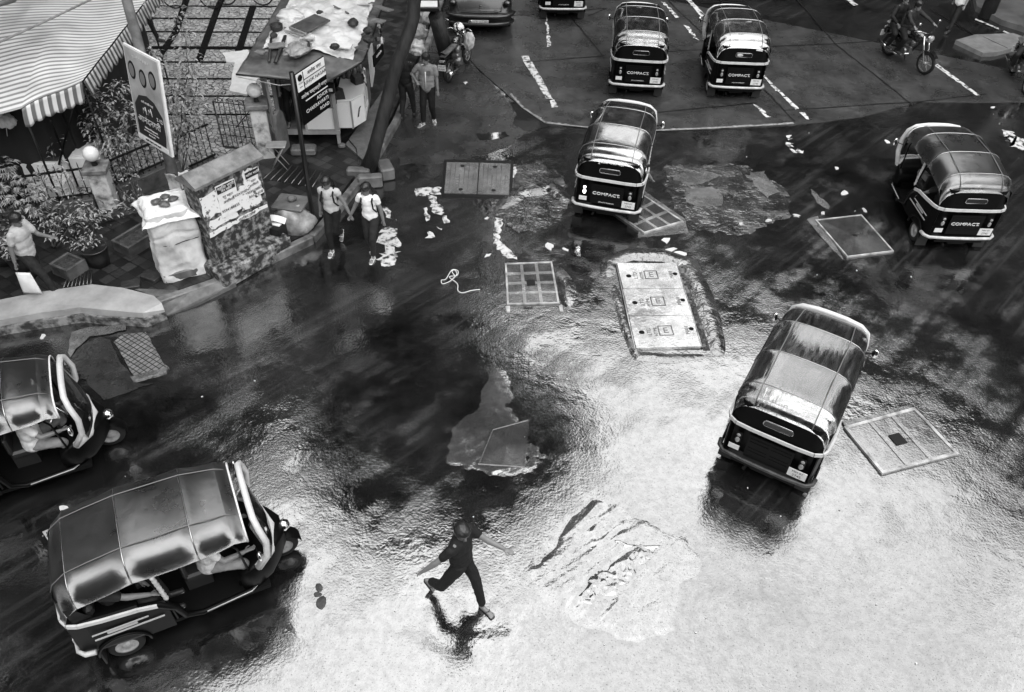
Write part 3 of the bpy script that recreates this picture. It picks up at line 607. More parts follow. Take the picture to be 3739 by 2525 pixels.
    for i in range(len(path)-1):
        a, b = Vector(path[i]), Vector(path[i+1]); h = Vector((0, 0, .027)); d = (b-a).normalized(); nn = Vector((d.y, -d.x, 0))*-.028
        g.add([a-h, b-h, b+h, a+h, a-h-nn, b-h-nn, b+h-nn, a+h-nn], [(0, 1, 2, 3), (3, 2, 6, 7), (1, 0, 4, 5), (7, 6, 5, 4)])
    g.build('belt_strip', BELT, t, clean=True)
    # grille + lettering
    X = -.625
    gr = MB(); gr.box((X, 0, .66), (.03, .62, .42))
    for z in (.56, .62, .74, .80, .86): gr.box((X-.014, -.15, z), (.02, .26, .022)); gr.box((X-.014, .15, z), (.02, .26, .022))
    grl = gr.build('grille', GRILL, t)
    Fm = lambda y, z: frame((X-.03, y, z), (0, -1, 0), (0, 0, 1))
    text('COMPACT', .088, Fm(.02, .685), LETT, 'lettering', grl, .008, sx_=1.25); text('.RE', .04, Fm(-.22, .67), LETT, 'lettering', grl, .004)
    text('LPG AUTO RICKSHAW', .03, Fm(0, .50), LETT, 'small_lettering', grl, .003)
    for s in (-1, 1):
        q = MB(); q.box((-.625, s*.44, .73), (.05, .085, .19), bev=.015); o = q.build('tail_lamp', GRILL, t)
        q = MB(); q.ell((-.652, s*.44, .69), (.022, .034, .052), nu=10, nv=6); q.ell((-.652, s*.44, .785), (.018, .03, .026), nu=10, nv=6); q.build('lens', LAMPON if (lit and s == 1) else LAMP, o)
    q = MB(); q.box((-.645, -.43, .525), (.014, .25, .145)); pl = q.build('number_plate', PLATE, t)
    text('MH 01', .055, frame((-.654, -.43, .56), (0, -1, 0), (0, 0, 1)), BLKL, 'plate_number', pl, .001); text('2745', .062, frame((-.654, -.43, .493), (0, -1, 0), (0, 0, 1)), BLKL, 'plate_number', pl, .001)
    q = MB(); q.box((-.645, .46, .535), (.012, .15, .085)); q.build('side_badge', PLATE, t)
    # bumper
    g = MB(); path = [(-.40, .67, .385), (-.56, .655, .385), (-.66, .58, .385), (-.69, .3, .385), (-.695, 0, .385)]; path += [(x, -y, z) for x, y, z in reversed(path[:-1])]
    g.tube(path, .034, 8, flat=.9); g.build('bumper', BELTB, t)
    g = MB(); g.box((-.55, 0, .31), (.22, .9, .06)); g.box((-.60, .0, .25), (.05, .34, .06), bev=.01); g.tube([(-.2, .2, .2), (-.66, .24, .2)], .025, 8); g.tube([(0, -.55, .205), (0, .55, .205)], .03, 8); g.build('exhaust', STEEL if False else GRILL, t)
    # seats
    g = MB(); g.box((.02, 0, .62), (.42, 1.12, .14), bev=.04); g.box((-.24, 0, .86), (.14, 1.12, .42), bev=.04); g.build('passenger_seat', SEAT, t)
    g = MB(); g.box((.98, 0, .60), (.34, .62, .12), bev=.03); g.box((.83, 0, .78), (.06, .62, .30), bev=.02); g.box((.95, 0, .42), (.3, .5, .26)); g.build('driver_seat', SEAT, t)
    # pillars
    for s in (-1, 1):
        g = MB(); g.tube([(.62, s*.60, .36), (.60, s*.615, .9), (.50, s*.62, 1.42)], .018, 7); dp = g.build('door_pillar', BODYB, t)
        g = MB(); g.tube([(.615-.003*k, s*.628, .84+k*.0375) for k in range(15)], [.031 if k % 2 else .022 for k in range(15)], 8); g.build('ribbed_grip', PAD, dp)
        g = MB(); g.tube([(1.55, s*.52, .55), (1.50, s*.55, 1.2), (1.40, s*.57, 1.42)], .014, 7); g.build('door_pillar', BODYB, t)
    # front: windscreen hoop, cowl, headlamp
    g = MB(); hoop = [(1.66, .56, .72), (1.80, .575, .93), (1.83, .57, 1.18), (1.79, .53, 1.40), (1.765, .42, 1.50)]
    cut = hoop+[(1.762, .2, 1.535), (1.762, 0, 1.54)]+[(x, -y, z) for x, y, z in [(1.762, .2, 1.535)]+list(reversed(hoop))]
    g.tube(cut, .05, 8, flat=.8); g.tube([(1.66, -.56, .72), (1.84, -.38, .70), (1.93, 0, .70), (1.84, .38, .70), (1.66, .56, .72)], .055, 8); g.build('windscreen_frame', BELT, t)
    g = MB(); g.grid(lambda u, v: (1.93-.13*v-.10*((u-.5)*2)**2, (u-.5)*1.02, .74+v*.76), 10, 4); g.build('windscreen', GLASS, t)
    g = MB(); sec = []
    for x, hw, z0, z1 in [(1.42, .55, .28, .62), (1.62, .56, .27, .74), (1.80, .46, .28, .74), (1.95, .30, .33, .72), (2.06, .15, .42, .66)]: sec.append(ring(x, hw, z0, z1, .1 if hw > .2 else .07))
    vs = [p for r_ in sec for p in r_]; fs = [(i*16+k, i*16+(k+1) % 16, (i+1)*16+(k+1) % 16, (i+1)*16+k) for i in range(4) for k in range(16)]+[tuple(range(15, -1, -1)), tuple(64+k for k in range(16))]
    g.add(vs, fs, True); g.build('front_cowl', BODYB, t, clean=True)
    g = MB(); g.lathe([(0, .07), (.05, .06), (.085, .0), (.07, -.06), (0, -.09)], (2.09, 0, .60), 14, Matrix.Rotation(PI/2, 3, 'Y')); g.build('headlamp', CHROME, t)
    g = MB(); g.grid(lambda u, v: (2.0+.25*math.cos(u*2.9+.1), (v-.5)*.19, .205+.25*math.sin(u*2.9+.1)+.02*math.sin(PI*v)), 12, 4); g.build('front_mudguard', BODYB, t)
    g = MB(); g.tube([(1.86, 0, .75), (1.98, .08, .5), (2.0, .075, .21)], .022, 7); g.tube([(1.44, -.30, 1.0), (1.50, -.12, 1.03), (1.52, 0, 1.0), (1.50, .12, 1.03), (1.44, .30, 1.0)], .016, 7); g.tube([(1.52, 0, 1.0), (1.72, 0, .6)], .022, 7); g.build('handlebar', CHROME, t)
    for s in (-1, 1):
        g = MB(); g.tube([(1.70, s*.57, 1.12), (1.72, s*.70, 1.16)], .009, 6); mm = g.build('mirror_arm', GRILL, t)
        g = MB(); g.ell((1.72, s*.74, 1.17), (.03, .055, .08), nu=10, nv=6); g.build('mirror', CHROME, mm)
    def squash(o):
        if not o.name.startswith(('wheel', 'rim', 'mudflap')) and o.type == 'MESH':
            for v in o.data.vertices:
                if v.co.x < 0: v.co.x *= .72
        for c in COL.objects:
            if c.parent == o: squash(c)
    squash(t)
    return t
A0 = make_auto('black auto rickshaw with left tail lamp lit beside the diagonal grid manhole', lit=True)
AUTOS = {}
def place_auto(key, rear, deg, label, src=None, sc=1.04):
    o = A0 if src is None else dup(A0, label=label)
    if key not in ('A6', 'A7'): rear = rear-Vector((math.cos(math.radians(deg)), math.sin(math.radians(deg)), 0))*.19
    o.location = (rear.x, rear.y, 0.0); o.rotation_euler = (0, 0, math.radians(deg)); o.scale = (sc,)*3; AUTOS[key] = o
    if key not in ('A1', 'A2', 'A3', 'A8'): pass
    return o
for key, loc, deg, lab in [
    ('A3', (1.93, 14.40), 77, None),
    ('A1', (2.96, 20.15), 87, 'black auto rickshaw with a plain black back, left one waiting at the top'),
    ('A2', (5.50, 20.25), 90, 'black auto rickshaw with a torn sticker on its back, waiting at the top'),
    ('A4', (8.72, 13.85), 91, 'auto rickshaw with grey shining hood leaning into a turn at the right edge'),
    ('A5', (3.98, 7.80), 60, 'auto rickshaw with pale dented hood driving over the bright wet road'),
    ('A6', (-4.67, 4.88), 27, 'auto rickshaw with pale windscreen hoop passing at the bottom left corner'),
    ('A7', (-7.62, 6.63), 27, 'auto rickshaw cut by the left edge, its front next to the broken tile cover'),
    ('A8', (1.10, 25.2), 95, 'auto rickshaw of which only bumper and back show, right of the dark car')]:
    place_auto(key, Vector((loc[0], loc[1], 0)), deg, lab, None if key == 'A3' else A0, .99 if key in ('A6', 'A7') else 1.04)
for k_, o in AUTOS.items():
    if k_ != 'A3':
        for c in [x for x in COL.objects if x.parent == o and x.name.startswith('tail_lamp')]:
            for l in [x for x in COL.objects if x.parent == c]:
                l.data = l.data.copy(); l.data.materials.clear(); l.data.materials.append(LAMP)
            
VIN2 = mat('grey_faded_hood', .02, .30, spec=.9, ior=2.0, lo=.012, hi=.032, vscale=2, rvar=.05, bump=.006, bscale=4)
VIN3 = mat('dusty_pale_hood', .03, .14, spec=1.0, ior=2.3, lo=.01, hi=.05, vscale=6, rvar=.07, bump=.006, bscale=5, stretch=(.5, 3, 1))
DBUMP = mat('dark_dented_bumper', .03, .5, var=.6, vscale=8, bump=.01)
def remat(key, part, m):
    for c in [x for x in COL.objects if x.parent == AUTOS[key] and x.name.split('.')[0] == part]: c.data = c.data.copy(); c.data.materials.clear(); c.data.materials.append(m)
def drop(key, *parts):
    for c in [x for x in COL.objects if x.parent and x.parent.parent == AUTOS[key] and x.name.split('.')[0] in parts] + [x for x in COL.objects if x.parent == AUTOS[key] and x.name.split('.')[0] in parts]: bpy.data.objects.remove(c)
for k_, m_ in (('A4', VIN2), ('A5', VIN3), ('A6', VIN2), ('A7', VIN2)): remat(k_, 'hood', m_)
remat('A5', 'bumper', DBUMP); drop('A5', 'lettering', 'small_lettering'); drop('A6', 'lettering', 'small_lettering'); drop('A4', 'small_lettering'); drop('A8', 'front_trim'); remat('A1', 'hood', VINYL)
for k_ in ('A1', 'A2', 'A5'):
    for c in [x for x in COL.objects if x.parent and x.parent.parent == AUTOS[k_] and x.name.startswith('front_trim')]: c.data = c.data.copy(); c.data.materials.clear(); c.data.materials.append(PIPING)
# marks that single vehicles carry
def on_auto(o, ob): ob.parent = o; return ob
text('चुकीला माफी नाही', .075, frame((-.475, 0, 1.37), (0, -1, 0), (.5, 0, 1)), LETT, 'lettering', AUTOS['A3'], .003)
g = MB(); g.box((-.475, -.33, 1.33), (.004, .15, .05), M=Matrix.Rotation(.1, 3, 'X')); g.box((-.475, -.33, 1.40), (.004, .07, .05), M=Matrix.Rotation(.5, 3, 'X')); g.build('torn_sticker', PLATE, AUTOS['A2'])
g = MB(); g.ell((-.468, .1, 1.18), (.008, .075, .035)); g.build('window_sticker', BELTB, AUTOS['A2'])
# ================================================================== KERBSIDE THINGS
WOOD = mat('grey_weathered_wood', .10, .6, var=.4, vscale=5, stretch=(1, 1, .2), bump=.004)
WOODL = mat('pale_varnished_wood', .22, .5, var=.25, vscale=4, stretch=(1, 1, .3))
WHITE = mat('white_enamel_sheet', .62, .3, var=.08, vscale=3); LAM = mat('white_laminate', .55, .35, var=.06, vscale=60)
TARP = mat('pale_plastic_tarpaulin', .52, .3, var=.25, vscale=2.2, bump=.02, bscale=5); DTARP = mat('grey_wet_sheet', .07, .28, lo=.03, hi=.16, vscale=2.5, vdetail=7, bump=.006, bscale=8)
STONE = mat('dark_wet_stone', .02, .5, var=.5, vscale=9, bump=.01); IRON = mat('black_iron', .006, .4); ROPE = mat('pale_rope', .5, .7)
PAPER = mat('white_paper', .6, .6, var=.1, vscale=8); PRINT = mat('black_print', .01, .5); GREYP = mat('grey_print', .14, .5); PLW = mat('peeling_whitewash', .4, .6, lo=.10, hi=.5, vscale=3.5, vdetail=7, thr=(.34, .52), bump=.006)
POLEM = mat('grey_painted_pole', .13, .5, lo=.07, hi=.22, vscale=4, vdetail=7, bump=.002)
GLOBE = mat('white_globe_glass', .62, .25, var=.04, vscale=3)
def rock(name, c, r, m, label, cat='stone', seed=1, group=None, sq=(1, .8, .6)):
    bm = bmesh.new(); bmesh.ops.create_icosphere(bm, subdivisions=2, radius=r); rnd = random.Random(seed); off = Vector((rnd.random()*50,)*3)
    for v in bm.verts:
        v.co *= 1+.35*mnoise.noise(v.co/r*1.1+off); v.co = Vector((v.co.x*sq[0], v.co.y*sq[1], v.co.z*sq[2]))
    me = bpy.data.meshes.new(name); bm.to_mesh(me); bm.free(); me.materials.append(m); o = bpy.data.objects.new(name, me); COL.objects.link(o)
    o.location = (c[0], c[1], c[2]+r*sq[2]*.75); o.rotation_euler = (0, 0, rnd.random()*6); return tag(o, label, cat, group)
def cloth(fn, nu, nv, name, m, parent=None, amp=.02, sc=4.0, thick=.006, seed=0):
    g = MB(); g.grid(lambda u, v: Vector(fn(u, v))+mnoise.noise_vector(Vector(fn(u, v))*sc+Vector((seed,)*3))*amp+mnoise.noise_vector(Vector(fn(u, v))*sc*2.7+Vector((seed,)*3))*amp*.4, nu, nv)
    bm = bmesh.new(); me = g.mesh(name); bm.from_mesh(me); bmesh.ops.solidify(bm, geom=bm.faces[:], thickness=thick); bmesh.ops.recalc_face_normals(bm, faces=bm.faces); bm.to_mesh(me); bm.free()
    me.polygons.foreach_set('use_smooth', [True]*len(me.polygons)); me.materials.append(m); o = bpy.data.objects.new(name, me); COL.objects.link(o)
    if parent: o.parent = parent
    return o
# ---- phone kiosk: local x = along its front (away from camera right), y = depth
KO = Vector((-4.12, 16.38, .15)); KR = math.radians(5)
def kiosk():
    t = thing('phone_kiosk', 'wooden phone kiosk with white counter under a roof of weighted tarpaulins', 'kiosk', KO, KR)
    def p(c, d, name, m, par=t, bev=0.0, rz=0.0):
        g = MB(); g.box(c, d, rz, bev=bev); return g.build(name, m, par)
    # corner posts, floor frame
    for x, y in [(0, 0), (-1.25, 0), (0, 1.7), (-1.25, 1.7)]: p((x, y, 1.08), (.07, .07, 2.16), 'post', WOODL)
    p((-.62, -.01, .30), (1.34, .09, .09), 'floor_beam', WOODL); p((0, .85, .30), (.07, 1.63, .085), 'floor_beam', WOODL); p((-.625, .87, .33), (1.18, 1.66, .04), 'floor', WOOD)
    # front: white lower panel right, wall boards above, doorway left
    w = p((-.36, -.02, .62), (.64, .03, .50), 'front_panel', LAM); p((-.36, -.022, 1.34), (.64, .025, .93), 'front_wall', WOOD)
    p((-.04, -.055, .62), (.03, .03, .54), 'trim_strip', WOODL, w)
    p((-.68, -.02, 1.0), (.05, .05, 1.4), 'door_jamb', WOODL)
    for c, d, m in [((-.42, -.05, 1.56), (.34, .02, .30), mat('faded_poster', .2, .5, var=.5, vscale=9)), ((-.33, -.052, 1.20), (.25, .02, .33), PRINT), ((-.54, -.053, 1.13), (.08, .015, .17), PAPER), ((-.50, -.056, .96), (.16, .015, .12), PAPER)]:
        q = p(c, d, 'notice', m)
        if m is PRINT:
            p((-.33, -.062, 1.07), (.25, .012, .05), 'notice_foot', PAPER, q); p((-.33, -.064, 1.315), (.13, .01, .03), 'notice_heading', GREYP, q); p((-.33, -.064, 1.26), (.19, .01, .012), 'notice_line', GREYP, q)
    # back and left walls
    p((-.62, 1.70, 1.2), (1.2, .03, 1.7), 'back_wall', WOOD); p((-1.27, .95, 1.2), (.03, 1.45, 1.7), 'side_wall', WOOD)
    p((.02, .98, 1.55), (.03, .34, .75), 'shutter_panel', WOODL); p((-.25, .80, 1.35), (.5, .03, 1.2), 'inner_wall', FACD)
    # open door leaf with notice on the left
    d = p((-1.36, -.30, 1.15), (.34, .05, 1.9), 'door_leaf', WOODL, t, 0, math.radians(-62))
    g = MB(); g.box((-1.36, -.30, .80), (.25, .062, .62), math.radians(-62)); nn = g.build('notice', PAPER, d)
    for k, (z, w_) in enumerate([(1.04, .2), (.96, .2), (.92, .12), (.62, .16)]):
        g = MB(); g.box((-1.36, -.30, z), (w_, .066, .022), math.radians(-62)); g.build('print_line', PRINT, nn)
    # counter: top, front panel, side with shelves
    ct = thing('counter', None, None); del_keys = [k for k in ct.keys()]; ct.parent = t
    g = MB(); g.prism([(.02, .10), (.33, .13), (.60, .45), (.60, 1.28), (.02, 1.28)], .96, 1.0); g.build('counter_top', LAM, ct)
    g = MB(); g.box((.17, .12, .64), (.30, .03, .62)); g.build('counter_front', LAM, ct)
    g = MB(); g.box((.335, .11, .64), (.03, .03, .66)); g.build('counter_edge', WOODL, ct)
    pts = [Vector((.35, .13, 0)), Vector((.585, .47, 0))]
    d_ = (pts[1]-pts[0]).normalized(); an = math.atan2(d_.y, d_.x); mid = (pts[0]+pts[1])/2
    g = MB(); g.box((mid.x, mid.y, .64), ((pts[1]-pts[0]).length, .025, .62), an); sidep = g.build('counter_side', WHITE, ct)
    for k in range(3):
        g = MB(); off = .02+k*.012; g.tube([(mid.x+d_.x*(-.06+k*.02)+.016*d_.y*1, mid.y+d_.y*(-.06+k*.02)-.016*d_.x, .52), (mid.x+d_.x*(.0+k*.022)+.016*d_.y, mid.y+d_.y*(0+k*.022)-.016*d_.x, .70), (mid.x+d_.x*(.05+k*.02)+.016*d_.y, mid.y+d_.y*(.05+k*.02)-.016*d_.x, .74)], .005, 5); g.build('side_stripe', PRINT, sidep)
    g = MB(); g.box((.59, .88, .40), (.025, .80, .14)); g.box((.59, .50, .71), (.025, .03, .50)); g.box((.59, .86, .71), (.025, .03, .48)); g.box((.59, 1.26, .71), (.025, .03, .48)); g.box((.59, .88, .93), (.026, .74, .06)); g.box((.30, .87, .40), (.54, .78, .02)); g.box((.30, 1.27, .68), (.54, .02, .56))
    g.build('shelf_side', WHITE, ct)
    g = MB(); g.box((.45, .68, .53), (.16, .22, .22)); g.box((.45, 1.06, .50), (.18, .26, .16)); g.build('shelf_stock', GREYP, ct)
    # rear display stretch further up the kerb
    g = MB(); g.box((.35, 1.75, .75), (.5, .85, .08)); g.box((.35, 1.75, .40), (.46, .8, .62)); g.build('rear_counter', WOOD, t)
    g = MB(); g.box((.62, 2.6, 1.15), (.04, .9, 1.6)); g.build('rear_panel', WHITE, t); 
    # roof: sheet, edges
    rf = [(-1.75, -.95, 2.08), (-.05, -1.10, 2.0), (.55, -.55, 2.02), (.95, .35, 2.1), (1.1, 1.6, 2.2), (.95, 2.9, 2.25), (-1.35, 2.6, 2.3), (-1.65, .9, 2.25)]
    def roof(u, v):
        L0 = Vector((-1.72, -.95, 2.08)).lerp(Vector((-1.30, 2.7, 2.28)), v); R0 = Vector((.05, -1.12, 1.98)).lerp(Vector((.75, -.25, 2.03)), min(1, v*3.2)).lerp(Vector((1.05, 2.9, 2.22)), max(0, (v-.31)/.69))
        q = L0.lerp(R0, u); q.z += .10*math.sin(PI*u)*min(1, v*2); return q
    cloth(roof, 40, 50, 'roof_sheet', DTARP, t, .022, 2.6, .012)
    def tp(u, v):
        a = roof(.10+.82*u, .30+.66*v); a.z += .035+.05*abs(math.sin(v*19+u*7))*math.sin(PI*u)*.8+.05*max(0, math.sin(PI*u)*math.sin(PI*v))+.05*mnoise.noise(Vector((u*3, v*6, 5))); a.x += .06*mnoise.noise(Vector((0, v*5, 1))); return a
    cloth(tp, 90, 90, 'roof_tarpaulin', TARP, t, .05, 3.6, .006, 4)
    g = MB(); e = [roof(u/12, 0)+Vector((0, -.01, -.01)) for u in range(13)]+[roof(1, v/12)+Vector((.01, 0, -.01)) for v in range(1, 13)]; g.tube(e, .022, 6); g.build('roof_edge', IRON, t)
    g = MB(); g.box((1.0, .55, 1.83), (.03, .70, .26), math.radians(-14), bev=.01); sg = g.build('shop_sign', GRILL, t)
    g = MB(); g.tube([(1.06, 1.05+.09*math.cos(a), 1.92+.09*math.sin(a)) for a in [k*PI/8 for k in range(17)]], .02, 6); g.build('hanging_hoop', ROPE, t)
    text('Cold Coffee', .075, frame((1.02, .55, 1.86), (.24, .97, 0), (0, 0, 1)), LETT, 'lettering', sg, .004)
    text('0', .15, frame((.98, .80, 1.90), (.24, .97, 0), (0, 0, 1)), LETT, 'lettering', sg, .004)
    return t
KT = kiosk(); KM = Matrix.Translation(KO) @ Matrix.Rotation(KR, 4, 'Z')
def kw(x, y, z): return KM @ Vector((x, y, z))
# things lying on the kiosk roof
for i, (a, b, r_, lab) in enumerate([(1168, 50, .10, 'dark stone near the top edge of the kiosk tarpaulin'), (1290, 85, .12, 'round black stone in the middle of the kiosk tarpaulin'), (1345, 113, .11, 'dark stone above two others at the right of the kiosk roof'),
                                     (1345, 147, .12, 'flat dark stone near the right edge of the kiosk roof'), (1222, 170, .09, 'round stone at the lower edge of the kiosk tarpaulin'), (1000, 130, .09, 'small grey stone on the plank end of the kiosk roof'), (1120, 165, .10, 'stone beside the crumpled bag on the kiosk roof')]):
    c = S(a, b+10, 2.42); rock('stone', (c.x, c.y, 2.44), r_*1.15, STONE, lab, seed=i)
g = MB(); c = S(1010, 100, 2.5); g.lathe([(0, -.10), (.09, -.09), (.13, -.04), (.14, .05), (.11, .06), (.1, 0), (0, -.02)], (c.x, c.y, 2.52), 16); tag(g.build('clay_pot', STONE), 'round black pot left on the upper left of the kiosk roof', 'pot')
c = S(1135, 95, 2.5); g = MB(); Mx = Matrix.Rotation(math.radians(-38), 3, 'Z') @ Matrix.Rotation(.10, 3, 'X'); g.box((c.x, c.y, 2.56), (.52, .70, .035), M=Mx, bev=.01); bo = g.build('plywood_board', mat('wet_plywood', .07, .3, var=.5, vscale=4))
tag(bo, 'rectangular grey plywood board lying on the kiosk tarpaulin', 'board'); g = MB(); g.box(Vector((c.x, c.y, 2.56))+Mx @ Vector((0, -.36, -.02)), (.54, .04, .05), M=Mx); g.build('board_batten', WOODL, bo)
for i, (a, b, e, f_, r_, m_, lab) in enumerate([(990, 140, 982, 225, .03, STONE, 'short dark batten on the front left of the kiosk roof'), (1042, 130, 1005, 228, .04, STONE, 'thick dark batten tied with string on the kiosk roof'), (1020, 85, 1085, 105, .025, WOODL, 'pale stick lying beside the pot on the kiosk roof'), (1040, 100, 1100, 112, .03, WOODL, 'pale plank end next to the plywood board'),
                                                (1050, 22, 1350, 18, .03, WOODL, 'long pale plank along the far edge of the kiosk roof')]):
    p, q = S(a, b, 2.44), S(e, f_, 2.30 if i < 2 else 2.46); g = MB(); g.tube([p, q], r_, 6, flat=.6); tag(g.build('batten', m_), lab, 'batten')
def bagblob(name, c, r, m, label, cat, sq=(1, 1, .6), seed=1, amp=.35, fs=2.2, rz=0):
    bm = bmesh.new(); bmesh.ops.create_icosphere(bm, subdivisions=4, radius=1.0); off = Vector((seed*7.3,)*3)
    for v in bm.verts:
        n_ = v.co.copy(); k = 1+amp*mnoise.noise(n_*fs+off)+amp*.5*abs(mnoise.noise(n_*fs*2.4+off)); v.co = Vector((n_.x*k*r*sq[0], n_.y*k*r*sq[1], n_.z*k*r*sq[2]))
    for f in bm.faces: f.smooth = True
    me = bpy.data.meshes.new(name); bm.to_mesh(me); bm.free(); me.materials.append(m); o = bpy.data.objects.new(name, me); COL.objects.link(o); o.location = c; o.rotation_euler = (0, 0, rz)
    if label: tag(o, label, cat)
    return o
BAGG = mat('crumpled_grey_plastic', .22, .35, var=.4, vscale=6, bump=.015, bscale=9)
c = S(1085, 175, 2.48); bagblob('plastic_bag', (c.x, c.y, 2.46), .19, BAGG, 'crumpled grey plastic bag on the front of the kiosk roof', 'bag', (1.1, 1.6, .6), 2, rz=-.5)
c = S(1060, 60, 2.5); bagblob('plastic_bag', (c.x, c.y, 2.5), .22, TARP, 'bunched pale plastic at the far left corner of the kiosk roof', 'bag', (1.3, 1.1, .6), 5)
rnd = random.Random(19); CARDB = mat('soaked_cardboard', .16, .6, var=.4, vscale=6)
for i, (a, b, w_, d_, z_, m_, lab) in enumerate([(1010, 165, .34, .20, 2.40, CARDB, 'soaked cardboard piece at the left front of the kiosk roof'), (1120, 140, .30, .16, 2.46, PLW, 'stained sheet scrap beside the plywood board'), (1250, 165, .40, .18, 2.42, PAPER, 'white board lying near the lower right of the kiosk roof'), (1320, 175, .26, .14, 2.38, WOOD, 'short grey plank at the right corner of the kiosk roof'),
        (1075, 120, .5, .06, 2.50, WOODL, 'pale lath left of the plywood board'), (1380, 75, .30, .22, 2.46, CARDB, 'folded cardboard at the right edge of the kiosk roof'), (1240, 35, .6, .10, 2.50, WOOD, 'long grey plank lying across the top of the kiosk roof'), (950, 190, .22, .12, 2.30, CARDB, 'cardboard scrap at the left eave of the kiosk'), (1400, 30, .45, .2, 2.52, GREYP, 'dark folded sheet at the top right of the kiosk roof')]):
    c = S(a, b, z_); g = MB(); g.box(c, (w_, d_, .025), M=Matrix.Rotation(rnd.uniform(-1, 1), 3, 'Z') @ Matrix.Rotation(rnd.uniform(-.15, .2), 3, 'X')); tag(g.build('roof_scrap', m_), lab, 'scrap')
# phones, jars
def phone(c, rz, label):
    t = thing('coin_phone', label, 'telephone', c, rz); g = MB(); g.prism([(-.12, 0), (.12, 0), (.10, .16), (-.02, .22), (-.11, .16)], -.10, .10, Matrix(((1, 0, 0, 0), (0, 0, 1, 0), (0, 1, 0, 0), (0, 0, 0, 1)))); g.build('phone_body', STONE, t)
    g = MB(); g.tube([(-.09, -.115, .06), (-.12, -.12, .12), (-.07, -.12, .20)], .022, 8); g.build('handset', IRON, t)
    g = MB(); g.tube([(-.1, -.11, .05), (-.14, -.16, -.02), (-.12, -.18, -.10), (-.09, -.16, -.04), (-.08, -.12, .02)], .008, 5); g.build('cord', IRON, t)
    return t
phone(kw(.10, .22, 1.005), KR+.2, 'grey coin phone on the near corner of the kiosk counter')
phone(kw(.42, .98, 1.005), KR+2.2, 'dark coin phone with curled cord at the far end of the counter')
g = MB(); c = kw(-.01, -.10, 1.38); g.box(c, (.16, .10, .24), KR, bev=.02); ph = g.build('wall_phone', IRON); tag(ph, 'black wall phone hanging on the kiosk corner post', 'telephone'); g = MB(); g.box(c+Vector((.0, -.056, -.02)), (.08, .012, .07), KR); g.build('dial_plate', PAPER, ph)
GLJ = mat('jar_glass', .12, .08, spec=1.0, var=.4, vscale=12)
def jar(c, r, h, label, group=None):
    g = MB(); g.lathe([(0, 0), (r, 0), (r*1.02, h*.1), (r, h*.72), (r*.7, h*.82), (r*.7, h*.86), (0, h*.86)], c, 14); o = g.build('glass_jar', GLJ); g = MB(); g.lathe([(r*.75, h*.86), (r*.75, h), (0, h)], c, 14); g.build('lid', PAPER if r > .06 else STONE, o); return tag(o, label, 'jar', group)
for i, (x, y) in enumerate([(.05, 1.22), (.16, 1.22), (.30, 1.24)]): jar(kw(x+.05, y+.02, 1.0), .055+.01*(i % 2), .24+.03*i, ['small jar against the kiosk post on the counter', 'jar with pale label in the middle of three on the counter', 'dark filled jar, rightmost of three on the counter'][i])
rnd = random.Random(5)
for i in range(26):
    x, y = rnd.uniform(.15, .55), rnd.uniform(1.42, 2.2); g = MB(); r_ = rnd.uniform(.03, .05); h_ = rnd.uniform(.1, .25); g.lathe([(0, 0), (r_, 0), (r_, h_*.7), (r_*.4, h_*.85), (r_*.4, h_), (0, h_)], kw(x, y, .80), 8)
    tag(g.build('bottle', rnd.choice([GLJ, PAPER, STONE, GREYP])), 'small bottle or packet on the display behind the kiosk shop sign', 'bottle', 'goods on the kiosk display')
for i in range(22):
    x, y, z = .92+rnd.uniform(-.05, .1), rnd.uniform(.9, 2.4), 1.45+rnd.uniform(0, .5); g = MB(); g.box(kw(x, y, z), (.05, .05, .09), rnd.random()*3, bev=.012)
    tag(g.build('sachet', rnd.choice([PAPER, GREYP, STONE])), 'small sachet hanging in strips from the kiosk eave', 'packet', 'sachets hanging from the kiosk eave')
g = MB(); g.tube([kw(-1.75, -.9, 2.0), kw(-.9, -1.0, 1.86), kw(-.5, -.9, 1.85), kw(0, -.4, 1.95), kw(.7, .3, 2.05)], .007, 5); tag(g.build('rope', ROPE), 'thin pale rope strung below the front edge of the kiosk roof', 'rope')
# stones, stool and blocks in front of the kiosk
def foldstool(c, label):
    t = thing('folding_table', label, 'table', c, .1); g = MB(); g.box((0, 0, .55), (.42, .30, .025), bev=.01); g.build('table_top', WOODL, t)
    for a, b in [((-.17, -.12, .54), (.17, -.12, 0)), ((.17, -.12, .54), (-.17, -.12, 0)), ((-.17, .12, .54), (.17, .12, 0)), ((.17, .12, .54), (-.17, .12, 0))]:
        g = MB(); g.tube([a, b], .012, 6); g.build('leg', STEEL, t)
    return t
c = S(1030, 615, .15); foldstool((c.x-.05, c.y+.05, .15), 'small folding table with pale top in front of the kiosk door')
CONCB = mat('concrete_block', .09, .6, var=.35, vscale=5, bump=.008)
def blockobj(c, d, rz, label, m=CONCB, cat='block', name='concrete_block', bev=.03):
    g = MB(); g.box((0, 0, d[2]/2), d, bev=bev); o = g.build(name, m); o.location = c; o.rotation_euler = (0, 0, rz); return tag(o, label, cat)
c = S(1105, 570, .15); blockobj((c.x, c.y+.15, .15), (.55, .30, .16), .1, 'pale rounded stone step below the kiosk doorway', PATCHM if False else CONCB, 'step', 'stone_step')
c = S(1250, 545, .1); blockobj((c.x, c.y, .15), (.16, .14, .10), .2, 'small stone under the kiosk front leg')
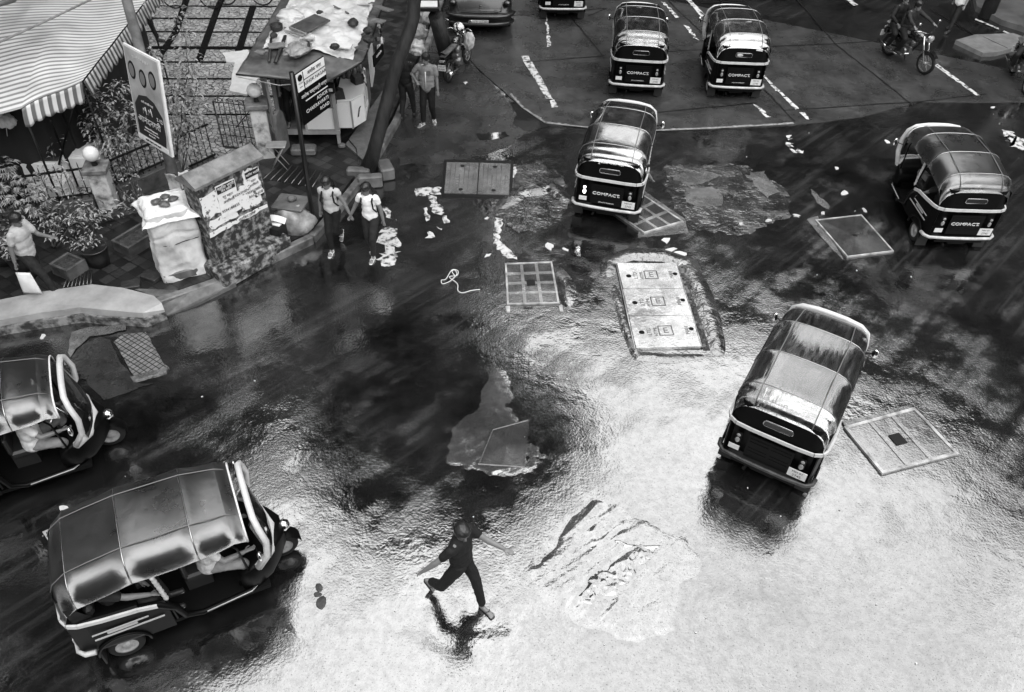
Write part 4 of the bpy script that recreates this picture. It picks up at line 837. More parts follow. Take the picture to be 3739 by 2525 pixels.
# planks of the raised walkway along the kiosk
g = MB(); pw = [S(1262, 530, .16), S(1330, 590, .16), S(1420, 400, .16), S(1400, 330, .16)]; g.prism([(p.x, p.y) for p in pw], .15, .19); tag(g.build('plinth_slab', CONCB), 'flat stone slab running along the right side of the kiosk', 'slab')
g = MB(); g.tube([S(1265, 500, .3), S(1300, 540, .2), S(1310, 600, .16)], .012, 6); tag(g.build('cable', IRON), 'black cable hanging down beside the kiosk leg', 'cable')
# big open grating and small one
GRATE = tile_mat('iron_grating', .10, .03, 9, .22, .4)
for (pts, lab) in [([S(1020, 598, .16), S(1178, 622, .16), S(1140, 682, .16), S(962, 652, .16)], 'large patterned grating in the footpath below the folding table'), ([S(250, 1002, .16), S(335, 985, .16), S(332, 1036, .16), S(232, 1050, .16)], 'small patterned grating beside the walking man at lower left')]:
    g = MB(); g.prism([(p.x, p.y) for p in pts], .14, .157); o = g.build('footpath_grating', GRATE); tag(o, lab, 'grating')
    n_ = 7
    for k in range(n_+1):
        for (a, b, c2, d2) in [(pts[0], pts[1], pts[3], pts[2])]:
            g = MB(); g.tube([a.lerp(b, k/n_)+Vector((0, 0, .0)), c2.lerp(d2, k/n_)], .008, 4); g.build('bar', PATCHM, o)
# ---- street sign
def street_sign():
    b = S(1150, 848, 0); t = thing('street_sign', 'black and white Ashok Nagar street name sign on a dark leaning post', 'sign', (b.x, b.y, 0))
    T = S(1064, 262, 3.36); rel_ = lambda p: p-Vector((b.x, b.y, 0))
    g = MB(); g.tube([(0, 0, 0), rel_(T)], .045, 4); g.build('post', IRON, t)
    tl = rel_(T)+Vector((.05, -.02, -.03)); tr = rel_(S(1150, 221, 3.36)); br = rel_(S(1172, 408, 2.48)); bl = rel_(S(1098, 452, 2.48))
    xd = (tr-tl).normalized(); wd_ = .78; ht = .98; up = Vector((0, 0, 1)); up = ((tl-(rel_(T)*.70)).normalized()*0+Vector((0, 0, 1)))
    lean = rel_(T).normalized(); yd = (lean-xd*lean.dot(xd)).normalized(); M_ = frame(tl, xd, yd); n_ = xd.cross(yd)
    def plate(x0, x1, y0, y1, m, dz, name, par):
        g = MB(); vs = [M_ @ Vector((x, y, z)) for z in (dz, dz+.012) for (x, y) in [(x0, y0), (x1, y0), (x1, y1), (x0, y1)]]
        g.add(vs, [(0, 3, 2, 1), (4, 5, 6, 7), (0, 1, 5, 4), (1, 2, 6, 5), (2, 3, 7, 6), (3, 0, 4, 7)]); return g.build(name, m, par)
    bd = plate(0, wd_, -ht, 0, IRON, 0, 'sign_board', t)
    wh = plate(.005, wd_-.005, -.34, -.02, PAPER, .010, 'white_field', bd); bk = plate(.005, wd_-.005, -.98, -.345, BODYB, .010, 'black_field', bd)
    def tx(s_, size, x, y, m, al='CENTER', par=None, sx_=1.0): text(s_, size, M_ @ Matrix.Translation((x, y, .026)), m, 'lettering', par, .002, al, sx_=sx_)
    tx('अशोक नगर', .09, .48, -.10, PRINT, par=wh); tx('ASHOK NAGAR', .088, .47, -.255, PRINT, par=wh)
    for (a, b_, c_, d_) in [(.17, .178, -.34, -.02), (.17, .775, -.178, -.172)]: plate(a, b_, c_, d_, PRINT, .022, 'rule', wh)
    g = MB(); g.lathe([(0, 0), (.055, 0), (.06, .008), (.0, .009)], M_ @ Vector((.088, -.10, .024)), 14, M_.to_3x3()); g.build('crest', GRILL, wh)
    tx('M.C.G.M', .03, .088, -.20, GREYP, par=wh); tx('WARD', .028, .088, -.27, GREYP, par=wh)
    tx('अशोक चक्रवर्ती मार्ग', .085, .40, -.46, LETT, par=bk); plate(.14, wd_-.02, -.565, -.553, LETT, .022, 'rule', bk)
    tx('ASHOK', .095, wd_-.03, -.65, LETT, 'RIGHT', bk); tx('CHAKRAVARTI', .095, wd_-.03, -.765, LETT, 'RIGHT', bk); tx('ROAD', .095, wd_-.03, -.88, LETT, 'RIGHT', bk)
street_sign()
# ---- election-style banner tied to a tall grey pole
def banner():
    b = S(668, 770, .15); t = thing('lamp_pole', 'tall grey pole leaning left with stencilled numbers', 'pole', (b.x, b.y, .15)); R_ = lambda p: p-Vector((b.x, b.y, .15))
    topp = R_(S(455, -30, 4.25)); g = MB(); g.lathe([(.14, 0), (.145, .4), (.12, .45), (.115, .5)], (0, 0, 0), 14); g.tube([Vector((0, 0, 0)), topp*.5, topp, topp*1.5], [.105, .095, .085, .07], 14); po = g.build('pole_shaft', POLEM, t)
    for k, s_ in enumerate(['WDO', '20', '0']):
        q = topp*(.205-.035*k); text(s_, .085, frame(q+Vector((.0, -.112, 0)), (1, 0, 0), topp), BLKL, 'stencil', po, .002)
    for k in (.12, .19): g = MB(); q = topp*k; g.lathe([(.115, -.015), (.118, 0), (.115, .015)], q, 14); g.build('band', STEEL, po)
    # hoarding
    tl, tr, brr, bll = S(437, 155, 3.62), S(548, 218, 3.62), S(650, 578, 2.02), S(522, 505, 2.02)
    hb = thing('banner_board', 'white framed hoarding with three portrait ovals tied to the grey pole', 'banner', (tl.x, tl.y, 0)); o0 = Vector((tl.x, tl.y, 0))
    xd = (tr-tl+brr-bll).normalized(); yd = (tl-bll+tr-brr).normalized(); yd = (yd-xd*yd.dot(xd)).normalized(); w_ = ((tr-tl).length+(brr-bll).length)/2; h_ = ((tl-bll).length+(tr-brr).length)/2
    ctr = (tl+tr+brr+bll)/4-o0; M_ = frame(ctr, xd, yd)
    print('banner', w_, h_)
    def plate(pts, m, dz, name, par, th=.008):
        g = MB(); g.prism(pts, dz, dz+th, M_); return g.build(name, m, par)
    R4 = lambda x0, x1, y0, y1: [(x0, y0), (x1, y0), (x1, y1), (x0, y1)]
    fr = plate(R4(-w_/2-.025, w_/2+.025, -h_/2-.02, h_/2+.02), PAPER, -.04, 'banner_frame', hb, .04)
    face = plate(R4(-w_/2+.01, w_/2-.01, -h_/2+.02, h_/2-.01), mat('banner_print', .25, .5, lo=.16, hi=.42, vscale=1.6), .001, 'banner_face', hb)
    oval = lambda cx, cy, rx, ry: [(cx+rx*math.cos(a), cy+ry*math.sin(a)) for a in [k*2*PI/20 for k in range(20)]]
    for cx, cy in [(-.30, .27), (-.02, .235), (.25, .27)]:
        plate(oval(cx*w_/.9, cy*h_/1.0+.12*0, .10*w_, .095*h_), GRILL, .010, 'portrait', face); plate(oval(cx*w_/.9, cy*h_-.0, .075*w_, .07*h_), GREYP, .019, 'portrait_face', face, .002)
    dk = plate([(-.42*w_, -.43*h_), (.40*w_, -.43*h_), (.44*w_, -.3*h_), (.42*w_, -.1*h_), (.22*w_, .02*h_), (0, .055*h_), (-.25*w_, .02*h_), (-.42*w_, -.1*h_)], PRINT, .010, 'dark_field', face)
    tt = lambda s_, z, x, y, m, p, sx_=1.0: text(s_, z, M_ @ Matrix.Translation((x*w_, y*h_, .024)), m, 'lettering', p, .002, sx_=sx_)
    tt('आनंदनगरी', .16, -.02, -.24, LETT, dk, w_/.9); tt('१२वी जागतिक नाट्य', .05, 0, -.03, LETT, dk); tt('7-12', .10, .33, -.15, LETT, face); tt('Chikuwadi Playground,', .045, 0, -.32, LETT, dk); tt('Jamli Galli Road, Opp. M. Patil College,', .03, 0, -.355, LETT, dk); tt('Borivali (W)', .04, 0, -.39, LETT, dk)
    tt('ग्रा म दे व ता  उ त्स व', .06, 0, .43, LETT, face); plate(R4(-.48*w_, .46*w_, -.49*h_, -.445*h_), PAPER, .010, 'foot_strip', face); tt('हार्दिक स्वागत आपले सर्वांचे', .045, 0, -.467, PRINT, face)
    for x, y in [(-.12, -.10), (.05, -.09)]:
        g = MB(); g.tube([M_ @ Vector(((x+a)*w_, (y+c_)*h_, .022)) for a, c_ in [(-.05, -.06), (-.03, 0), (0, -.03), (.03, .02), (.06, -.06)]], .008, 5); g.build('line_drawing', LETT, dk)
banner()
cloth(lambda u, v: S(600, 630, 1.05)*(1-u)+S(645, 640, 1.05)*u+Vector((0, 0, -.55*v)), 10, 14, 'torn_poster', PLW, None, .04, 5, .004); tag(COL.objects['torn_poster'], 'torn grey paper hanging on the left of the grey pole', 'poster')
cloth(lambda u, v: S(648, 625, 1.1)*(1-u)+S(690, 622, 1.1)*u+Vector((0, 0, -.40*v*(1-.6*u))), 10, 10, 'torn_poster', PAPER, None, .04, 5, .004, 9); tag([o for o in COL.objects if o.name.startswith('torn_poster')][-1], 'torn white paper hanging on the right of the grey pole', 'poster')
# ---- pillars with globes
def pillar(c, w, h, rz, label, gl, gr=.13):
    t = thing('gate_pillar', label, 'pillar', c, rz); g = MB(); g.box((0, 0, h/2), (w, w, h), bev=.015); g.build('shaft', PLW, t)
    g = MB(); g.box((0, 0, h+.05), (w+.12, w+.12, .10), bev=.012); g.build('cap', mat('stained_concrete_cap', .13, .6, lo=.04, hi=.24, vscale=5, vdetail=6, bump=.008), t)
    lt = thing('globe_lamp', gl, 'lamp', (c[0], c[1], c[2]+h+.10), 0); g = MB(); g.lathe([(.055, 0), (.05, .05), (.035, .09), (.045, .10)], n=12); g.build('lamp_base', IRON, lt); g = MB(); g.ell((0, 0, .10+gr*.95), (gr, gr, gr), nu=22, nv=14); g.build('globe', GLOBE, lt)
    return t
p = S(968, 600, .1); pillar((-5.62, 15.75, .1), .34, 1.22, .25, 'peeling whitewashed gate pillar left of the phone kiosk', 'clean white globe lamp on the gate pillar by the kiosk', .15)
pillar((-8.2, 13.45, .1), .34, .92, .2, 'white pillar with stained cap in the shrubs behind the wrapped stack', 'white globe lamp half hidden by twigs above the left pillar', .15)
pb = MB(); pb.box((0, 0, .45), (.26, .26, .9)); pb.box((0, 0, .93), (.33, .33, .08), bev=.01); o = pb.build('fence_pillar', PLW); o.location = (-7.35, 15.1, .1); tag(o, 'short white fence pillar between the banner and the iron gate', 'pillar')
# round-topped grey stone slab leaning on the gate pillar
g = MB(); pr = [(-.2, 0), (.2, 0), (.22, .55), (.16, .85), (.05, .95), (-.12, .9), (-.2, .6)]; g.prism(pr, 0, .07, Matrix.Translation((-5.20, 15.62, .35)) @ Matrix.Rotation(1.35, 4, 'Z') @ Matrix.Rotation(PI/2, 4, 'X')); tag(g.build('stone_slab', CONCB), 'grey round-topped slab leaning against the gate pillar beside the kiosk', 'slab')
# ---- low wall with iron fence, gate
WALLM = mat('stained_low_wall', .05, .6, lo=.015, hi=.11, vscale=2.5, vdetail=6, bump=.01)
ft = thing('garden_fence', 'black iron railing on a stained low wall along the plaza', 'fence')
fl = [Vector((-13.5, 12.15, 0)), Vector((-10.0, 12.85, 0)), Vector((-8.45, 13.42, 0))]; fl2 = [Vector((-8.05, 13.62, 0)), Vector((-7.2, 14.75, 0)), Vector((-7.15, 15.15, 0))]
def fence_run(a, b, wall_h=.42, top=1.05, par=None):
    d = (b-a); L_ = d.length; d.normalize(); an = math.atan2(d.y, d.x); mid = (a+b)/2; nn = Vector((-d.y, d.x, 0))
    g = MB(); g.box((mid.x, mid.y, wall_h/2), (L_, .22, wall_h), an, bev=.012); g.build('low_wall', WALLM, par)
    for z in (wall_h+.08, top): g = MB(); g.box((mid.x, mid.y, z), (L_, .035, .035), an); g.build('rail', IRON, par)
    n_ = int(L_/.13)
    for k in range(n_): p = a+d*((k+.5)*L_/n_); g = MB(); g.tube([p+Vector((0, 0, wall_h)), p+Vector((0, 0, top+.10)), p+Vector((0, 0, top+.16))], [.009, .009, .001], 5); g.build('fence_bar', IRON, par)
fence_run(fl[0], fl[1], par=ft); fence_run(fl[1], fl[2], par=ft); fence_run(fl2[0], fl2[1], .55, 1.1, ft); fence_run(Vector((-7.1, 15.0, 0)), Vector((-6.7, 15.55, 0)), .15, .95, ft)
gt = thing('iron_gate', 'half open black wrought iron gate with scrolls by the gate pillar', 'gate', (-5.85, 15.9, .12), math.radians(172))
def gbar(pts, r=.012, name='gate_bar'): g = MB(); g.tube(pts, r, 5); g.build(name, IRON, gt)
gw, gh = .82, 1.12
gbar([(0, 0, .05), (0, 0, gh), (gw, 0, gh), (gw, 0, .05), (0, 0, .05)], .022, 'gate_frame')
for k in range(1, 7): x = gw*k/7; gbar([(x, 0, .05), (x, 0, gh+.10)], .009)
for z in (.35, .6): gbar([(0, 0, z), (gw, 0, z)], .009)
for cx in (.18, .42, .66): gbar([(cx+.09*math.cos(a)*(1-a/9), .0, gh+.06+.06*math.sin(a)*(1-a/9)) for a in [q*.6 for q in range(12)]], .008, 'scroll')
gbar([(0, 0, gh*.9), (gw*.5, .01, gh*.5), (gw*.5, .01, gh*.52)], .012, 'gate_brace')
# railing and pale panel seen left of the kiosk door
r2 = thing('side_railing', 'short slanted black railing behind the gate pillar, left of the kiosk', 'railing'); a, b = Vector((-5.65, 17.0, .15)), Vector((-5.40, 18.6, .15))
for z in (.35, 1.15): g = MB(); g.tube([a+Vector((0, 0, z)), b+Vector((0, 0, z))], .02, 6); g.build('rail', IRON, r2)
for k in range(11): p = a.lerp(b, k/10); g = MB(); g.tube([p+Vector((0, 0, .05)), p+Vector((0, 0, 1.25))], .01, 5); g.build('railing_bar', IRON, r2)
# ---- poster covered masonry slab (notice wall)
def notice_wall():
    bl = S(795, 965, .38); br = S(1000, 850, .38); d = (br-bl); d.z = 0; W_ = d.length; an = math.atan2(d.y, d.x)
    POST = mat('poster_scarred_plaster', .05, .6, lo=.014, hi=.26, vscale=8, vdetail=8, thr=(.46, .66), bump=.012, bscale=11)
    CAPM = mat('mottled_concrete_cap', .12, .6, lo=.05, hi=.2, vscale=4, vdetail=7, bump=.01)
    t = thing('notice_wall', 'slanting masonry slab covered with torn job posters on a stained plinth', 'notice board', (bl.x, bl.y, .0), an)
    print('notice', W_, an)
    D_ = .42
    g = MB(); g.box((W_/2, D_/2-.1, .19), (W_+.30, D_+.42, .38), bev=.04); g.build('plinth', POST, t)
    H_ = 2.0
    g = MB(); g.prism([(0, 0), (W_, 0), (W_, D_), (0, D_)], .38, H_); g.build('wall_body', POST, t)
    g = MB(); prof = [(-.07, H_-.03), (-.07, H_+.02), (D_*.55, H_+.17), (D_+.07, H_+.02), (D_+.07, H_-.03)]
    vs = [Vector((x, y, z)) for x in (-.07, W_+.07) for (y, z) in prof]; n_ = 5; g.add(vs, [(0, 1, 2, 3, 4), (9, 8, 7, 6, 5)]+[(i, i+5, (i+1) % 5+5, (i+1) % 5) for i in range(5)]); g.build('cap', CAPM, t, clean=True)
    PO = mat('torn_white_poster', .5, .6, lo=.10, hi=.6, vscale=10, vdetail=8, thr=(.38, .44))
    def poster(x0, x1, z0, z1, m, name='poster', y=-.012, sl=0.0, ragged=.02, seed=1):
        pts = rag([(x0, z0), (x1, z0+sl), (x1, z1+sl), (x0, z1)], .08, ragged, seed); g = MB(); g.prism(pts, 0, .006, Matrix(((1, 0, 0, 0), (0, 0, 1, y), (0, 1, 0, 0), (0, 0, 0, 1)))); return g.build(name, m, t, clean=True)
    poster(.0, .32, 1.35, 1.80, PO, seed=2, ragged=.04); p1 = poster(.32, .72, 1.22, 1.85, PAPER, y=-.02, seed=3, ragged=.006); poster(.70, 1.05, 1.26, 1.62, PO, seed=4, ragged=.04); p2 = poster(.90, W_-.06, 1.30, 1.88, PO, y=-.018, seed=5, ragged=.035)
    poster(.05, W_*.5, 1.10, 1.28, PO, y=-.009, seed=6, ragged=.03); poster(.0, W_-.02, .98, 1.06, PO, y=-.010, seed=7, ragged=.02); poster(.75, W_-.1, 1.14, 1.28, PO, y=-.011, seed=8, ragged=.02)
    Fx = lambda x, z, dy=-.03: frame((x, dy, z), (1, 0, 0), (0, 0, 1))
    g = MB(); g.box((.52, -.024, 1.76), (.37, .006, .14)); hd = g.build('poster_heading', PRINT, p1); text('महिला भर्ती', .075, Fx(.52, 1.785), PAPER, 'lettering', hd, .001); text('तीन महीने', .06, Fx(.52, 1.725), PAPER, 'lettering', hd, .001)
    for s_, z_, sz in [('ग्रु महार', 1.60, .07), ('अधिकारी', 1.50, .07), ('9594188835', 1.34, .075)]: text(s_, sz, Fx(.52, z_), PRINT, 'lettering', p1, .001)
    g = MB(); g.box((1.08, -.026, 1.78), (.28, .006, .12)); hd2 = g.build('poster_heading', PRINT, p2); text('महिला भर्ती', .06, Fx(1.08, 1.78, -.033), PAPER, 'lettering', hd2, .001)
    for s_, z_, sz in [('महार', 1.64, .06), ('अधिकारी', 1.56, .06), ('9594188835', 1.45, .07), ('BACK JOB', 1.36, .07)]: text(s_, sz, Fx(1.08, z_), PRINT, 'lettering', p2, .001)
    text('05', .07, Fx(W_-.05, 1.84), PRINT, 'lettering', p2, .001); text('TREATMENT', .07, Fx(.80, 1.52, -.03), PRINT, 'lettering', p1, .001); text('स्टिकर जॉब', .08, Fx(.8, 1.02, -.022), PRINT, 'lettering', p1, .001)
notice_wall()
# ---- wrapped stack with stones
def wrapped():
    c = Vector((-6.12, 11.62, .15)); t = thing('wrapped_stack', 'tall goods stack wrapped in pale plastic sheet standing on the kerb', 'bundle', c, math.radians(30))
    def side(u, v):
        a = u*2*PI; z = v*1.38; rx = .38*(1+.12*(1-v)**2); ry = .37
        p_ = 7.0; ca, sa = math.cos(a), math.sin(a); k = (abs(ca)**p_+abs(sa)**p_)**(-1/p_); sag = .03*math.sin(a*5+v*7)*(1-abs(v-.45))
        w_ = 1-.03*math.exp(-((v-.60+.1*math.sin(a))/.03)**2)+.045*(.5-abs(mnoise.noise(Vector((math.cos(a)*3.2, math.sin(a)*3.2, v*1.3+2)))))*1.6+.03*mnoise.noise(Vector((math.cos(a)*7, math.sin(a)*7, v*3))); return Vector((ca*k*rx*w_+sag*ca, sa*k*ry*w_+sag*sa, z))
    o = cloth(side, 130, 80, 'plastic_wrap', mat('wrapping_plastic', .55, .3, lo=.30, hi=.62, vscale=1.8, vdetail=4, bump=.02, bscale=7), t, .03, 3.0, .006)
    g = MB(); g.box((0, 0, .09), (.80, .76, .18), bev=.02); g.build('wooden_base', WOOD, t)
    def lid(u, v):
        x, y = (u-.5)*1.02, (v-.5)*.98; r = max(abs(x), abs(y)); cr_ = abs(x)*abs(y)*4; z = 1.40+.03*mnoise.noise(Vector((x*5, y*5, 0)))-max(0, r-.30)*.95+cr_*.03
        if r > .33: f_ = 1-.25*(r-.33)/.2*(1-min(1, cr_/.9)*.9); x *= f_; y *= f_
        return Vector((x, y, z))
    cloth(lid, 44, 44, 'top_sheet', mat('white_plastic_sheet', .62, .3, var=.1, vscale=3), t, .03, 5, .005, 3)
    g = MB(); g.tube([side(k/40, .56)*1.0+Vector((0, 0, 0)) for k in range(41)], .008, 5); g.build('tie_string', IRON, t)
    DST = mat('grey_wet_rubble', .07, .4, var=.5, vscale=12, bump=.006)
    for i, (x, y, r_, l_) in enumerate([(-.12, .02, .09, 'broken grey stone at the left on the wrapped stack'), (.05, .12, .085, 'dark stone farthest back on top of the wrapped stack'), (.16, -.02, .09, 'dark rough stone at the right on the wrapped stack'), (.0, -.12, .10, 'flat grey stone nearest the front of the wrapped stack')]):
        q = Matrix.Translation(c) @ Matrix.Rotation(math.radians(30), 4, 'Z') @ Vector((x, y, 1.40)); rock('stone', q, r_, DST, l_, seed=20+i, sq=(1, .85, .5))
wrapped()
# ---- rubble, black crate and stone stool to the right of the notice wall
def small_stack():
    c = S(1090, 850, .12); bagblob('cloth_bundle', (c.x-.05, c.y+.1, .33), .30, BAGG, 'sagging cloth covered bundle at the kerb right of the notice wall', 'bundle', (1.2, .9, 1.1), 8, .25, 1.8)
    g = MB(); g.box((0, 0, .03), (.62, .52, .06), bev=.015); o = g.build('cover_slab', CONCB); o.location = (c.x-.12, c.y+.25, .62); o.rotation_euler = (0, 0, -.15); tag(o, 'grey slab lying on the cloth bundle right of the notice wall', 'slab')
    rock('stone', (c.x-.10, c.y+.28, .68), .10, CONCB, 'single pale stone on the slab right of the notice wall', seed=33)
    c = S(1010, 870, .15); g = MB(); g.prism([(-.22, -.16), (.22, -.16), (.18, .16), (-.18, .16)], 0, .42); o = g.build('black_crate', IRON); o.location = (c.x, c.y-.05, .10); o.rotation_euler = (0, 0, -.3); tag(o, 'black crate between the notice wall and the cloth bundle', 'crate')
    g = MB(); g.grid(lambda u, v: (c.x-.2+.45*u, c.y-.05+.16*v-.05*u, .56+.05*math.sin(PI*u)+.03*v), 10, 4); g.box((c.x, c.y, .54), (.38, .2, .02), -.3); o = g.build('white_tray', PAPER); tag(o, 'curved white tray lying on the black crate', 'tray')
small_stack()
c = S(480, 1045, .15); blockobj((c.x, c.y, .15), (.32, .22, .07), .3, 'loose paving stone on the footpath edge by the wrapped stack', STONE, 'stone', 'paving_stone', .01)
c = S(555, 1015, .15); blockobj((c.x, c.y, .15), (.35, .22, .08), -.4, 'dark loose stone left of the wrapped stack base', STONE, 'stone', 'paving_stone', .01)
# tree surround blocks
for i, (a, b, w_, d_, l_) in enumerate([(1310, 640, .5, .2, 'long stone block left of the kerb tree'), (1352, 665, .52, .2, 'stone block in front of the kerb tree'), (1408, 625, .3, .5, 'stone block right of the kerb tree')]):
    c = S(a, b, .1); blockobj((c.x, c.y, .0), (w_, d_, .28), .2*i, l_, CONCB, 'block', 'kerb_block', .03)
# dark post with white-topped box at the upper edge, and trunk behind the men
g = MB(); p0 = S(1640, 235, 0); g.tube([(p0.x, p0.y, 0), tuple(S(1590, 55, 1.55))], [.22, .19], 14); o = g.build('dark_drum_post', BARK); tag(o, 'thick dark bollard stump behind the smoking man', 'post')
c = S(1560, 22, 1.75); g = MB(); g.box((c.x, c.y, c.z), (.62, .5, .10), .1, bev=.02); o = g.build('utility_box', IRON); g = MB(); g.box((c.x, c.y, c.z+.056), (.52, .40, .02), .1); g.build('white_lid', WHITE, o); tag(o, 'black box with white lid on top of the dark post', 'box')
# goods piled behind the men
for i, (a, b, r_, z, m_) in enumerate([(1525, 120, .25, .9, BAGG), (1530, 60, .26, 1.2, BAGG), (1520, 170, .22, .6, TARP)]):
    c = S(a, b, z); bagblob('sack', (c.x, c.y, z), r_, m_, ['grey sack in the middle of the pile behind the kiosk', 'grey sack on top of the pile behind the kiosk', 'pale sack at the bottom of the pile behind the kiosk'][i], 'sack', (1, 1, 1), 40+i)
# ================================================================== PEOPLE
SKIN = mat('brown_skin', .13, .5, var=.1, vscale=20); HAIR = mat('black_hair', .006, .4, bump=.004, bscale=60, stretch=(1, 1, .3))
def fabric(name, g, var=.15, sc=9): return mat(name, g, .75, var=var, vscale=sc, bump=.006, bscale=22, spec=.3)
C_BLACK = fabric('black_cotton', .006); C_WHITE = fabric('white_cotton', .62, .1); C_GREY = fabric('grey_shirt', .17, .35, 5); C_DARK = fabric('dark_denim', .014, .35); C_LGREY = fabric('pale_grey_cotton', .36, .12); C_STR = fabric('striped_white_shirt', .5, .2, 30)
SHOE = mat('dark_shoe', .02, .5); SANDAL = mat('white_sandal', .55, .5); EYE = mat('dark_eye', .01, .2); LIP = mat('lips', .07, .5)
def ik(a, b, l1, l2, hint):
    a, b, hint = Vector(a), Vector(b), Vector(hint); d = b-a; D = min(d.length, (l1+l2)*.995); dn = d.normalized(); b = a+dn*D
    x = (l1*l1-l2*l2+D*D)/(2*D); h = math.sqrt(max(0, l1*l1-x*x)); p = hint-dn*hint.dot(dn); p = p.normalized() if p.length > 1e-5 else Vector((0, 0, 1))
    return a+dn*x+p*h, b
def cap_(g, a, b, ra, rb, n=12, flat=1.0):
    a, b = Vector(a), Vector(b); d = b-a; t = d.normalized(); L = [(a-t*ra*.75, ra*.55), (a-t*ra*.4, ra*.88)]+[(a.lerp(b, k/4), ra+(rb-ra)*k/4) for k in range(5)]+[(b+t*rb*.4, rb*.88), (b+t*rb*.75, rb*.55)]
    g.tube([q[0] for q in L], [q[1] for q in L], n, flat=flat)
def person(label, loc, rz=0.0, h=1.68, pelvis=(0, 0, .93), lean=(0, 0), twist=0.0, LH=(.05, .26, .80), RH=(.05, -.26, .80), LF=(.12, .09, .085), RF=(-.12, -.09, .085), head=(0, 0, 0), footdir=(0, 0), lhint=(-1, .3, 0), rhint=(-1, -.3, 0),
           lk=(1, 0, 0), rk=(1, 0, 0), top=C_WHITE, legs=C_DARK, sleeve=.5, long_hair=False, legrad=1.0, shoes=SHOE, footpitch=(0, 0), toprad=1.0, group=None, female=False, collar=False, cat='person', voxel=.0085):
    k = h/1.7; t = thing('person', label, cat, loc, rz, group, k)
    P = Vector(pelvis); up = Vector((math.sin(lean[0]), math.sin(lean[1]), 1)).normalized()
    sdv = Vector((-math.sin(twist), math.cos(twist), 0)); sdv = (sdv-up*sdv.dot(up)).normalized(); fw = sdv.cross(up)
    chest = P+up*.34; neck = P+up*.50; hd = neck+up*.13+fw*.03; sw = .155 if female else .185
    shL = neck+sdv*sw-up*.035; shR = neck-sdv*sw-up*.035; hipL = P+Vector((0, .085, -.02)); hipR = P-Vector((0, .085, .02))
    elL, haL = ik(shL, Vector(LH), .28, .25, lhint); elR, haR = ik(shR, Vector(RH), .28, .25, rhint)
    knL, anL = ik(hipL, Vector(LF), .43, .42, lk); knR, anR = ik(hipR, Vector(RF), .43, .42, rk)
    yaw, pitch, roll = head; HM = (Matrix.Rotation(yaw, 3, 'Z') @ Matrix.Rotation(pitch, 3, 'Y') @ Matrix.Rotation(roll, 3, 'X')); 
    fm = Matrix((fw, sdv, up)).transposed(); HM = fm @ HM
    hp = lambda x, y, z: hd+HM @ Vector((x, y, z))
    def rotY(d): return d
    # body: one continuous surface
    TM = Matrix((fw, sdv, up)).transposed(); fe = .9 if female else 1.0
    g = MB(); cap_(g, P, chest, .105, .105); g.ell(chest+up*.03, (.105, .155*fe, .17), TM); g.ell(P+up*.03, (.10, .145, .13), TM); g.ell(chest-up*.14, (.095, .135*fe, .16), TM); cap_(g, neck-up*.06, hd, .052, .05); cap_(g, shL, shR, .055, .055)
    g.ell(hp(0, 0, .045), (.088, .072, .10), HM); g.ell(hp(.025, 0, -.025), (.062, .052, .075), HM); g.ell(hp(.052, 0, -.075), (.028, .03, .022), HM)
    cap_(g, hp(.078, 0, .035), hp(.098, 0, -.005), .010, .014, 8); g.ell(hp(.075, 0, -.045), (.018, .026, .012), HM, 10, 6)
    for s in (-1, 1): g.ell(hp(-.005, s*.076, .01), (.018, .010, .03), HM, 8, 6)
    for sh, el, ha, s in ((shL, elL, haL, 1), (shR, elR, haR, -1)):
        cap_(g, sh, el, .048, .040); cap_(g, el, ha, .043, .029)
        d = (ha-el).normalized(); u2 = d.cross(sdv*s); u2 = u2.normalized() if u2.length > .05 else Vector((0, 0, 1)); s2 = u2.cross(d).normalized()
        cap_(g, ha+d*.01, ha+d*.075, .026, .030, flat=.55)
        for j, (o_, l_) in enumerate([(-.026, .062), (-.009, .074), (.009, .070), (.025, .056)]):
            b0 = ha+d*.085+s2*o_; b1 = b0+d*l_*.55+u2*.006; b2 = b1+d*l_*.35-u2*.018
            cap_(g, b0, b1, .0095, .009, 6); cap_(g, b1, b2, .009, .008, 6)
        th = ha+d*.03+s2*(.026*-1); cap_(g, th, th+d*.03-s2*.025, .012, .010, 6); cap_(g, th+d*.03-s2*.025, th+d*.062-s2*.030, .010, .009, 6)
    feet = []
    for hip, kn, an, fd, fp in ((hipL, knL, anL, footdir[0], footpitch[0]), (hipR, knR, anR, footdir[1], footpitch[1])):
        cap_(g, hip, kn, .082*legrad, .055); cap_(g, kn, an, .056, .036)
        f_ = Vector((math.cos(fd)*math.cos(fp), math.sin(fd)*math.cos(fp), -math.sin(fp))); dn = Vector((math.cos(fd)*math.sin(fp), math.sin(fd)*math.sin(fp), math.cos(fp)))*-1
        heel = an-f_*.03+dn*.045; toe = an+f_*.15+dn*.062; cap_(g, an, heel, .036, .032, 8); cap_(g, heel, toe, .032, .026, 10); cap_(g, an+f_*.11+dn*.055, toe+f_*.02, .036, .030, 10, .7); feet.append((an, f_, dn, heel, toe))
        for j in range(5):
            ss = f_.cross(dn); cap_(g, toe+ss*(-.032+.016*j), toe+ss*(-.036+.018*j)+f_*(.045-.004*abs(j-1)), .011, .009, 6)
    body = solid(g, 'body', SKIN, t, voxel=voxel, smit=2)
    for s in (-1, 1): q = MB(); q.ell(hp(.083, s*.032, .025), (.005, .010, .005), HM, 8, 6); q.build('eye', EYE, body)
    q = MB(); q.ell(hp(.093, 0, -.048), (.005, .024, .008), HM, 8, 6); q.build('mouth', LIP, body)
    for s in (-1, 1): q = MB(); q.ell(hp(.084, s*.034, .048), (.004, .017, .0028), HM, 8, 6); q.build('eyebrow', HAIR, body)
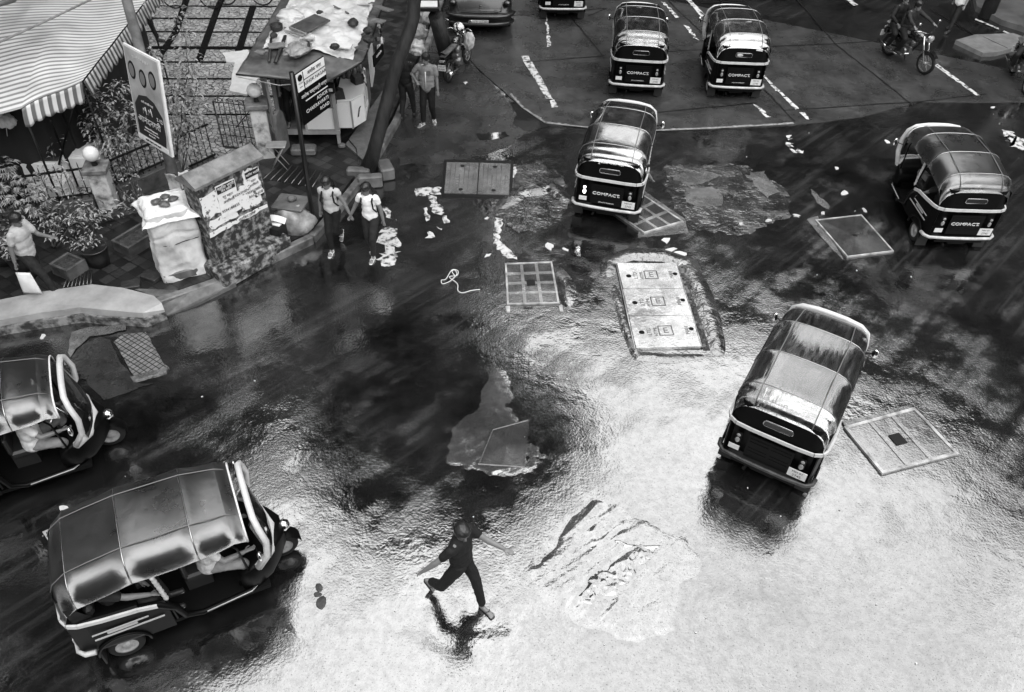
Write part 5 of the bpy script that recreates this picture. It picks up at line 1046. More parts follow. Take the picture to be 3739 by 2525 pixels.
    # hair
    g = MB(); g.ell(hp(-.020, 0, .078), (.110, .102, .104), HM); g.ell(hp(.016, 0, .118), (.076, .088, .050), HM); g.ell(hp(-.055, 0, .015), (.058, .074, .085), HM)
    if long_hair:
        g.ell(hp(-.07, 0, -.03), (.05, .075, .12), HM); tail = [hp(-.10, 0, .02), hp(-.13, 0, -.08), hp(-.12, .02, -.20), hp(-.10, .02, -.30)]; g.tube(tail, [.03, .036, .03, .012], 8)
    hair = solid(g, 'hair', HAIR, t, voxel=.012, smit=1, disp=lambda c: mnoise.noise_vector(c*34)*.007)
    # shirt
    sR = toprad; g = MB(); g.ell(chest+up*.03, (.128*sR, .185*sR*fe, .19), TM); g.ell(chest-up*.12, (.127*sR, .175*sR*fe, .22), TM); g.ell(P+up*.06, (.132*sR, .176*sR, .17), TM); g.ell(neck-up*.07, (.10, .15*fe, .08), TM); cap_(g, shL-up*.015, shR-up*.015, .072, .072)
    if sR > 1.02: g.ell(P-up*.02, (.135*sR, .17*sR, .14), TM)
    for sh, el, ha in ((shL, elL, haL), (shR, elR, haR)):
        if sleeve <= 1: e = sh.lerp(el, sleeve+.25 if sleeve < .75 else 1); cap_(g, sh, e, .070, .062)
        else: cap_(g, sh, el, .066, .054); cap_(g, el, el.lerp(ha, .88), .054, .042)
    if collar: g.tube([neck+up*.02+(fw*math.cos(a)+sdv*math.sin(a))*.062-up*.02*math.cos(a) for a in [q*PI/7 for q in range(-6, 7)]], .014, 6)
    solid(g, 'shirt', top, t, voxel=.011, smit=9, disp=lambda c: mnoise.noise_vector(Vector((c.x*9, c.y*9, c.z*5)))*.012+mnoise.noise_vector(c*24)*.004)
    # trousers
    g = MB(); g.ell(P+up*.01, (.118, .158, .13), TM)
    for hip, kn, an in ((hipL, knL, anL), (hipR, knR, anR)): cap_(g, hip, kn, .100*legrad, .072*legrad); cap_(g, kn, kn.lerp(an, .92), .072*legrad, .054*legrad)
    solid(g, 'trousers', legs, t, voxel=.011, smit=1, disp=lambda c: mnoise.noise_vector(c*9)*.008+mnoise.noise_vector(c*24)*.004)
    # footwear
    for (an, f_, dn, heel, toe) in feet:
        g = MB(); ss = f_.cross(dn)
        if shoes is SANDAL or shoes is SHOE:
            cap_(g, heel+dn*.030, toe+f_*.03+dn*.024, .036, .042, 10, .35)
            if shoes is SANDAL:
                for q_ in (.25, .75): c0 = heel.lerp(toe, q_); g.tube([c0+ss*.042+dn*.02, c0+ss*.034-dn*.03, c0-dn*.045, c0-ss*.034-dn*.03, c0-ss*.042+dn*.02], .012, 6)
            elif not shoes.name.startswith('slipper'):
                cap_(g, heel, toe+f_*.02, .042, .040, 10); cap_(g, an+dn*.01, heel, .044, .042, 8)
        else: cap_(g, heel+dn*.030, toe+f_*.03+dn*.024, .036, .042, 10, .35); c0 = heel.lerp(toe, .7); g.tube([c0+ss*.042+dn*.02, c0+ss*.030-dn*.03, c0+f_*.03-dn*.035, c0-ss*.030-dn*.03, c0-ss*.042+dn*.02], .008, 6)
        solid(g, 'sandal' if shoes is not SHOE else 'shoe', shoes, t, voxel=.011, smit=1)
    t['_j'] = 0; del t['_j']
    return t, dict(neck=neck, chest=chest, P=P, fw=fw, sd=sdv, up=up, shL=shL, shR=shR, haL=haL, haR=haR, elL=elL, elR=elR, hd=hd, HM=HM, hp=hp)
FLIP = mat('black_flip_flop', .012, .6)
def backpack(t, J, m=C_BLACK):
    g = MB(); c = J['chest']-J['fw']*.19+J['up']*.02; Mx = Matrix((J['fw'], J['sd'], J['up'])).transposed(); g.ell(c, (.085, .14, .21), Mx); b = g.build('backpack', m); b.parent = t
    for s in (-1, 1):
        q = MB(); a = J['neck']+J['sd']*.11*s; q.tube([a-J['fw']*.14-J['up']*.02, a-J['fw']*.02+J['up']*.045, a+J['fw']*.10-J['up']*.06, a+J['fw']*.145-J['up']*.20+J['sd']*s*.03, a+J['fw']*.02-J['up']*.36+J['sd']*s*.05], .019, 6, flat=.5); q.build('strap', m, b)
    return b
# running boy in black (moving to the right of the picture, trailing leg bent behind)
boyloc = S(1768, 2222, 0); rl = S(1605, 2110, 0)
bt, bj = person('boy in black shirt and trousers running across the bright wet road', (boyloc.x-.29, boyloc.y+.16, 0), math.radians(-12), 1.66, pelvis=(0, 0, .88), lean=(.0, -.04), twist=-.35, head=(-.4, .35, 0),
    LH=(.50, .18, 1.04), RH=(-.42, -.30, .88), lhint=(-.3, .1, -1), rhint=(-.2, -1, -.2), LF=(.30, -.10, .085), RF=(-.42, .0, .20), lk=(1, 0, .2), rk=(.2, -1, .1), footdir=(-.5, .1), footpitch=(0, 1.1), top=C_BLACK, legs=C_BLACK, sleeve=.25, shoes=FLIP)
# two girls hand in hand
g1 = S(1222, 925, 0); g2 = S(1372, 945, 0)
ga, ja = person('woman in pale sleeveless top and black trousers, left of the pair holding hands', (g1.x+.02, g1.y+.18, 0), math.radians(-98), 1.62, pelvis=(0, 0, .92), lean=(.05, 0), head=(-.35, .30, 0), LH=(.04, .42, .82), RH=(-.02, -.25, .86), lhint=(-.6, .3, -.5), rhint=(-1, -.6, 0),
    LF=(-.26, .02, .24), RF=(.16, -.05, .085), footpitch=(.9, 0), top=C_LGREY, legs=C_BLACK, sleeve=.0, long_hair=True, shoes=SANDAL, female=True, toprad=.92, lk=(1, 0, 0), rk=(1, 0, 0)); backpack(ga, ja)
gb, jb = person('woman in collared white shirt with black backpack, right of the pair holding hands', (g2.x-.05, g2.y+.16, 0), math.radians(-100), 1.60, pelvis=(0, 0, .92), lean=(.04, 0), head=(-.8, .25, 0), RH=(.02, -.42, .86), LH=(-.02, .26, .84), lhint=(-1, .5, 0), rhint=(-.6, -.3, -.5),
    LF=(.16, .04, .085), RF=(-.10, -.07, .085), footpitch=(0, .3), top=C_WHITE, legs=C_DARK, sleeve=.2, long_hair=True, shoes=SANDAL, female=True, toprad=.95, collar=True); backpack(gb, jb)
# men by the kerb
m1_ = S(1462, 440, 0)
person('man in black shirt seen from behind, talking beside the kiosk', (m1_.x+.16, m1_.y+.12, 0), math.radians(75), 1.70, LH=(.12, .25, .82), RH=(.10, -.26, .84), LF=(-.10, .11, .085), RF=(.20, -.10, .085), top=C_BLACK, legs=C_DARK, sleeve=.3, shoes=SHOE, legrad=1.05, head=(.2, .1, 0))
m2_ = S(1555, 455, 0)
mt, mj = person('man with moustache in open grey shirt smoking at the kerb', (m2_.x+.06, m2_.y+.14, 0), math.radians(-96), 1.70, head=(-.35, .15, 0), LH=(.06, .27, .80), RH=(.16, -.22, 1.10), rhint=(-.5, -1, -.6), LF=(-.06, .12, .085), RF=(.16, -.10, .085), footdir=(.3, -.5), top=C_GREY, legs=C_BLACK, sleeve=.4, shoes=SANDAL, legrad=1.1, toprad=1.08, collar=True)
q = MB(); q.tube([mj['neck']+mj['fw']*.08-mj['up']*.02, mj['chest']+mj['fw']*.142+mj['up']*.03, mj['P']+mj['fw']*.15], [.03, .016, .012], 6, flat=.5); q.build('undershirt', C_WHITE, mt); q = MB(); q.box(mj['chest']+mj['fw']*.138+mj['sd']*.08+mj['up']*.04, (.015, .09, .09), math.radians(0)); q.build('shirt_pocket', fabric('shirt_pocket_cloth', .10), mt)
q = MB(); q.ell(mj['hp'](.092, 0, -.030), (.010, .032, .008), mj['HM'], 8, 6); q.build('moustache', HAIR, mt); q = MB(); q.tube([mj['hp'](.095, 0, -.048), mj['hp'](.15, -.05, -.05)], .006, 6); ci = q.build('cigarette', PAPER, mt)
# man with bag at lower left
m3_ = S(150, 1075, .15)
person('man in loose pale shirt striding right past the potted plants', (m3_.x+.02, m3_.y+.1, .15), math.radians(-8), 1.66, pelvis=(0, 0, .90), lean=(.10, 0), head=(-.1, .2, 0), LH=(.42, .20, 1.12), RH=(-.05, -.30, .76), lhint=(-.2, .3, -1), rhint=(-1, -.3, 0), LF=(-.30, .07, .13), RF=(.30, -.07, .085), footpitch=(.5, 0), top=C_LGREY, legs=C_DARK, sleeve=.35, toprad=1.12, shoes=FLIP, legrad=1.15, collar=True)
bagc = Vector((m3_.x+.02, m3_.y+.1, .15))+Matrix.Rotation(math.radians(-8), 3, 'Z') @ Vector((.06, -.31, .42))
g = MB(); g.grid(lambda u, v: Vector(bagc)+Vector(((u-.5)*.34*(1-.25*v), .08*math.sin(PI*u)*math.sin(PI*v), -.22+v*.46)), 10, 10); g.grid(lambda u, v: Vector(bagc)+Vector(((.5-u)*.34*(1-.25*v), -.05*math.sin(PI*u)*math.sin(PI*v), -.22+v*.46)), 10, 10)
cb = g.build('carrier_bag', C_WHITE, clean=True); tag(cb, 'white carrier bag held by the man striding at lower left', 'bag')
# woman or man under the awning, mostly in the dark
m4_ = S(575, 160, .15)
person('person in black clothes walking on the plaza beside the awning', (m4_.x-.3, m4_.y+.1, .15), math.radians(-5), 1.7, LF=(.28, .07, .085), RF=(-.25, -.07, .12), top=C_BLACK, legs=C_BLACK, sleeve=2, shoes=SHOE, LH=(-.1, .26, .82), RH=(.2, -.25, .85))
# vendor inside kiosk
v_ = kw(-.98, .28, .35)
person('barefoot kiosk keeper standing in the doorway behind the street sign', (v_.x, v_.y, v_.z), math.radians(-85), 1.6, LF=(.08, .13, .085), RF=(.04, -.13, .085), top=C_GREY, legs=C_BLACK, sleeve=.5, shoes=FLIP, LH=(.12, .22, .9), RH=(.12, -.22, .9))
# people inside / on vehicles: seat coordinates are those of the vehicle
def seat(key, x, y, z, **k):
    o = AUTOS[key]; M_ = Matrix.Translation(o.location) @ Matrix.Rotation(o.rotation_euler[2], 4, 'Z'); s = o.scale[0]; p = M_ @ Vector((x*s, y*s, z*s)); lab = k.pop('label')
    return person(lab, (p.x, p.y, p.z), o.rotation_euler[2]+k.pop('dz', 0), 1.62, **k)
drv = dict(pelvis=(0, 0, .10), lean=(.06, 0), LH=(.45, .28, .38), RH=(.45, -.28, .38), lhint=(0, 1, -1), rhint=(0, -1, -1), LF=(.48, .15, -.25), RF=(.50, -.15, -.25), lk=(.3, .4, 1), rk=(.3, -.5, 1), sleeve=.4, shoes=FLIP, toprad=1.15, legs=C_GREY)
seat('A6', 1.12, -.20, .62, label='driver in pale shirt steering the auto rickshaw at the bottom left', top=C_STR, **drv)
seat('A7', 1.12, -.20, .62, label='driver in white shirt steering the auto rickshaw cut by the left edge', top=C_WHITE, **drv)
seat('A4', .92, 0, .62, label='driver of the auto rickshaw turning at the right edge', top=C_GREY, **drv)
pas = dict(pelvis=(0, 0, .08), lean=(-.1, 0), LH=(.30, .30, .16), RH=(.32, -.12, .14), lhint=(-.5, 1, 0), rhint=(-.5, -1, 0), LF=(.52, .12, -.30), RF=(.50, -.10, -.30), lk=(.3, .3, 1), rk=(.3, -.3, 1), sleeve=.4, shoes=SHOE)
seat('A4', .05, .34, .66, label='passenger with bare forearm in the auto rickshaw at the right edge', top=C_DARK, legs=C_GREY, **{k: v for k, v in pas.items()})
seat('A6', .05, -.34, .66, label='passenger knees showing in the doorway of the bottom left auto rickshaw', top=C_DARK, legs=C_DARK, **{**pas, 'LH': (.30, .12, .16), 'RH': (.45, -.24, .30)})
seat('A3', .05, -.33, .66, label='passenger in white cloth leaning from the auto rickshaw by the diagonal manhole', top=C_WHITE, legs=C_WHITE, **{**pas, 'RH': (.18, -.50, .10), 'LH': (.3, .1, .14), 'toprad': 1.15})
# ================================================================== AWNING STALL
def stripe_mat(name, a, c, period, axis, rough=.5, duty=.5):
    m = bpy.data.materials.new(name); m.use_nodes = True; n = m.node_tree.nodes; L = m.node_tree.links; b = n['Principled BSDF']
    t = n.new('ShaderNodeTexCoord'); s = n.new('ShaderNodeSeparateXYZ'); L.new(t.outputs['UV'], s.inputs[0])
    k = n.new('ShaderNodeMath'); k.operation = 'MULTIPLY'; L.new(s.outputs[axis], k.inputs[0]); k.inputs[1].default_value = 1/period
    f = n.new('ShaderNodeMath'); f.operation = 'FRACT'; L.new(k.outputs[0], f.inputs[0])
    r = n.new('ShaderNodeMapRange'); L.new(f.outputs[0], r.inputs['Value']); r.inputs['From Min'].default_value = duty-.06; r.inputs['From Max'].default_value = duty+.06; r.inputs['To Min'].default_value = a; r.inputs['To Max'].default_value = c
    nz = n.new('ShaderNodeTexNoise'); nz.inputs['Scale'].default_value = 1.3; nz.inputs['Detail'].default_value = 6; L.new(t.outputs['Object'], nz.inputs['Vector'])
    q = n.new('ShaderNodeMapRange'); L.new(nz.outputs['Fac'], q.inputs['Value']); q.inputs['From Min'].default_value = .3; q.inputs['From Max'].default_value = .7; q.inputs['To Min'].default_value = .75; q.inputs['To Max'].default_value = 1.15
    mu = n.new('ShaderNodeMath'); mu.operation = 'MULTIPLY'; L.new(r.outputs[0], mu.inputs[0]); L.new(q.outputs[0], mu.inputs[1]); L.new(mu.outputs[0], b.inputs['Base Color']); b.inputs['Roughness'].default_value = rough
    MATS[name] = m; return m
def uv_grid(fn, nu, nv, us, vs_, name, m, parent, thick=.008):
    g = MB(); g.grid(fn, nu, nv); me = g.mesh(name); uv = me.uv_layers.new(name='UVMap')
    for p in me.polygons:
        for li in p.loop_indices: vi = me.loops[li].vertex_index; i, j = vi % (nu+1), vi//(nu+1); uv.data[li].uv = (i/nu*us, j/nv*vs_)
    bm = bmesh.new(); bm.from_mesh(me); bmesh.ops.solidify(bm, geom=bm.faces[:], thickness=thick); bmesh.ops.recalc_face_normals(bm, faces=bm.faces); bm.to_mesh(me); bm.free()
    me.polygons.foreach_set('use_smooth', [True]*len(me.polygons)); me.materials.append(m); o = bpy.data.objects.new(name, me); COL.objects.link(o); o.parent = parent; return o
AW = thing('market_awning', 'large striped awning over the dark stall at the upper left corner', 'awning')
c0 = S(298, 300, 2.45); c1 = S(590, -75, 2.75); c2 = S(78, 398, 2.45); c3 = S(-420, -75, 3.0); c4 = S(-330, 470, 2.5)
pk0, pk1 = S(-40, 172, 3.0), S(420, -35, 3.05)
STR = stripe_mat('striped_awning_canvas', .22, .62, .16, 1, .4, .42)
def aw(u, v):      # v runs away from the camera, u to the right
    R_ = c0.lerp(c1, v); q = c2+(c1-c0)*v*.0; Lf = Vector(c4).lerp(c3, v); M_ = Vector(c2).lerp(S(280, -75, 3.0), v)
    p = Lf.lerp(M_, u*2) if u < .5 else M_.lerp(R_, u*2-1)
    p = Vector(p); p.z += .22*math.exp(-((u-.62+.25*v)/.22)**2)*math.sin(PI*min(1, .15+v)) - .05*math.sin(PI*u) + .02*mnoise.noise(p*1.1); return p
uv_grid(aw, 60, 50, 4.0, 5.6, 'awning_canvas', STR, AW)
STRV = stripe_mat('striped_valance', .10, .55, .2, 0, .5)
def val(u, v):
    p = Vector(aw(.5+.5*u, 0)); sc_ = .05*abs(math.sin(u*PI*6)); dn = .30+sc_; d = Vector((.02, -.10*math.sin(v*1.4), -1*v*dn)); return p+d+Vector((0, -.015, 0))
uv_grid(val, 60, 6, 1.25*1.0, .3, 'front_valance', stripe_mat('wide_striped_valance', .12, .58, .17, 0, .5), AW, .006)
def fr(u, v):
    p = Vector(aw(1, u)); k = abs(math.sin(u*PI*16)); return p+Vector((.04+.07*v, -.02*v, -v*(.20+.11*k)))
uv_grid(fr, 160, 4, 3.6, .3, 'side_fringe', stripe_mat('narrow_striped_fringe', .06, .40, .11, 0, .5), AW, .006)
for a, b in [(pk0+Vector((0, 0, .10)), pk1+Vector((0, 0, .12)))]:
    g = MB(); g.tube([S(-120, 208, 3.12), S(0, 152, 3.12), S(180, 70, 3.12), S(430, -50, 3.12)], .022, 8); g.build('ridge_pipe', WOODL, AW)
g = MB(); g.tube([S(-60, 30, 3.3), S(48, 0, 3.3), S(90, -50, 3.3)], .05, 8); g.build('edge_pipe', PIPING, AW)
for p in (aw(1, .02), aw(.5, .02), aw(1, .8), aw(.02, .02)):
    g = MB(); g.tube([(p.x-.12, p.y+.1, .15), (p.x-.08, p.y+.06, p.z-.03)], .022, 6); g.build('support_pole', IRON, AW)
DC = mat('dark_stall_cloth', .008, .7, var=.6, vscale=1.5, bump=.01, bscale=2)
g = MB(); w0, w1, w2 = aw(1, .10), aw(.5, .14), aw(.0, .14); h_ = lambda p, dy=.35, dx=-.25: Vector((p.x+dx, p.y+dy, 0))
g2_ = thing('stall', 'dark cloth sided stall under the striped awning', 'stall')
def curtain(a, b, z1, name='stall_curtain'):
    return cloth(lambda u, v: Vector((a.x+(b.x-a.x)*u, a.y+(b.y-a.y)*u+.05*math.sin(u*22), .15+v*(z1-.15))), 50, 10, name, DC, g2_, .03, 2, .01)
A_, B_, C_, D_ = h_(w2), h_(w1), h_(w0, .3, -.45), h_(aw(1, .95), 0, -.6)
curtain(A_, B_, 2.3); curtain(B_, C_, 2.25); curtain(C_, D_, 2.4)
for a, b in [((185, 440), (245, 590)), ((265, 400), (215, 600))]:
    g = MB(); g.tube([S(a[0], a[1], 2.1), S(b[0], b[1], .9)], .022, 6); g.build('tent_pole', INTER, g2_)
def chest(c, d, rz, label, topm):
    t = thing('display_chest', label, 'chest', c, rz); g = MB(); g.box((0, 0, d[2]/2), d, bev=.02); b = g.build('chest_body', WHITE, t); g = MB(); g.box((0, .02, d[2]+.012), (d[0]-.12, d[1]-.12, .02)); g.build('chest_lid', topm, t); return t
chest((-9.75, 14.25, .15), (1.1, .85, .72), .08, 'white display chest with dark glass lid below the awning', mat('dark_glass_lid', .05, .15, var=.5, vscale=4)); chest((-8.85, 14.55, .15), (.62, .8, .7), .08, 'narrow all white chest right of the glass lidded chest', WHITE)
chest((-9.3, 13.55, .15), (.7, .45, .55), .05, 'low white box in front of the display chests', WHITE)
def plastic_chair(c, rz):
    t = thing('plastic_chair', 'white slatted chair at the left edge below the awning', 'chair', c, rz); g = MB(); g.box((0, 0, .43), (.44, .44, .03), bev=.01); g.build('seat', WHITE, t)
    for x in (-.19, .19):
        for y in (-.19, .19): g = MB(); g.tube([(x, y, .42), (x*1.15, y*1.15, 0)], .016, 6); g.build('leg', WHITE, t)
    b = None
    g = MB(); g.tube([(-.2, .2, .43), (-.19, .27, .88), (0, .29, .93), (.19, .27, .88), (.2, .2, .43)], .018, 6); b = g.build('backrest', WHITE, t)
    for k in range(5): g = MB(); g.tube([(-.13+.065*k, .21, .45), (-.12+.06*k, .285, .90)], .012, 5); g.build('slat', WHITE, b)
cc = S(25, 590, .2); plastic_chair((cc.x-.1, cc.y, .15), .5)
cc = S(20, 440, 1.9); bagblob('hanging_bundle', cc, .16, C_WHITE, 'small white cloth bundle hanging on a cord at the left edge', 'bundle', (1, .8, .8), 61); g = MB(); g.tube([cc, S(32, 540, 1.1)], .006, 5); g.build('cord', ROPE).parent = None
tag(COL.objects['cord.002'] if 'cord.002' in COL.objects else [o for o in COL.objects if o.name.startswith('cord') and not o.parent][0], 'thin white cord hanging below the cloth bundle at the left edge', 'cord')
# ================================================================== PLANTS
LEAFS = [mat('leaf_light', .20, .35, spec=.6), mat('leaf_mid', .11, .35, spec=.6), mat('leaf_dark', .055, .35, spec=.6)]
STEM = mat('plant_stem', .03, .6); SOIL = mat('wet_soil', .02, .8, lo=.006, hi=.05, vscale=14, bump=.02, bscale=20); POT = mat('dark_glazed_pot', .02, .3, var=.3, vscale=5)
LEAFMIX = None
def leafmat(name, lo, hi):
    m = bpy.data.materials.new(name); m.use_nodes = True; n = m.node_tree.nodes; L = m.node_tree.links; b = n['Principled BSDF']
    ge = n.new('ShaderNodeNewGeometry'); r = n.new('ShaderNodeMapRange'); r.inputs['To Min'].default_value = lo; r.inputs['To Max'].default_value = hi; L.new(ge.outputs['Random Per Island'], r.inputs['Value']); L.new(r.outputs[0], b.inputs['Base Color'])
    b.inputs['Roughness'].default_value = .38; b.inputs['Specular IOR Level'].default_value = .6; MATS[name] = m; return m
LF = leafmat('shrub_leaf', .02, .34)
def add_leaf(g, p, d, s, droop=.35, wr=.42):
    d = d.normalized(); sd_ = d.cross(Vector((0, 0, 1))); sd_ = sd_.normalized() if sd_.length > .1 else Vector((1, 0, 0)); up = sd_.cross(d)
    tip = p+d*s-up*s*droop*.6; mid = p+d*s*.5; q1 = mid+sd_*s*wr*.5+up*s*.10; q2 = mid-sd_*s*wr*.5+up*s*.10; m1_ = p+d*s*.82-up*s*droop*.3
    g.add([p, q1, m1_+sd_*s*wr*.25, tip, m1_-sd_*s*wr*.25, q2, mid-up*s*.02, m1_-up*s*.03], [(0, 1, 6), (0, 6, 5), (1, 2, 7, 6), (6, 7, 4, 5), (2, 3, 7), (7, 3, 4)], False)
def shrub(name, label, base, stems, n, ls, spread, seed, cat='shrub', palm=False, parent_pot=None, group=None, leafm=None, wr=.42):
    """stems: list of polylines (absolute points); leaves stand round their upper parts"""
    rnd = random.Random(seed); t = thing(name, label, cat, base, group=group); B_ = Vector(base); gl = MB()
    for si, st in enumerate(stems):
        pts = [Vector(p)-B_ for p in st]; den = []
        for i in range(len(pts)-1):
            for k in range(5): den.append(pts[i].lerp(pts[i+1], k/5)+Vector((rnd.uniform(-.02, .02), rnd.uniform(-.02, .02), 0)))
        den.append(pts[-1]); r0 = .022 if len(stems) < 4 else .014
        g = MB(); g.tube(den, [r0*(1-.75*i/(len(den)-1)) for i in range(len(den))], 6); g.build('stem', STEM, t)
        nn = int(n/len(stems)); lo_ = .15 if not palm else .4
        for k in range(nn):
            q = lo_+(1-lo_)*rnd.random(); idx = q*(len(den)-1); i = int(min(idx, len(den)-2)); p = den[i].lerp(den[i+1], idx-i)
            a = rnd.uniform(0, 2*PI); rr = spread*(rnd.random()**.6)*(1.15-abs(q-.55)); off = Vector((math.cos(a)*rr, math.sin(a)*rr, rnd.uniform(-.5, .6)*spread*.6))
            c = p+off
            if palm:
                for j in range(5): a2 = a+(-.9+.45*j); add_leaf(gl, c, Vector((math.cos(a2), math.sin(a2), .1)), ls*rnd.uniform(.8, 1.1), .6, .22)
            else: add_leaf(gl, c, Vector((math.cos(a+rnd.uniform(-.6, .6)), math.sin(a+rnd.uniform(-.6, .6)), rnd.uniform(-.5, .35))), ls*rnd.uniform(.6, 1.25), rnd.uniform(.2, .7), wr)
            if rnd.random() < .2: g3 = gl
    gl.build('foliage', leafm or LF, t); return t
PTS = lambda *a: [tuple(S(*q)) for q in a]
b0 = S(650, 560, .2)
shrub('leafy_shrub', 'tall leafy climber rising to the top edge right of the banner pole', b0, [PTS((640, 640, .2), (650, 520, .9), (665, 400, 1.6), (690, 250, 2.4), (670, 120, 3.0), (630, 30, 3.4)), PTS((660, 640, .2), (680, 500, 1.0), (700, 400, 1.6), (715, 300, 2.0), (700, 230, 2.4)),
      PTS((650, 640, .2), (640, 480, 1.1), (600, 330, 1.9), (565, 230, 2.4), (545, 180, 2.6)), PTS((670, 640, .2), (690, 480, 1.1), (660, 340, 1.9), (640, 300, 2.1))], 950, .11, .26, 11)
shrub('leafy_shrub', 'dense pale leaved shrub between the awning and the banner board', S(440, 600, .2), [PTS((450, 680, .2), (430, 560, .8), (380, 430, 1.5), (340, 370, 1.9), (315, 320, 2.1)), PTS((450, 680, .2), (450, 540, .9), (430, 420, 1.5), (410, 350, 1.9), (450, 300, 2.2)), PTS((450, 680, .2), (470, 540, .9), (480, 450, 1.4), (460, 380, 1.8)),
      PTS((440, 680, .2), (400, 560, .8), (350, 470, 1.3), (320, 430, 1.5)), PTS((455, 680, .2), (440, 600, .6), (400, 520, 1.0), (360, 500, 1.1)), PTS((500, 740, .2), (470, 640, .6), (440, 560, .9), (420, 480, 1.3))], 1400, .105, .24, 12)
shrub('palmate_shrub', 'shrub with drooping palmate leaves at the left edge above the walking man', S(40, 800, .3), [PTS((60, 860, .3), (50, 720, .8), (20, 620, 1.1), (0, 590, 1.2)), PTS((60, 860, .3), (90, 730, .8), (90, 640, 1.1)), PTS((60, 860, .3), (30, 760, .7), (0, 700, .9), (-40, 660, 1.0)), PTS((70, 860, .3), (120, 760, .7), (150, 680, .9))], 190, .13, .26, 13, palm=True)
shrub('sparse_shrub', 'sparse twiggy plant in front of the white pillar', S(200, 850, .2), [PTS((190, 900, .2), (200, 790, .6), (170, 690, .9), (160, 620, 1.1)), PTS((200, 900, .2), (240, 780, .6), (270, 700, .9), (250, 620, 1.2)), PTS((210, 900, .2), (260, 820, .5), (300, 740, .8)), PTS((195, 900, .2), (170, 800, .5), (140, 750, .7)), PTS((200, 900, .2), (230, 700, .9), (220, 590, 1.3))], 300, .085, .20, 14)
shrub('sapling', 'small upright sapling with tiered leaves in front of the dark stall', S(190, 640, .5), [PTS((195, 700, .3), (195, 600, .8), (198, 480, 1.35))], 70, .10, .13, 15, 'sapling')
shrub('bare_twig_shrub', 'bare dark twigs rising behind the wrapped stack', S(500, 740, .2), [PTS((530, 780, .2), (490, 690, .6), (440, 610, .9), (400, 560, 1.1)), PTS((530, 780, .2), (480, 650, .7), (450, 540, 1.2)), PTS((525, 780, .2), (500, 640, .8), (520, 560, 1.1)), PTS((520, 780, .2), (440, 680, .6), (370, 620, .8)), PTS((530, 780, .2), (470, 720, .5), (400, 660, .7), (360, 650, .8))], 60, .08, .1, 16)
def pot(c, r, h, label): 
    t = thing('plant_pot', label, 'plant pot', c); g = MB(); g.lathe([(0, 0), (r*.72, 0), (r*.85, h*.5), (r, h*.93), (r*1.06, h*.95), (r*1.06, h), (r*.94, h), (r*.9, h*.88), (0, h*.86)], n=22); g.build('pot_body', POT, t); return t
pc = S(358, 985, .15); pot((pc.x-.05, pc.y+.2, .15), .24, .38, 'large round dark pot between the shrubs and the wrapped stack')
shrub('potted_plant', 'small leaved plant growing in the large round pot', (pc.x-.05, pc.y+.2, .48), [[(pc.x-.05, pc.y+.2, .48), (pc.x-.1, pc.y+.25, .8), (pc.x-.22, pc.y+.3, 1.15)], [(pc.x-.05, pc.y+.2, .48), (pc.x+.02, pc.y+.3, .85), (pc.x-.02, pc.y+.35, 1.3)], [(pc.x-.05, pc.y+.2, .48), (pc.x-.2, pc.y+.1, .7), (pc.x-.35, pc.y+.1, .8)]], 170, .075, .16, 17, 'plant')
for i, (a, b, r_, l_) in enumerate([(60, 1010, .22, 'dark pot behind the walking man at lower left'), (0, 985, .24, 'dark pot cut by the left edge next to the walking man')]):
    c = S(a, b, .15); pot((c.x, c.y+.25, .15), r_, .36, l_)
    shrub('potted_plant', 'low plant in the '+l_[5:], (c.x, c.y+.25, .45), [[(c.x, c.y+.25, .45), (c.x-.05, c.y+.3, .7)], [(c.x, c.y+.25, .45), (c.x+.12, c.y+.3, .65)]], 60, .10, .16, 18+i, 'plant')
# planter troughs
def trough(a, b, w, label, h=.24):
    d = b-a; L_ = d.length; an = math.atan2(d.y, d.x); mid = (a+b)/2; t = thing('planter_trough', label, 'planter', (mid.x, mid.y, .15), an)
    g = MB()
    for c, dd in [((0, -w/2, h/2), (L_, .05, h)), ((0, w/2, h/2), (L_, .05, h)), ((-L_/2+.025, 0, h/2), (.05, w-.06, h)), ((L_/2-.025, 0, h/2), (.05, w-.06, h))]: g.box(c, dd, bev=.008)
    g.build('trough_body', WALLM, t); g = MB(); g.grid(lambda u, v: ((u-.5)*(L_-.08), (v-.5)*(w-.08), h-.07+.03*mnoise.noise(Vector((u*9, v*5, an)))), 24, 8); g.build('soil', SOIL, t); return t
trough(S(440, 905, .3), S(555, 835, .3), .42, 'concrete trough of soil behind the wrapped stack'); trough(S(215, 990, .3), S(285, 945, .3), .40, 'concrete trough of leaves beside the walking man')
# soil bed along the fence
g = MB(); bd_ = [(-14, 11.3), (-10, 12.1), (-8.6, 12.7), (-7.6, 13.2), (-6.6, 14.2), (-7.0, 14.6), (-8.1, 13.4), (-10, 12.75), (-14, 11.95)]; g.prism(rag(bd_, .2, .03, 4), .14, .22); struct(g.build('planting_bed', SOIL))
rnd = random.Random(77); gl = MB()
for i in range(650):
    u = rnd.random(); x = -13.5+u*6.6; y = 11.55+(x+13.5)*.22+rnd.uniform(-.1, .55)
    if x > -8: y += (x+8)*.35
    add_leaf(gl, Vector((x, y, .2+rnd.uniform(0, .22))), Vector((rnd.uniform(-1, 1), rnd.uniform(-1, 1), rnd.uniform(.1, 1.2))), rnd.uniform(.07, .15), .5, .4)
tag(gl.build('ground_cover', LF), 'low leafy ground cover along the planting bed by the fence', 'ground cover', kind='stuff')
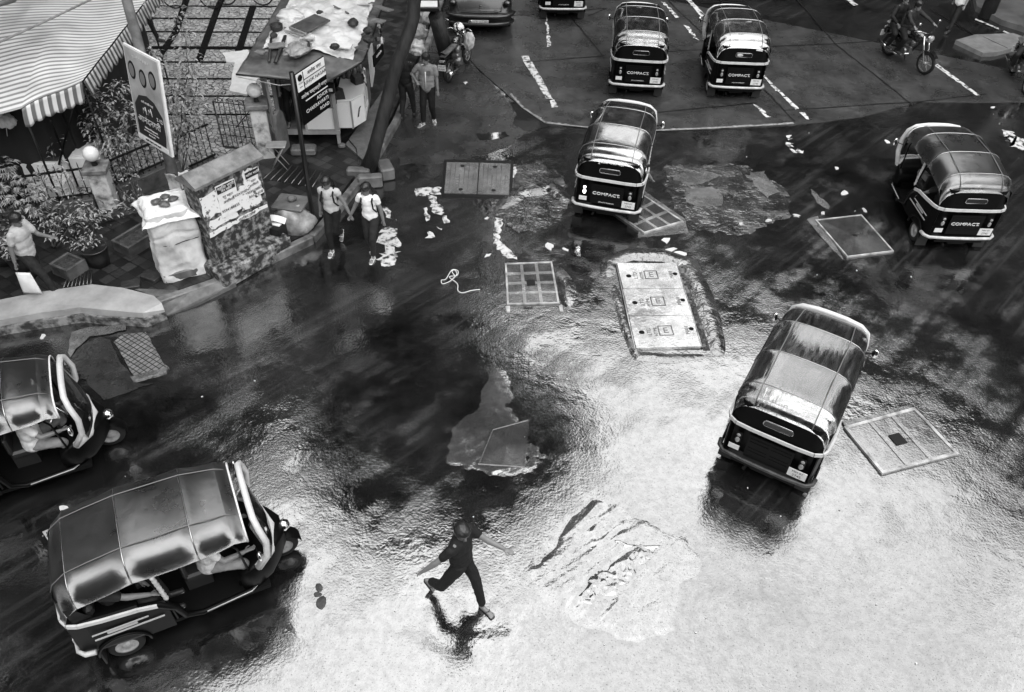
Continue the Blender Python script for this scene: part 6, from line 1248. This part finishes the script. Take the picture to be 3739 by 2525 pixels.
# ================================================================== CAR, MOTORCYCLES, BICYCLES
CARP = mat('dark_grey_car_paint', .010, .30, spec=.4, coat=.25); CGL = mat('dark_car_glass', .006, .05, spec=.8)
def car():
    b = S(1745, 150, 0); t = thing('parked_car', 'dark saloon car with plate MH.01.AX.0927 parked at the top edge', 'car', (b.x+.04, b.y+.38, 0), math.radians(93), sc=1.08)
    # local x forward from the rear bumper
    st = [(0.0, .62, .30, .62, .60), (.03, .76, .26, .66, .72), (.10, .82, .22, .70, .78), (.22, .845, .20, .95, .74), (.40, .85, .20, 1.00, .72), (.75, .86, .20, 1.04, .72), (1.0, .86, .20, 1.08, .72), (2.2, .87, .20, 1.02, .76), (3.1, .86, .20, .96, .74), (3.8, .82, .22, .82, .70), (4.2, .70, .28, .66, .60), (4.28, .5, .34, .58, .45)]
    def ring(x, hw, z0, z1, tw):
        sh = z0+(z1-z0)*.62; P_ = [(0, z0), (hw*.7, z0), (hw*.96, z0+.06), (hw, z0+.2 if z1-z0 > .3 else sh), (hw, sh), (hw*.98, sh+.07*(z1-z0)), (tw, z1-.03), (tw*.8, z1), (0, z1+.012)]
        return [(x, y, z) for y, z in P_]+[(x, -y, z) for y, z in reversed(P_[1:-1])]
    R_ = [ring(*s) for s in st]; n = len(R_[0]); g = MB(); g.add([p for r in R_ for p in r], [(i*n+k, i*n+(k+1) % n, (i+1)*n+(k+1) % n, (i+1)*n+k) for i in range(len(R_)-1) for k in range(n)]+[tuple(range(n-1, -1, -1)), tuple((len(R_)-1)*n+k for k in range(n))], True)
    g.build('body', CARP, t, clean=True)
    g = MB(); cb_ = [(.62, .72, 1.03, .70), (1.15, .66, 1.44, .60), (2.0, .66, 1.47, .60), (2.5, .68, 1.40, .58), (3.15, .74, .98, .70)]
    vs = []
    for x, hw, z1, tw in cb_: vs += [(x, hw+.05, .96), (x, tw, z1-.03), (x, tw*.7, z1), (x, -tw*.7, z1), (x, -tw, z1-.03), (x, -hw-.05, .96)]
    g.add(vs, [(i*6+k, i*6+k+1, (i+1)*6+k+1, (i+1)*6+k) for i in range(4) for k in range(5)]+[(0, 1, 2, 3, 4, 5), (29, 28, 27, 26, 25, 24)], True); g.build('cabin_glass', CGL, t, clean=True)
    g = MB(); g.grid(lambda u, v: (1.12+u*1.3, (v-.5)*1.1, 1.478-.03*(2*v-1)**2-.03*(2*u-1)**2), 8, 8); g.build('roof', CARP, t)
    # rear bumper bulge + line, boot lid groove, plate
    g = MB(); g.tube([(.30, .84, .56), (.12, .80, .56), (.02, .66, .56), (-.03, .4, .555), (-.045, 0, .555), (-.03, -.4, .555), (.02, -.66, .56), (.12, -.80, .56), (.30, -.84, .56)], .12, 10, flat=.45); g.tube([(.25, .82, .36), (.04, .70, .36), (-.03, .35, .36), (-.035, 0, .36), (-.03, -.35, .36), (.04, -.70, .36), (.25, -.82, .36)], .13, 10, flat=.5); bp = g.build('rear_bumper', CARP, t)
    g = MB(); g.tube([(.05, .60, .90), (.00, .56, .68), (-.01, .45, .64), (-.02, 0, .63), (-.01, -.45, .64), (.00, -.56, .68), (.05, -.60, .90)], .008, 5); g.build('boot_lid_seam', IRON, t)
    for s in (-1, 1): g = MB(); g.ell((.12, s*.72, .84), (.09, .11, .07)); g.build('tail_lamp', CGL, t)
    g = MB(); g.box((-.125, 0, .42), (.012, .46, .115), bev=.004); pl = g.build('number_plate', PLATE, bp); text('MH.01.AX.0927', .075, frame((-.134, 0, .42), (0, -1, 0), (0, 0, 1)), BLKL, 'plate_number', pl, .001)
    g = MB(); g.box((.0, 0, .78), (.02, .06, .09), bev=.02); em = g.build('emblem', CHROME, t)
    g = MB(); g.box((-.005, -.42, .70), (.012, .10, .018)); g.build('badge', CHROME, t); g = MB(); g.box((-.005, .42, .71), (.012, .05, .014)); g.build('badge', CHROME, t)
    for x in (.82, 3.42):
        for s in (-1, 1): wheel(t, (x, s*.76, .30), .30, .18)
car()
METAL = mat('engine_metal', .12, .35, metal=.6, var=.4, vscale=14); TANK = mat('black_gloss_tank', .008, .12, coat=1.0); BSEAT = mat('motorcycle_seat', .05, .35, lo=.02, hi=.12, vscale=6)
def motorcycle(label, loc, rz, lean=0.0):
    t = thing('motorcycle', label, 'motorcycle', loc, rz); t.rotation_euler = (lean, 0, rz)
    for x, r, w_, nm in ((0, .30, .10, 'wheel'), (1.28, .30, .08, 'wheel')):
        q = MB(); Mx = Matrix.Rotation(PI/2, 3, 'X'); pr = [(r-.055+.045*math.cos(a), w_/2*math.sin(a)) for a in [k*2*PI/10 for k in range(11)]]; q.lathe(pr, (x, 0, r), 28, Mx); wo_ = q.build(nm, RUB, t)
        q = MB(); q.lathe([(r-.095, -.02), (r-.085, -.025), (r-.085, .025), (r-.095, .02), (r-.095, -.02)], (x, 0, r), 28, Mx); q.lathe([(0, -.06), (.04, -.06), (.04, .06), (0, .06)], (x, 0, r), 12, Mx)
        for k in range(6): a = k*PI/3; q.tube([(x+.03*math.cos(a), 0, r+.03*math.sin(a)), (x+(r-.09)*math.cos(a), 0, r+(r-.09)*math.sin(a))], .012, 5)
        q.build('rim', STEEL, wo_)
    def tb(pts, r, name, m, n=8, fl=1.0): g = MB(); g.tube(pts, r, n, flat=fl); return g.build(name, m, t)
    for s in (-1, 1): tb([(1.28, s*.08, .30), (1.10, s*.09, .68), (1.02, s*.10, .92)], [.022, .024, .026], 'fork_tube', CHROME)
    tb([(1.02, 0, .90), (.75, 0, .45), (.35, 0, .38), (0, 0, .30)], .028, 'frame', IRON); tb([(1.02, 0, .90), (.55, 0, .70), (-.2, 0, .74)], .028, 'frame', IRON)
    g = MB(); g.ell((.74, 0, .84), (.25, .13, .12)); g.build('fuel_tank', TANK, t)
    g = MB(); g.grid(lambda u, v: (-.28+.82*u, (v-.5)*(.24-.06*u)*1.0, .80+.05*(1-u)+.04*math.sin(PI*v)-.03*math.sin(PI*u)), 12, 6); g.box((.12, 0, .77), (.78, .18, .05), bev=.02); g.build('seat', BSEAT, t)
    g = MB(); g.box((.62, 0, .42), (.26, .20, .26), bev=.03); g.tube([(.66, 0, .5), (.74, 0, .70)], .09, 10); g.tube([(.55, -.16, .36), (.55, .16, .36)], .10, 12); g.build('engine', METAL, t)
    tb([(.75, -.10, .36), (.4, -.14, .22), (.0, -.16, .28), (-.32, -.16, .34)], [.02, .025, .045, .05], 'exhaust', CHROME)
    g = MB(); g.grid(lambda u, v: (.33*math.cos(.6+u*2.0), (v-.5)*.15, .30+.33*math.sin(.6+u*2.0)+.01), 10, 3); g.box((-.26, 0, .62), (.10, .16, .16), bev=.02); g.build('rear_mudguard', TANK, t)
    g = MB(); g.grid(lambda u, v: (1.28+.335*math.cos(.7+u*1.9), (v-.5)*.12, .30+.335*math.sin(.7+u*1.9)), 10, 3); g.build('front_mudguard', TANK, t)
    tb([(.88, .38, 1.04), (.98, .26, 1.06), (1.02, .08, 1.0), (1.02, -.08, 1.0), (.98, -.26, 1.06), (.88, -.38, 1.04)], .014, 'handlebar', CHROME)
    g = MB(); g.lathe([(0, .09), (.06, .07), (.095, 0), (.085, -.06), (0, -.065)], (1.14, 0, .88), 14, Matrix.Rotation(PI/2, 3, 'Y')); g.build('headlamp', CHROME, t)
    g = MB(); g.ell((1.17, 0, .90), (.06, .09, .08)); g.build('headlamp_lens', LAMP, t)
    for s in (-1, 1): tb([(.98, s*.26, 1.06), (.97, s*.32, 1.22)], .007, 'mirror_arm', IRON, 5); g = MB(); g.ell((.97, s*.34, 1.25), (.015, .06, .04)); g.build('mirror', CHROME, t)
    g = MB(); g.box((-.335, 0, .68), (.04, .12, .06), bev=.01); g.build('tail_lamp', LAMP, t)
    g = MB(); g.box((-.36, 0, .52), (.010, .21, .15)); g.build('number_plate', PLATE, t)
    for s in (-1, 1): tb([(.30, s*.10, .35), (.30, s*.22, .34)], .014, 'footrest', IRON, 6)
    tb([(.45, .10, .28), (.40, .26, .02)], .014, 'side_stand', IRON, 6)
    return t
mp0 = S(1640, 325, 0)
mc = motorcycle('parked motorcycle with helmet and pale bag, plate MH.47 P.0286', (mp0.x-.02, mp0.y+.42, 0), math.radians(72), -.10)
pl = [o for o in COL.objects if o.parent == mc and o.name.startswith('number_plate')][0]
text('"MH.47"', .06, frame((-.367, 0, .555), (0, -1, 0), (0, 0, 1)), BLKL, 'plate_number', pl, .001); text('P.0286', .062, frame((-.367, 0, .487), (0, -1, 0), (0, 0, 1)), BLKL, 'plate_number', pl, .001)
MM = mc.matrix_basis; q = MM @ Vector((.93, .0, 1.10)); g = MB(); g.ell((0, 0, 0), (.15, .125, .135), nu=18, nv=12); hh = g.build('helmet', mat('pale_patterned_helmet', .4, .15, lo=.01, hi=.65, vscale=9, thr=(.46, .5), coat=1.0)); hh.location = q; tag(hh, 'pale patterned helmet resting on the parked motorcycle mirror', 'helmet')
g = MB(); g.tube([(.10, -.11, -.03), (.13, 0, -.03), (.10, .11, -.03)], .05, 8, flat=.6); vz = g.build('visor', TANK, hh)
q = MM @ Vector((1.02, -.22, .72)); bagblob('cloth_bag', q, .20, C_LGREY, 'pale cloth bag hanging from the parked motorcycle handlebar', 'bag', (.7, .6, 1.2), 71, .25)
# ridden motorcycle, coming towards the camera
mq = S(3385, 262, 0); mr = motorcycle('dark motorcycle with lit chrome front, ridden by two people at upper right', (0, 0, 0), 0)
mr.location = (mq.x-.80, mq.y+1.05, 0); mr.rotation_euler = (.0, 0, math.radians(-64)); mr.scale = (1.05,)*3
MR = Matrix.Translation(mr.location) @ Matrix.Rotation(math.radians(-64), 4, 'Z') @ Matrix.Scale(1.05, 4)
for x, lab, tp, kw_ in [(.28, 'rider in dark clothes steering the motorcycle at upper right', C_DARK, dict(LH=(.58, .36, .33), RH=(.58, -.36, .33), lean=(.2, 0))), (-.08, 'pillion passenger behind the rider of the motorcycle at upper right', C_BLACK, dict(LH=(.25, .22, .16), RH=(.25, -.22, .16), lean=(.05, 0)))]:
    p = MR @ Vector((x, 0, .80)); person(lab, p, math.radians(-64), 1.7, pelvis=(0, 0, .08), LF=(.18, .22, -.46), RF=(.18, -.22, -.46), lk=(1, .5, .4), rk=(1, -.5, .4), lhint=(-.2, 1, -.4), rhint=(-.2, -1, -.4), top=tp, legs=C_BLACK, sleeve=2, shoes=SHOE, **kw_)
# pedestrian with white top behind
pp = S(3485, 118, 0); person('pedestrian in white top and dark trousers walking behind the ridden motorcycle', (pp.x-.1, pp.y+.15, 0), math.radians(-140), 1.62, LF=(.25, .09, .085), RF=(-.20, -.09, .12), top=C_WHITE, legs=C_DARK, sleeve=.6, shoes=SHOE, female=True, long_hair=True, LH=(.2, .25, .9), RH=(-.1, -.26, .84), toprad=1.15)
# motorcycle and rider cut by the right edge
me_ = S(3705, 300, 0); m2r = dup(mr, (me_.x+.15, me_.y+.6, 0), math.radians(-100), 'motorcycle cut by the right edge below the raised slab'); 
MR2 = Matrix.Translation(m2r.location) @ Matrix.Rotation(math.radians(-100), 4, 'Z') @ Matrix.Scale(1.05, 4); p = MR2 @ Vector((.25, 0, .80))
person('rider with pale trousers on the motorcycle cut by the right edge', p, math.radians(-100), 1.68, pelvis=(0, 0, .08), LF=(.18, .24, -.46), RF=(.18, -.24, -.46), lk=(1, .5, .4), rk=(1, -.5, .4), LH=(.55, .34, .33), RH=(.55, -.34, .33), lhint=(-.2, 1, -.4), rhint=(-.2, -1, -.4), lean=(.2, 0), top=C_GREY, legs=C_DARK, sleeve=2)
def bicycle(loc, rz, label):
    t = thing('bicycle', label, 'bicycle', loc, rz); Mx = Matrix.Rotation(PI/2, 3, 'X')
    for x in (0, 1.08):
        q = MB(); r = .34; q.lathe([(r-.022+.02*math.cos(a), .02*math.sin(a)) for a in [k*PI/4 for k in range(9)]], (x, 0, r), 34, Mx); w_ = q.build('wheel', RUB, t); q = MB()
        q.tube([(x, -.05, r), (x, .05, r)], .025, 8)
        for k in range(14): a = k*2*PI/14; q.tube([(x+.02*math.cos(a), 0, r+.02*math.sin(a)), (x+(r-.03)*math.cos(a), 0, r+(r-.03)*math.sin(a))], .0025, 4)
        q.build('spokes', CHROME, w_)
    for pts in [[(0, 0, .34), (.42, 0, .30), (.30, 0, .85), (0, 0, .34)], [(.42, 0, .30), (.88, 0, .72), (.32, 0, .76)], [(1.08, 0, .34), (.90, 0, .66), (.84, 0, .98)]]: g = MB(); g.tube(pts, .014, 6); g.build('frame_tube', IRON, t)
    g = MB(); g.ell((.28, 0, .90), (.13, .07, .04)); g.build('saddle', SEAT, t); g = MB(); g.tube([(.78, .26, .98), (.86, .1, 1.0), (.86, -.1, 1.0), (.78, -.26, .98)], .012, 6); g.build('handlebar', CHROME, t); g = MB(); g.tube([(.42, -.1, .30), (.42, .1, .30)], .05, 10); g.build('crank', IRON, t)
    return t
bc = S(700, 45, .15); bicycle((bc.x-.55, bc.y+.25, .15), math.radians(6), 'bicycle whose wheel shows at the top edge, left of the pair')
bc = S(825, 25, .15); bicycle((bc.x+.0, bc.y+.15, .15), math.radians(4), 'bicycle whose wheel shows at the top edge, right of the pair')
# ================================================================== MANHOLES, PAVING PLATES, LITTER
CAST = road_mat('wet_iron_cover', base=(.08, .16), ior=1.9, spec=.9, rough=(.12, .3), fine=.003, med=.004, undul=.002)
CASTL = mat('bright_steel_edge', .22, .35, lo=.05, hi=.40, vscale=5, spec=.8); CASTD = road_mat('wet_iron_tray', base=(.02, .045), ior=2.0, spec=1.0, rough=(.08, .2), fine=.002, med=.003, undul=.004)
CONCW = road_mat('wet_concrete_cover', base=(.16, .45), ior=2.1, spec=1.0, rough=(.06, .3), fine=.006, med=.006, undul=.004); HOLE = mat('dark_hole', .001, .9)
def quad4(a, b, c, d): return [S(*q) for q in (a, b, c, d)]
def bil(Q, u, v, z=0.0): p = Q[0].lerp(Q[1], u).lerp(Q[3].lerp(Q[2], u), v); return Vector((p.x, p.y, z))
def cover(name, label, Q, nu, nv, z=.03, fw=.035, rib=.03, rimm=None, cat='manhole cover', hole=None):
    """Q: near-left, near-right, far-right, far-left"""
    c = (Q[0]+Q[1]+Q[2]+Q[3])/4; t = thing(name, label, cat, (c.x, c.y, 0)); off = Vector((c.x, c.y, 0)); W_ = (Q[1]-Q[0]).length; D_ = (Q[3]-Q[0]).length
    def patch(u0, u1, v0, v1, z0, z1, m, nm, par):
        g = MB(); P_ = [bil(Q, u, v)-off for u, v in ((u0, v0), (u1, v0), (u1, v1), (u0, v1))]; g.prism([(p.x, p.y) for p in P_], z0, z1); return g.build(nm, m, par)
    base = patch(0, 1, 0, 1, .001, z-.012, CASTD, 'cover_plate', t); fu, fv = fw/W_, fw/D_
    for a in ((-fu, 1+fu, -fv, 0), (-fu, 1+fu, 1, 1+fv), (-fu, 0, 0, 1), (1, 1+fu, 0, 1)): patch(*a, 0.002, z, rimm or CASTL, 'rim', t)
    ru, rv = rib/W_, rib/D_
    for i in range(1, nu): patch(i/nu-ru, i/nu+ru, 0, 1, z-.012, z-.001, CAST, 'rib', base)
    for j in range(1, nv): patch(0, 1, j/nv-rv, j/nv+rv, z-.0125, z-.002, CAST, 'rib', base)
    if hole:
        u, v, s, sq = hole; p = bil(Q, u, v)-off; g = MB()
        if sq: du, dv = s/W_, s/D_; P_ = [bil(Q, u+a*du, v+b*dv)-off for a, b in ((-1, -1), (1, -1), (1, 1), (-1, 1))]; g.prism([(q.x, q.y) for q in P_], z-.02, z+.003)
        else: g.lathe([(s, 0), (s*.98, .004), (0, .0041)], (p.x, p.y, z-.002), 16)
        g.build('keyhole', HOLE, base)
    return t
cover('grid_manhole', 'square grid manhole cover of twelve trays in the middle of the road', quad4((1858, 1110), (2035, 1106), (2010, 962), (1850, 968)), 3, 4, hole=(.5, .5, .08, True))
g = MB(); 
for a in [((1846, 1122), (1862, 1120), (1862, 1142), (1850, 1142)), ((2040, 1118), (2052, 1116), (2056, 1138), (2044, 1140))]: g.prism([(S(*q).x, S(*q).y) for q in a], 0, .03)
struct(g.build('steel_bracket', CASTL))
cover('grid_manhole', 'diagonal grid manhole cover beside the auto rickshaw with lit tail lamp', quad4((2352, 852), (2485, 812), (2335, 712), (2240, 775)), 3, 3, z=.05, hole=(.35, .55, .03, False))
g = MB(); q4 = quad4((2330, 865), (2512, 848), (2500, 800), (2340, 690)); g.prism(rag([(p.x, p.y) for p in q4], .1, .01, 3), 0, .012); struct(g.build('smooth_patch', PATCHM))
cover('steel_plate_cover', 'smooth steel plate cover left of the auto rickshaw turning at right', quad4((3094, 938), (3255, 918), (3142, 790), (2982, 808)), 1, 1, z=.035, fw=.03, hole=(.52, .5, .04, False))
g = MB(); q4 = quad4((3080, 950), (3010, 880), (2945, 800), (2985, 790)); g.prism(rag([(p.x, p.y) for p in q4], .1, .015, 3), 0, .010); struct(g.build('smooth_patch', PATCHM))
cover('steel_plate_cover', 'large steel cover with square hole right of the pale dented auto rickshaw', quad4((3222, 1722), (3480, 1655), (3335, 1502), (3095, 1568)), 3, 1, z=.04, fw=.05, rib=.035, hole=(.48, .52, .10, True))
g = MB(); q4 = quad4((3088, 1562), (3335, 1498), (3325, 1482), (3070, 1545)); g.prism(rag([(p.x, p.y) for p in q4], .1, .015, 3), 0, .03); struct(g.build('smooth_patch', PATCHM))
cover('steel_plate_cover', 'steel plate partly hidden behind the bottom left auto rickshaw', quad4((245, 2060), (470, 1990), (380, 1850), (168, 1945)), 1, 1, z=.02, fw=.03)
cover('steel_plate_cover', 'half drowned plate with raised edge under the flowing water', quad4((1750, 1692), (1912, 1702), (1930, 1535), (1800, 1570)), 1, 1, z=.024, fw=.014, rimm=CASTD)
# pair of ribbed concrete covers
t = thing('double_cover', 'pair of ribbed concrete inspection covers by the broken kerb lane', 'manhole cover')
for q_, nm in ((quad4((1622, 708), (1740, 712), (1748, 598), (1632, 596)), 1), (quad4((1744, 712), (1858, 715), (1864, 602), (1752, 598)), 2)):
    g = MB(); g.prism([(p.x, p.y) for p in q_], 0, .035); lid = g.build('lid', road_mat('ribbed_cover_concrete', base=(.05, .13), ior=1.6, spec=.7, rough=(.2, .4), fine=.008, med=.006) if 'ribbed_cover_concrete' not in MATS else MATS['ribbed_cover_concrete'], t)
    for k in range(1, 7):
        g = MB(); a, b = bil(q_, k/7, .06 if k % 2 else .3, .037), bil(q_, k/7, .94 if k % 3 else .6, .037); g.tube([a, b], .006, 4); g.build('rib', CONCB, lid)
    g = MB(); g.ell(bil(q_, .5, .88, .036), (.05, .05, .006)); g.ell(bil(q_, .5, .12, .036), (.05, .05, .006)); g.build('lifting_hole', HOLE, lid)
g = MB(); q4 = quad4((1612, 722), (1868, 726), (1876, 588), (1622, 584)); g.prism([(p.x, p.y) for p in q4], 0, .02); struct(g.build('cover_surround', TARPATCH if False else JOINT))
# three panel cover
t = thing('three_panel_cover', 'three wet concrete panels with raised E emblems set in the road', 'manhole cover')
TQ = quad4((2322, 1278), (2558, 1272), (2466, 966), (2253, 966))
def lerp4(v0, v1): return [bil(TQ, 0, v0), bil(TQ, 1, v0), bil(TQ, 1, v1), bil(TQ, 0, v1)]
RAISE = CONCB
for k, (v0, v1) in enumerate(((.005, .345), (.35, .665), (.67, .995))):
    q_ = lerp4(v0, v1); g = MB(); pts = [(p.x, p.y) for p in q_]
    g.prism(rag(pts, .2, .006, k), 0, .045+.004*k); pn = g.build('panel', CONCW, t); z = .047+.004*k; ux = (q_[1]-q_[0]).normalized(); uy = (q_[3]-q_[0]).normalized()
    for s_, sz, u, v in (('E', .20, .52, .52), ('MAH', .10, .86, .52), ('LTD', .11, .26, .5), ('HTML', .09, .36, .5)):
        p = bil(q_, u, v, z); M_ = frame(p, uy, -ux) if s_ != 'E' else frame(p, ux, uy); text(s_, sz, M_, RAISE, 'raised_lettering', pn, .004)
    p = bil(q_, .52, .52, z+.002); g = MB()
    for a, b in (((-.12, -.12), (.12, -.12)), ((.12, -.12), (.12, .12)), ((.12, .12), (-.12, .12)), ((-.12, .12), (-.12, -.12))): g.tube([p+ux*a[0]+uy*a[1], p+ux*b[0]+uy*b[1]], .010, 4)
    g.build('emblem_frame', RAISE, pn); g = MB(); c_ = bil(q_, .14, .48, z); g.lathe([(.05, 0), (.048, .002), (0, .0022)], c_, 14); g.build('lifting_hole', GRILL, pn)
    g = MB(); c_ = bil(q_, .93, .56, z); g.lathe([(.045, 0), (.043, .002), (0, .0022)], c_, 14); g.build('lifting_hole', GRILL, pn)
for sd_ in (0, 1):
    g = MB(); a, b = bil(TQ, sd_, 0), bil(TQ, sd_, 1); dx = Vector((-.02 if sd_ == 0 else .02, 0, 0)); g.tube([a+dx+Vector((0, 0, .03)), b+dx+Vector((0, 0, .03))], .014, 4); g.build('steel_edge', CASTL, t)
# rubble-filled trench at the right and berm round it
g = MB(); rq = [bil(TQ, 1.03, -.02), bil(TQ, 1.14, -.02), bil(TQ, 1.12, .98), bil(TQ, 1.02, .98)]; g.prism([(p.x, p.y) for p in rq], 0, .009); struct(g.build('rubble_bed', SOIL))
rnd = random.Random(9)
for i in range(46):
    v = i/46; u = 1.04+.07*rnd.random(); p = bil(TQ, u, v); rock('rubble_stone', (p.x, p.y, -.01), rnd.uniform(.03, .06), rnd.choice([STONE, CONCB]), 'small rubble stone in the trench beside the three panel cover', 'stone', 100+i, 'rubble stones beside the three panel cover')
def berm(pts, w, h, name='tar_berm', m=None, seed=1):
    rnd = random.Random(seed); N = []
    for i in range(len(pts)-1):
        for k in range(8): N.append(Vector(pts[i]).lerp(Vector(pts[i+1]), k/8))
    N.append(Vector(pts[-1])); g = MB(); vs = []; M_ = 9
    for i, p in enumerate(N):
        t_ = (N[min(i+1, len(N)-1)]-N[max(i-1, 0)]).normalized(); nn = Vector((-t_.y, t_.x, 0)); e = math.sin(PI*min(1, max(0, i/(len(N)-1))))**.35; ww = w*(1+.25*mnoise.noise(p*1.7))*(.35+.65*e); hh_ = h*e
        for j in range(M_): a = j/(M_-1); q = p+nn*(a-.5)*ww; q.z = .002+hh_*math.sin(PI*a)**1.3*(1+.3*mnoise.noise(q*4)); vs.append(q)
    g.add(vs, [(i*M_+j, i*M_+j+1, (i+1)*M_+j+1, (i+1)*M_+j) for i in range(len(N)-1) for j in range(M_-1)], True); return struct(g.build(name, m or BROKEN))
berm([tuple(S(2215, 1010)), tuple(S(2225, 955)), tuple(S(2300, 928)), tuple(S(2420, 930)), tuple(S(2510, 960)), tuple(S(2560, 1060)), tuple(S(2600, 1180)), tuple(S(2625, 1300))], .42, .05)
berm([tuple(S(2020, 970)), tuple(S(2070, 1040)), tuple(S(2072, 1120))], .3, .03, seed=2)
berm([tuple(S(2240, 1040)), tuple(S(2285, 1200)), tuple(S(2330, 1300)), tuple(S(2450, 1310)), tuple(S(2570, 1300))], .22, .02, seed=3)
berm([tuple(S(1820, 760)), tuple(S(1900, 700)), tuple(S(2010, 680)), tuple(S(2080, 740))], .5, .05, seed=4)
# broken tile cover by the kerb
BT = tile_mat('broken_tile', .16, .10, 6, .05, .35); g = MB(); q4 = [S(*q) for q in ((420, 1250), (450, 1225), (535, 1215), (560, 1265), (600, 1330), (615, 1345), (500, 1382), (480, 1360), (465, 1330))]; g.prism(rag([(p.x, p.y) for p in q4], .09, .012, 4), 0, .03); tag(g.build('tile_cover', BT), 'broken diamond tiled cover in the road below the pale ledge', 'manhole cover')
g = MB(); g.prism(rag([(p.x, p.y) for p in [S(475, 1380), S(612, 1345), S(610, 1358), S(490, 1393)]], .05, .012, 6), 0, .035); struct(g.build('mortar_edge', PATCHM))
# raised stone slab at the upper right
g = MB(); q4 = [S(3490, 145, .12), S(3560, 125, .12), S(3700, 120, .12), S(3790, 150, .12), S(3640, 190, .12), S(3590, 192, .12)]; g.prism([(p.x, p.y) for p in q4], .0, .12); tag(g.build('raised_slab', mat('pale_worn_slab', .14, .5, var=.35, vscale=3, bump=.01)), 'pale raised stone slab on the road at the upper right', 'slab')
g = MB(); g.tube([S(3590, 133, .125), S(3680, 175, .125)], .006, 4); g.build('slab_joint', JOINT).parent = COL.objects['raised_slab']
g = MB(); dv = [S(3545, -30), S(3560, 40), S(3650, 90), S(3760, 125), S(3900, 150), S(3900, -60), S(3700, -120)]; g.prism([(p.x, p.y) for p in dv], 0, .16); struct(g.build('median_pavement', mat('grey_median', .07, .5, lo=.04, hi=.10, vscale=2)))
g = MB(); pb_ = S(3600, 60, 0); g.tube([(pb_.x, pb_.y, 0), (pb_.x, pb_.y, 2.2)], .22, 12); tag(g.build('dark_pillar', BARK), 'thick dark pillar at the top edge behind the pedestrian in white', 'pillar')
# string lying on the road
pts = [(1660, 1005), (1650, 990), (1660, 985), (1668, 1000), (1650, 1020), (1635, 1030), (1615, 1035), (1612, 1022), (1628, 1018), (1650, 985), (1672, 988), (1668, 1005), (1640, 1010), (1670, 1035), (1672, 1060), (1690, 1068), (1720, 1060), (1752, 1056)]
g = MB(); P_ = [S(a, b, .009+.004*(i % 3)) for i, (a, b) in enumerate(pts)]; D2 = []
for i in range(len(P_)-1):
    for k in range(4):
        t_ = k/4; p0, p1, p2, p3 = P_[max(0, i-1)], P_[i], P_[i+1], P_[min(len(P_)-1, i+2)]; D2.append(.5*((2*p1)+(p2-p0)*t_+(2*p0-5*p1+4*p2-p3)*t_**2+(3*p1-p0-3*p2+p3)*t_**3))
g.tube(D2+[P_[-1]], .008, 5); tag(g.build('string', ROPE), 'tangled pale string lying on the dark wet road', 'string')
# litter
LIT = mat('white_litter', .4, .6, var=.15, vscale=20)
CHIP = mat('pale_brick_chip', .3, .6, var=.3, vscale=20)
def scrap(a, b, s, label, seed, group=None, name='litter_scrap', asp=1.6):
    c = S(a, b, 0); rnd = random.Random(seed); n = 9; g = MB(); rot = rnd.random()*PI; P_ = []
    for k in range(n): an = 2*PI*k/n; r_ = s*(.45+.75*rnd.random()); x, y = r_*asp*math.cos(an), r_*math.sin(an); P_.append((c.x+x*math.cos(rot)-y*math.sin(rot), c.y+x*math.sin(rot)+y*math.cos(rot)))
    g.prism(P_, .004, [.006+.010*rnd.random() for _ in P_]); return tag(g.build(name, CHIP if 'chip' in label else LIT), label, 'litter', group)
named = [(1278, 1862, .06, 'white rectangular scrap left of the bottom left auto rickshaw hood'), (2445, 915, .10, 'torn white paper just above the three panel cover'), (2485, 925, .08, 'second torn white paper right above the three panel cover'), (2432, 878, .09, 'white crumpled paper behind the diagonal grid manhole'), (3082, 702, .09, 'bent white wrapper above the smooth steel plate'),
         (2008, 900, .08, 'round white scrap above the square grid manhole'), (2065, 912, .05, 'small white scrap right of the round one'), (1778, 797, .05, 'white scrap left of the flooded patch'), (1780, 932, .05, 'white scrap between the string and the grid manhole'), (1700, 302, .06, 'white paper cup piece beside the parked motorcycle'), (240, 1862, .05, 'white scrap by the plate at lower left'), (158, 1228, .05, 'white scrap below the pale ledge at left'),
         (3055, 615, .05, 'thin white scrap above the wrapper by the steel plate'), (3238, 518, .07, 'white leaf shaped scrap left of the right auto rickshaw'), (2705, 818, .05, 'pale brick chip left of another chip'), (2805, 805, .055, 'pale brick chip in the middle of the row'), (2908, 788, .055, 'pale brick chip near the steel plate corner'), (3005, 778, .055, 'pale brick chip right above the steel plate'), (3158, 768, .055, 'pale brick chip at the right corner above the plate'), (3625, 392, .06, 'white scrap at the right edge under the lane')]
named[0] = (238, 1862, .07, 'white rectangular scrap left of the bottom left auto rickshaw hood'); named.pop(10)
for i, (a, b, s, l) in enumerate(named): scrap(a, b, s, l, i)
rnd = random.Random(41); gl = []
for i in range(75):
    a, b = rnd.uniform(60, 3700), rnd.uniform(300, 2480)
    if b < 1150 and a < 1300: continue
    scrap(a, b, rnd.uniform(.005, .014), 'tiny white speck of litter on the wet road', 200+i, 'specks of litter on the road', 'litter_speck')
# shallow debris clump near the boy
for i, (a, b, r_) in enumerate([(1165, 2145, .05), (1172, 2200, .07), (1160, 2170, .04)]): c = S(a, b); rock('clod', (c.x, c.y, 0), r_, STONE, ['small dark clod, topmost of three left of the boy', 'largest dark clod of three left of the boy', 'dark clod between the two others left of the boy'][i], 'clod', 300+i, sq=(1.3, .9, .12))
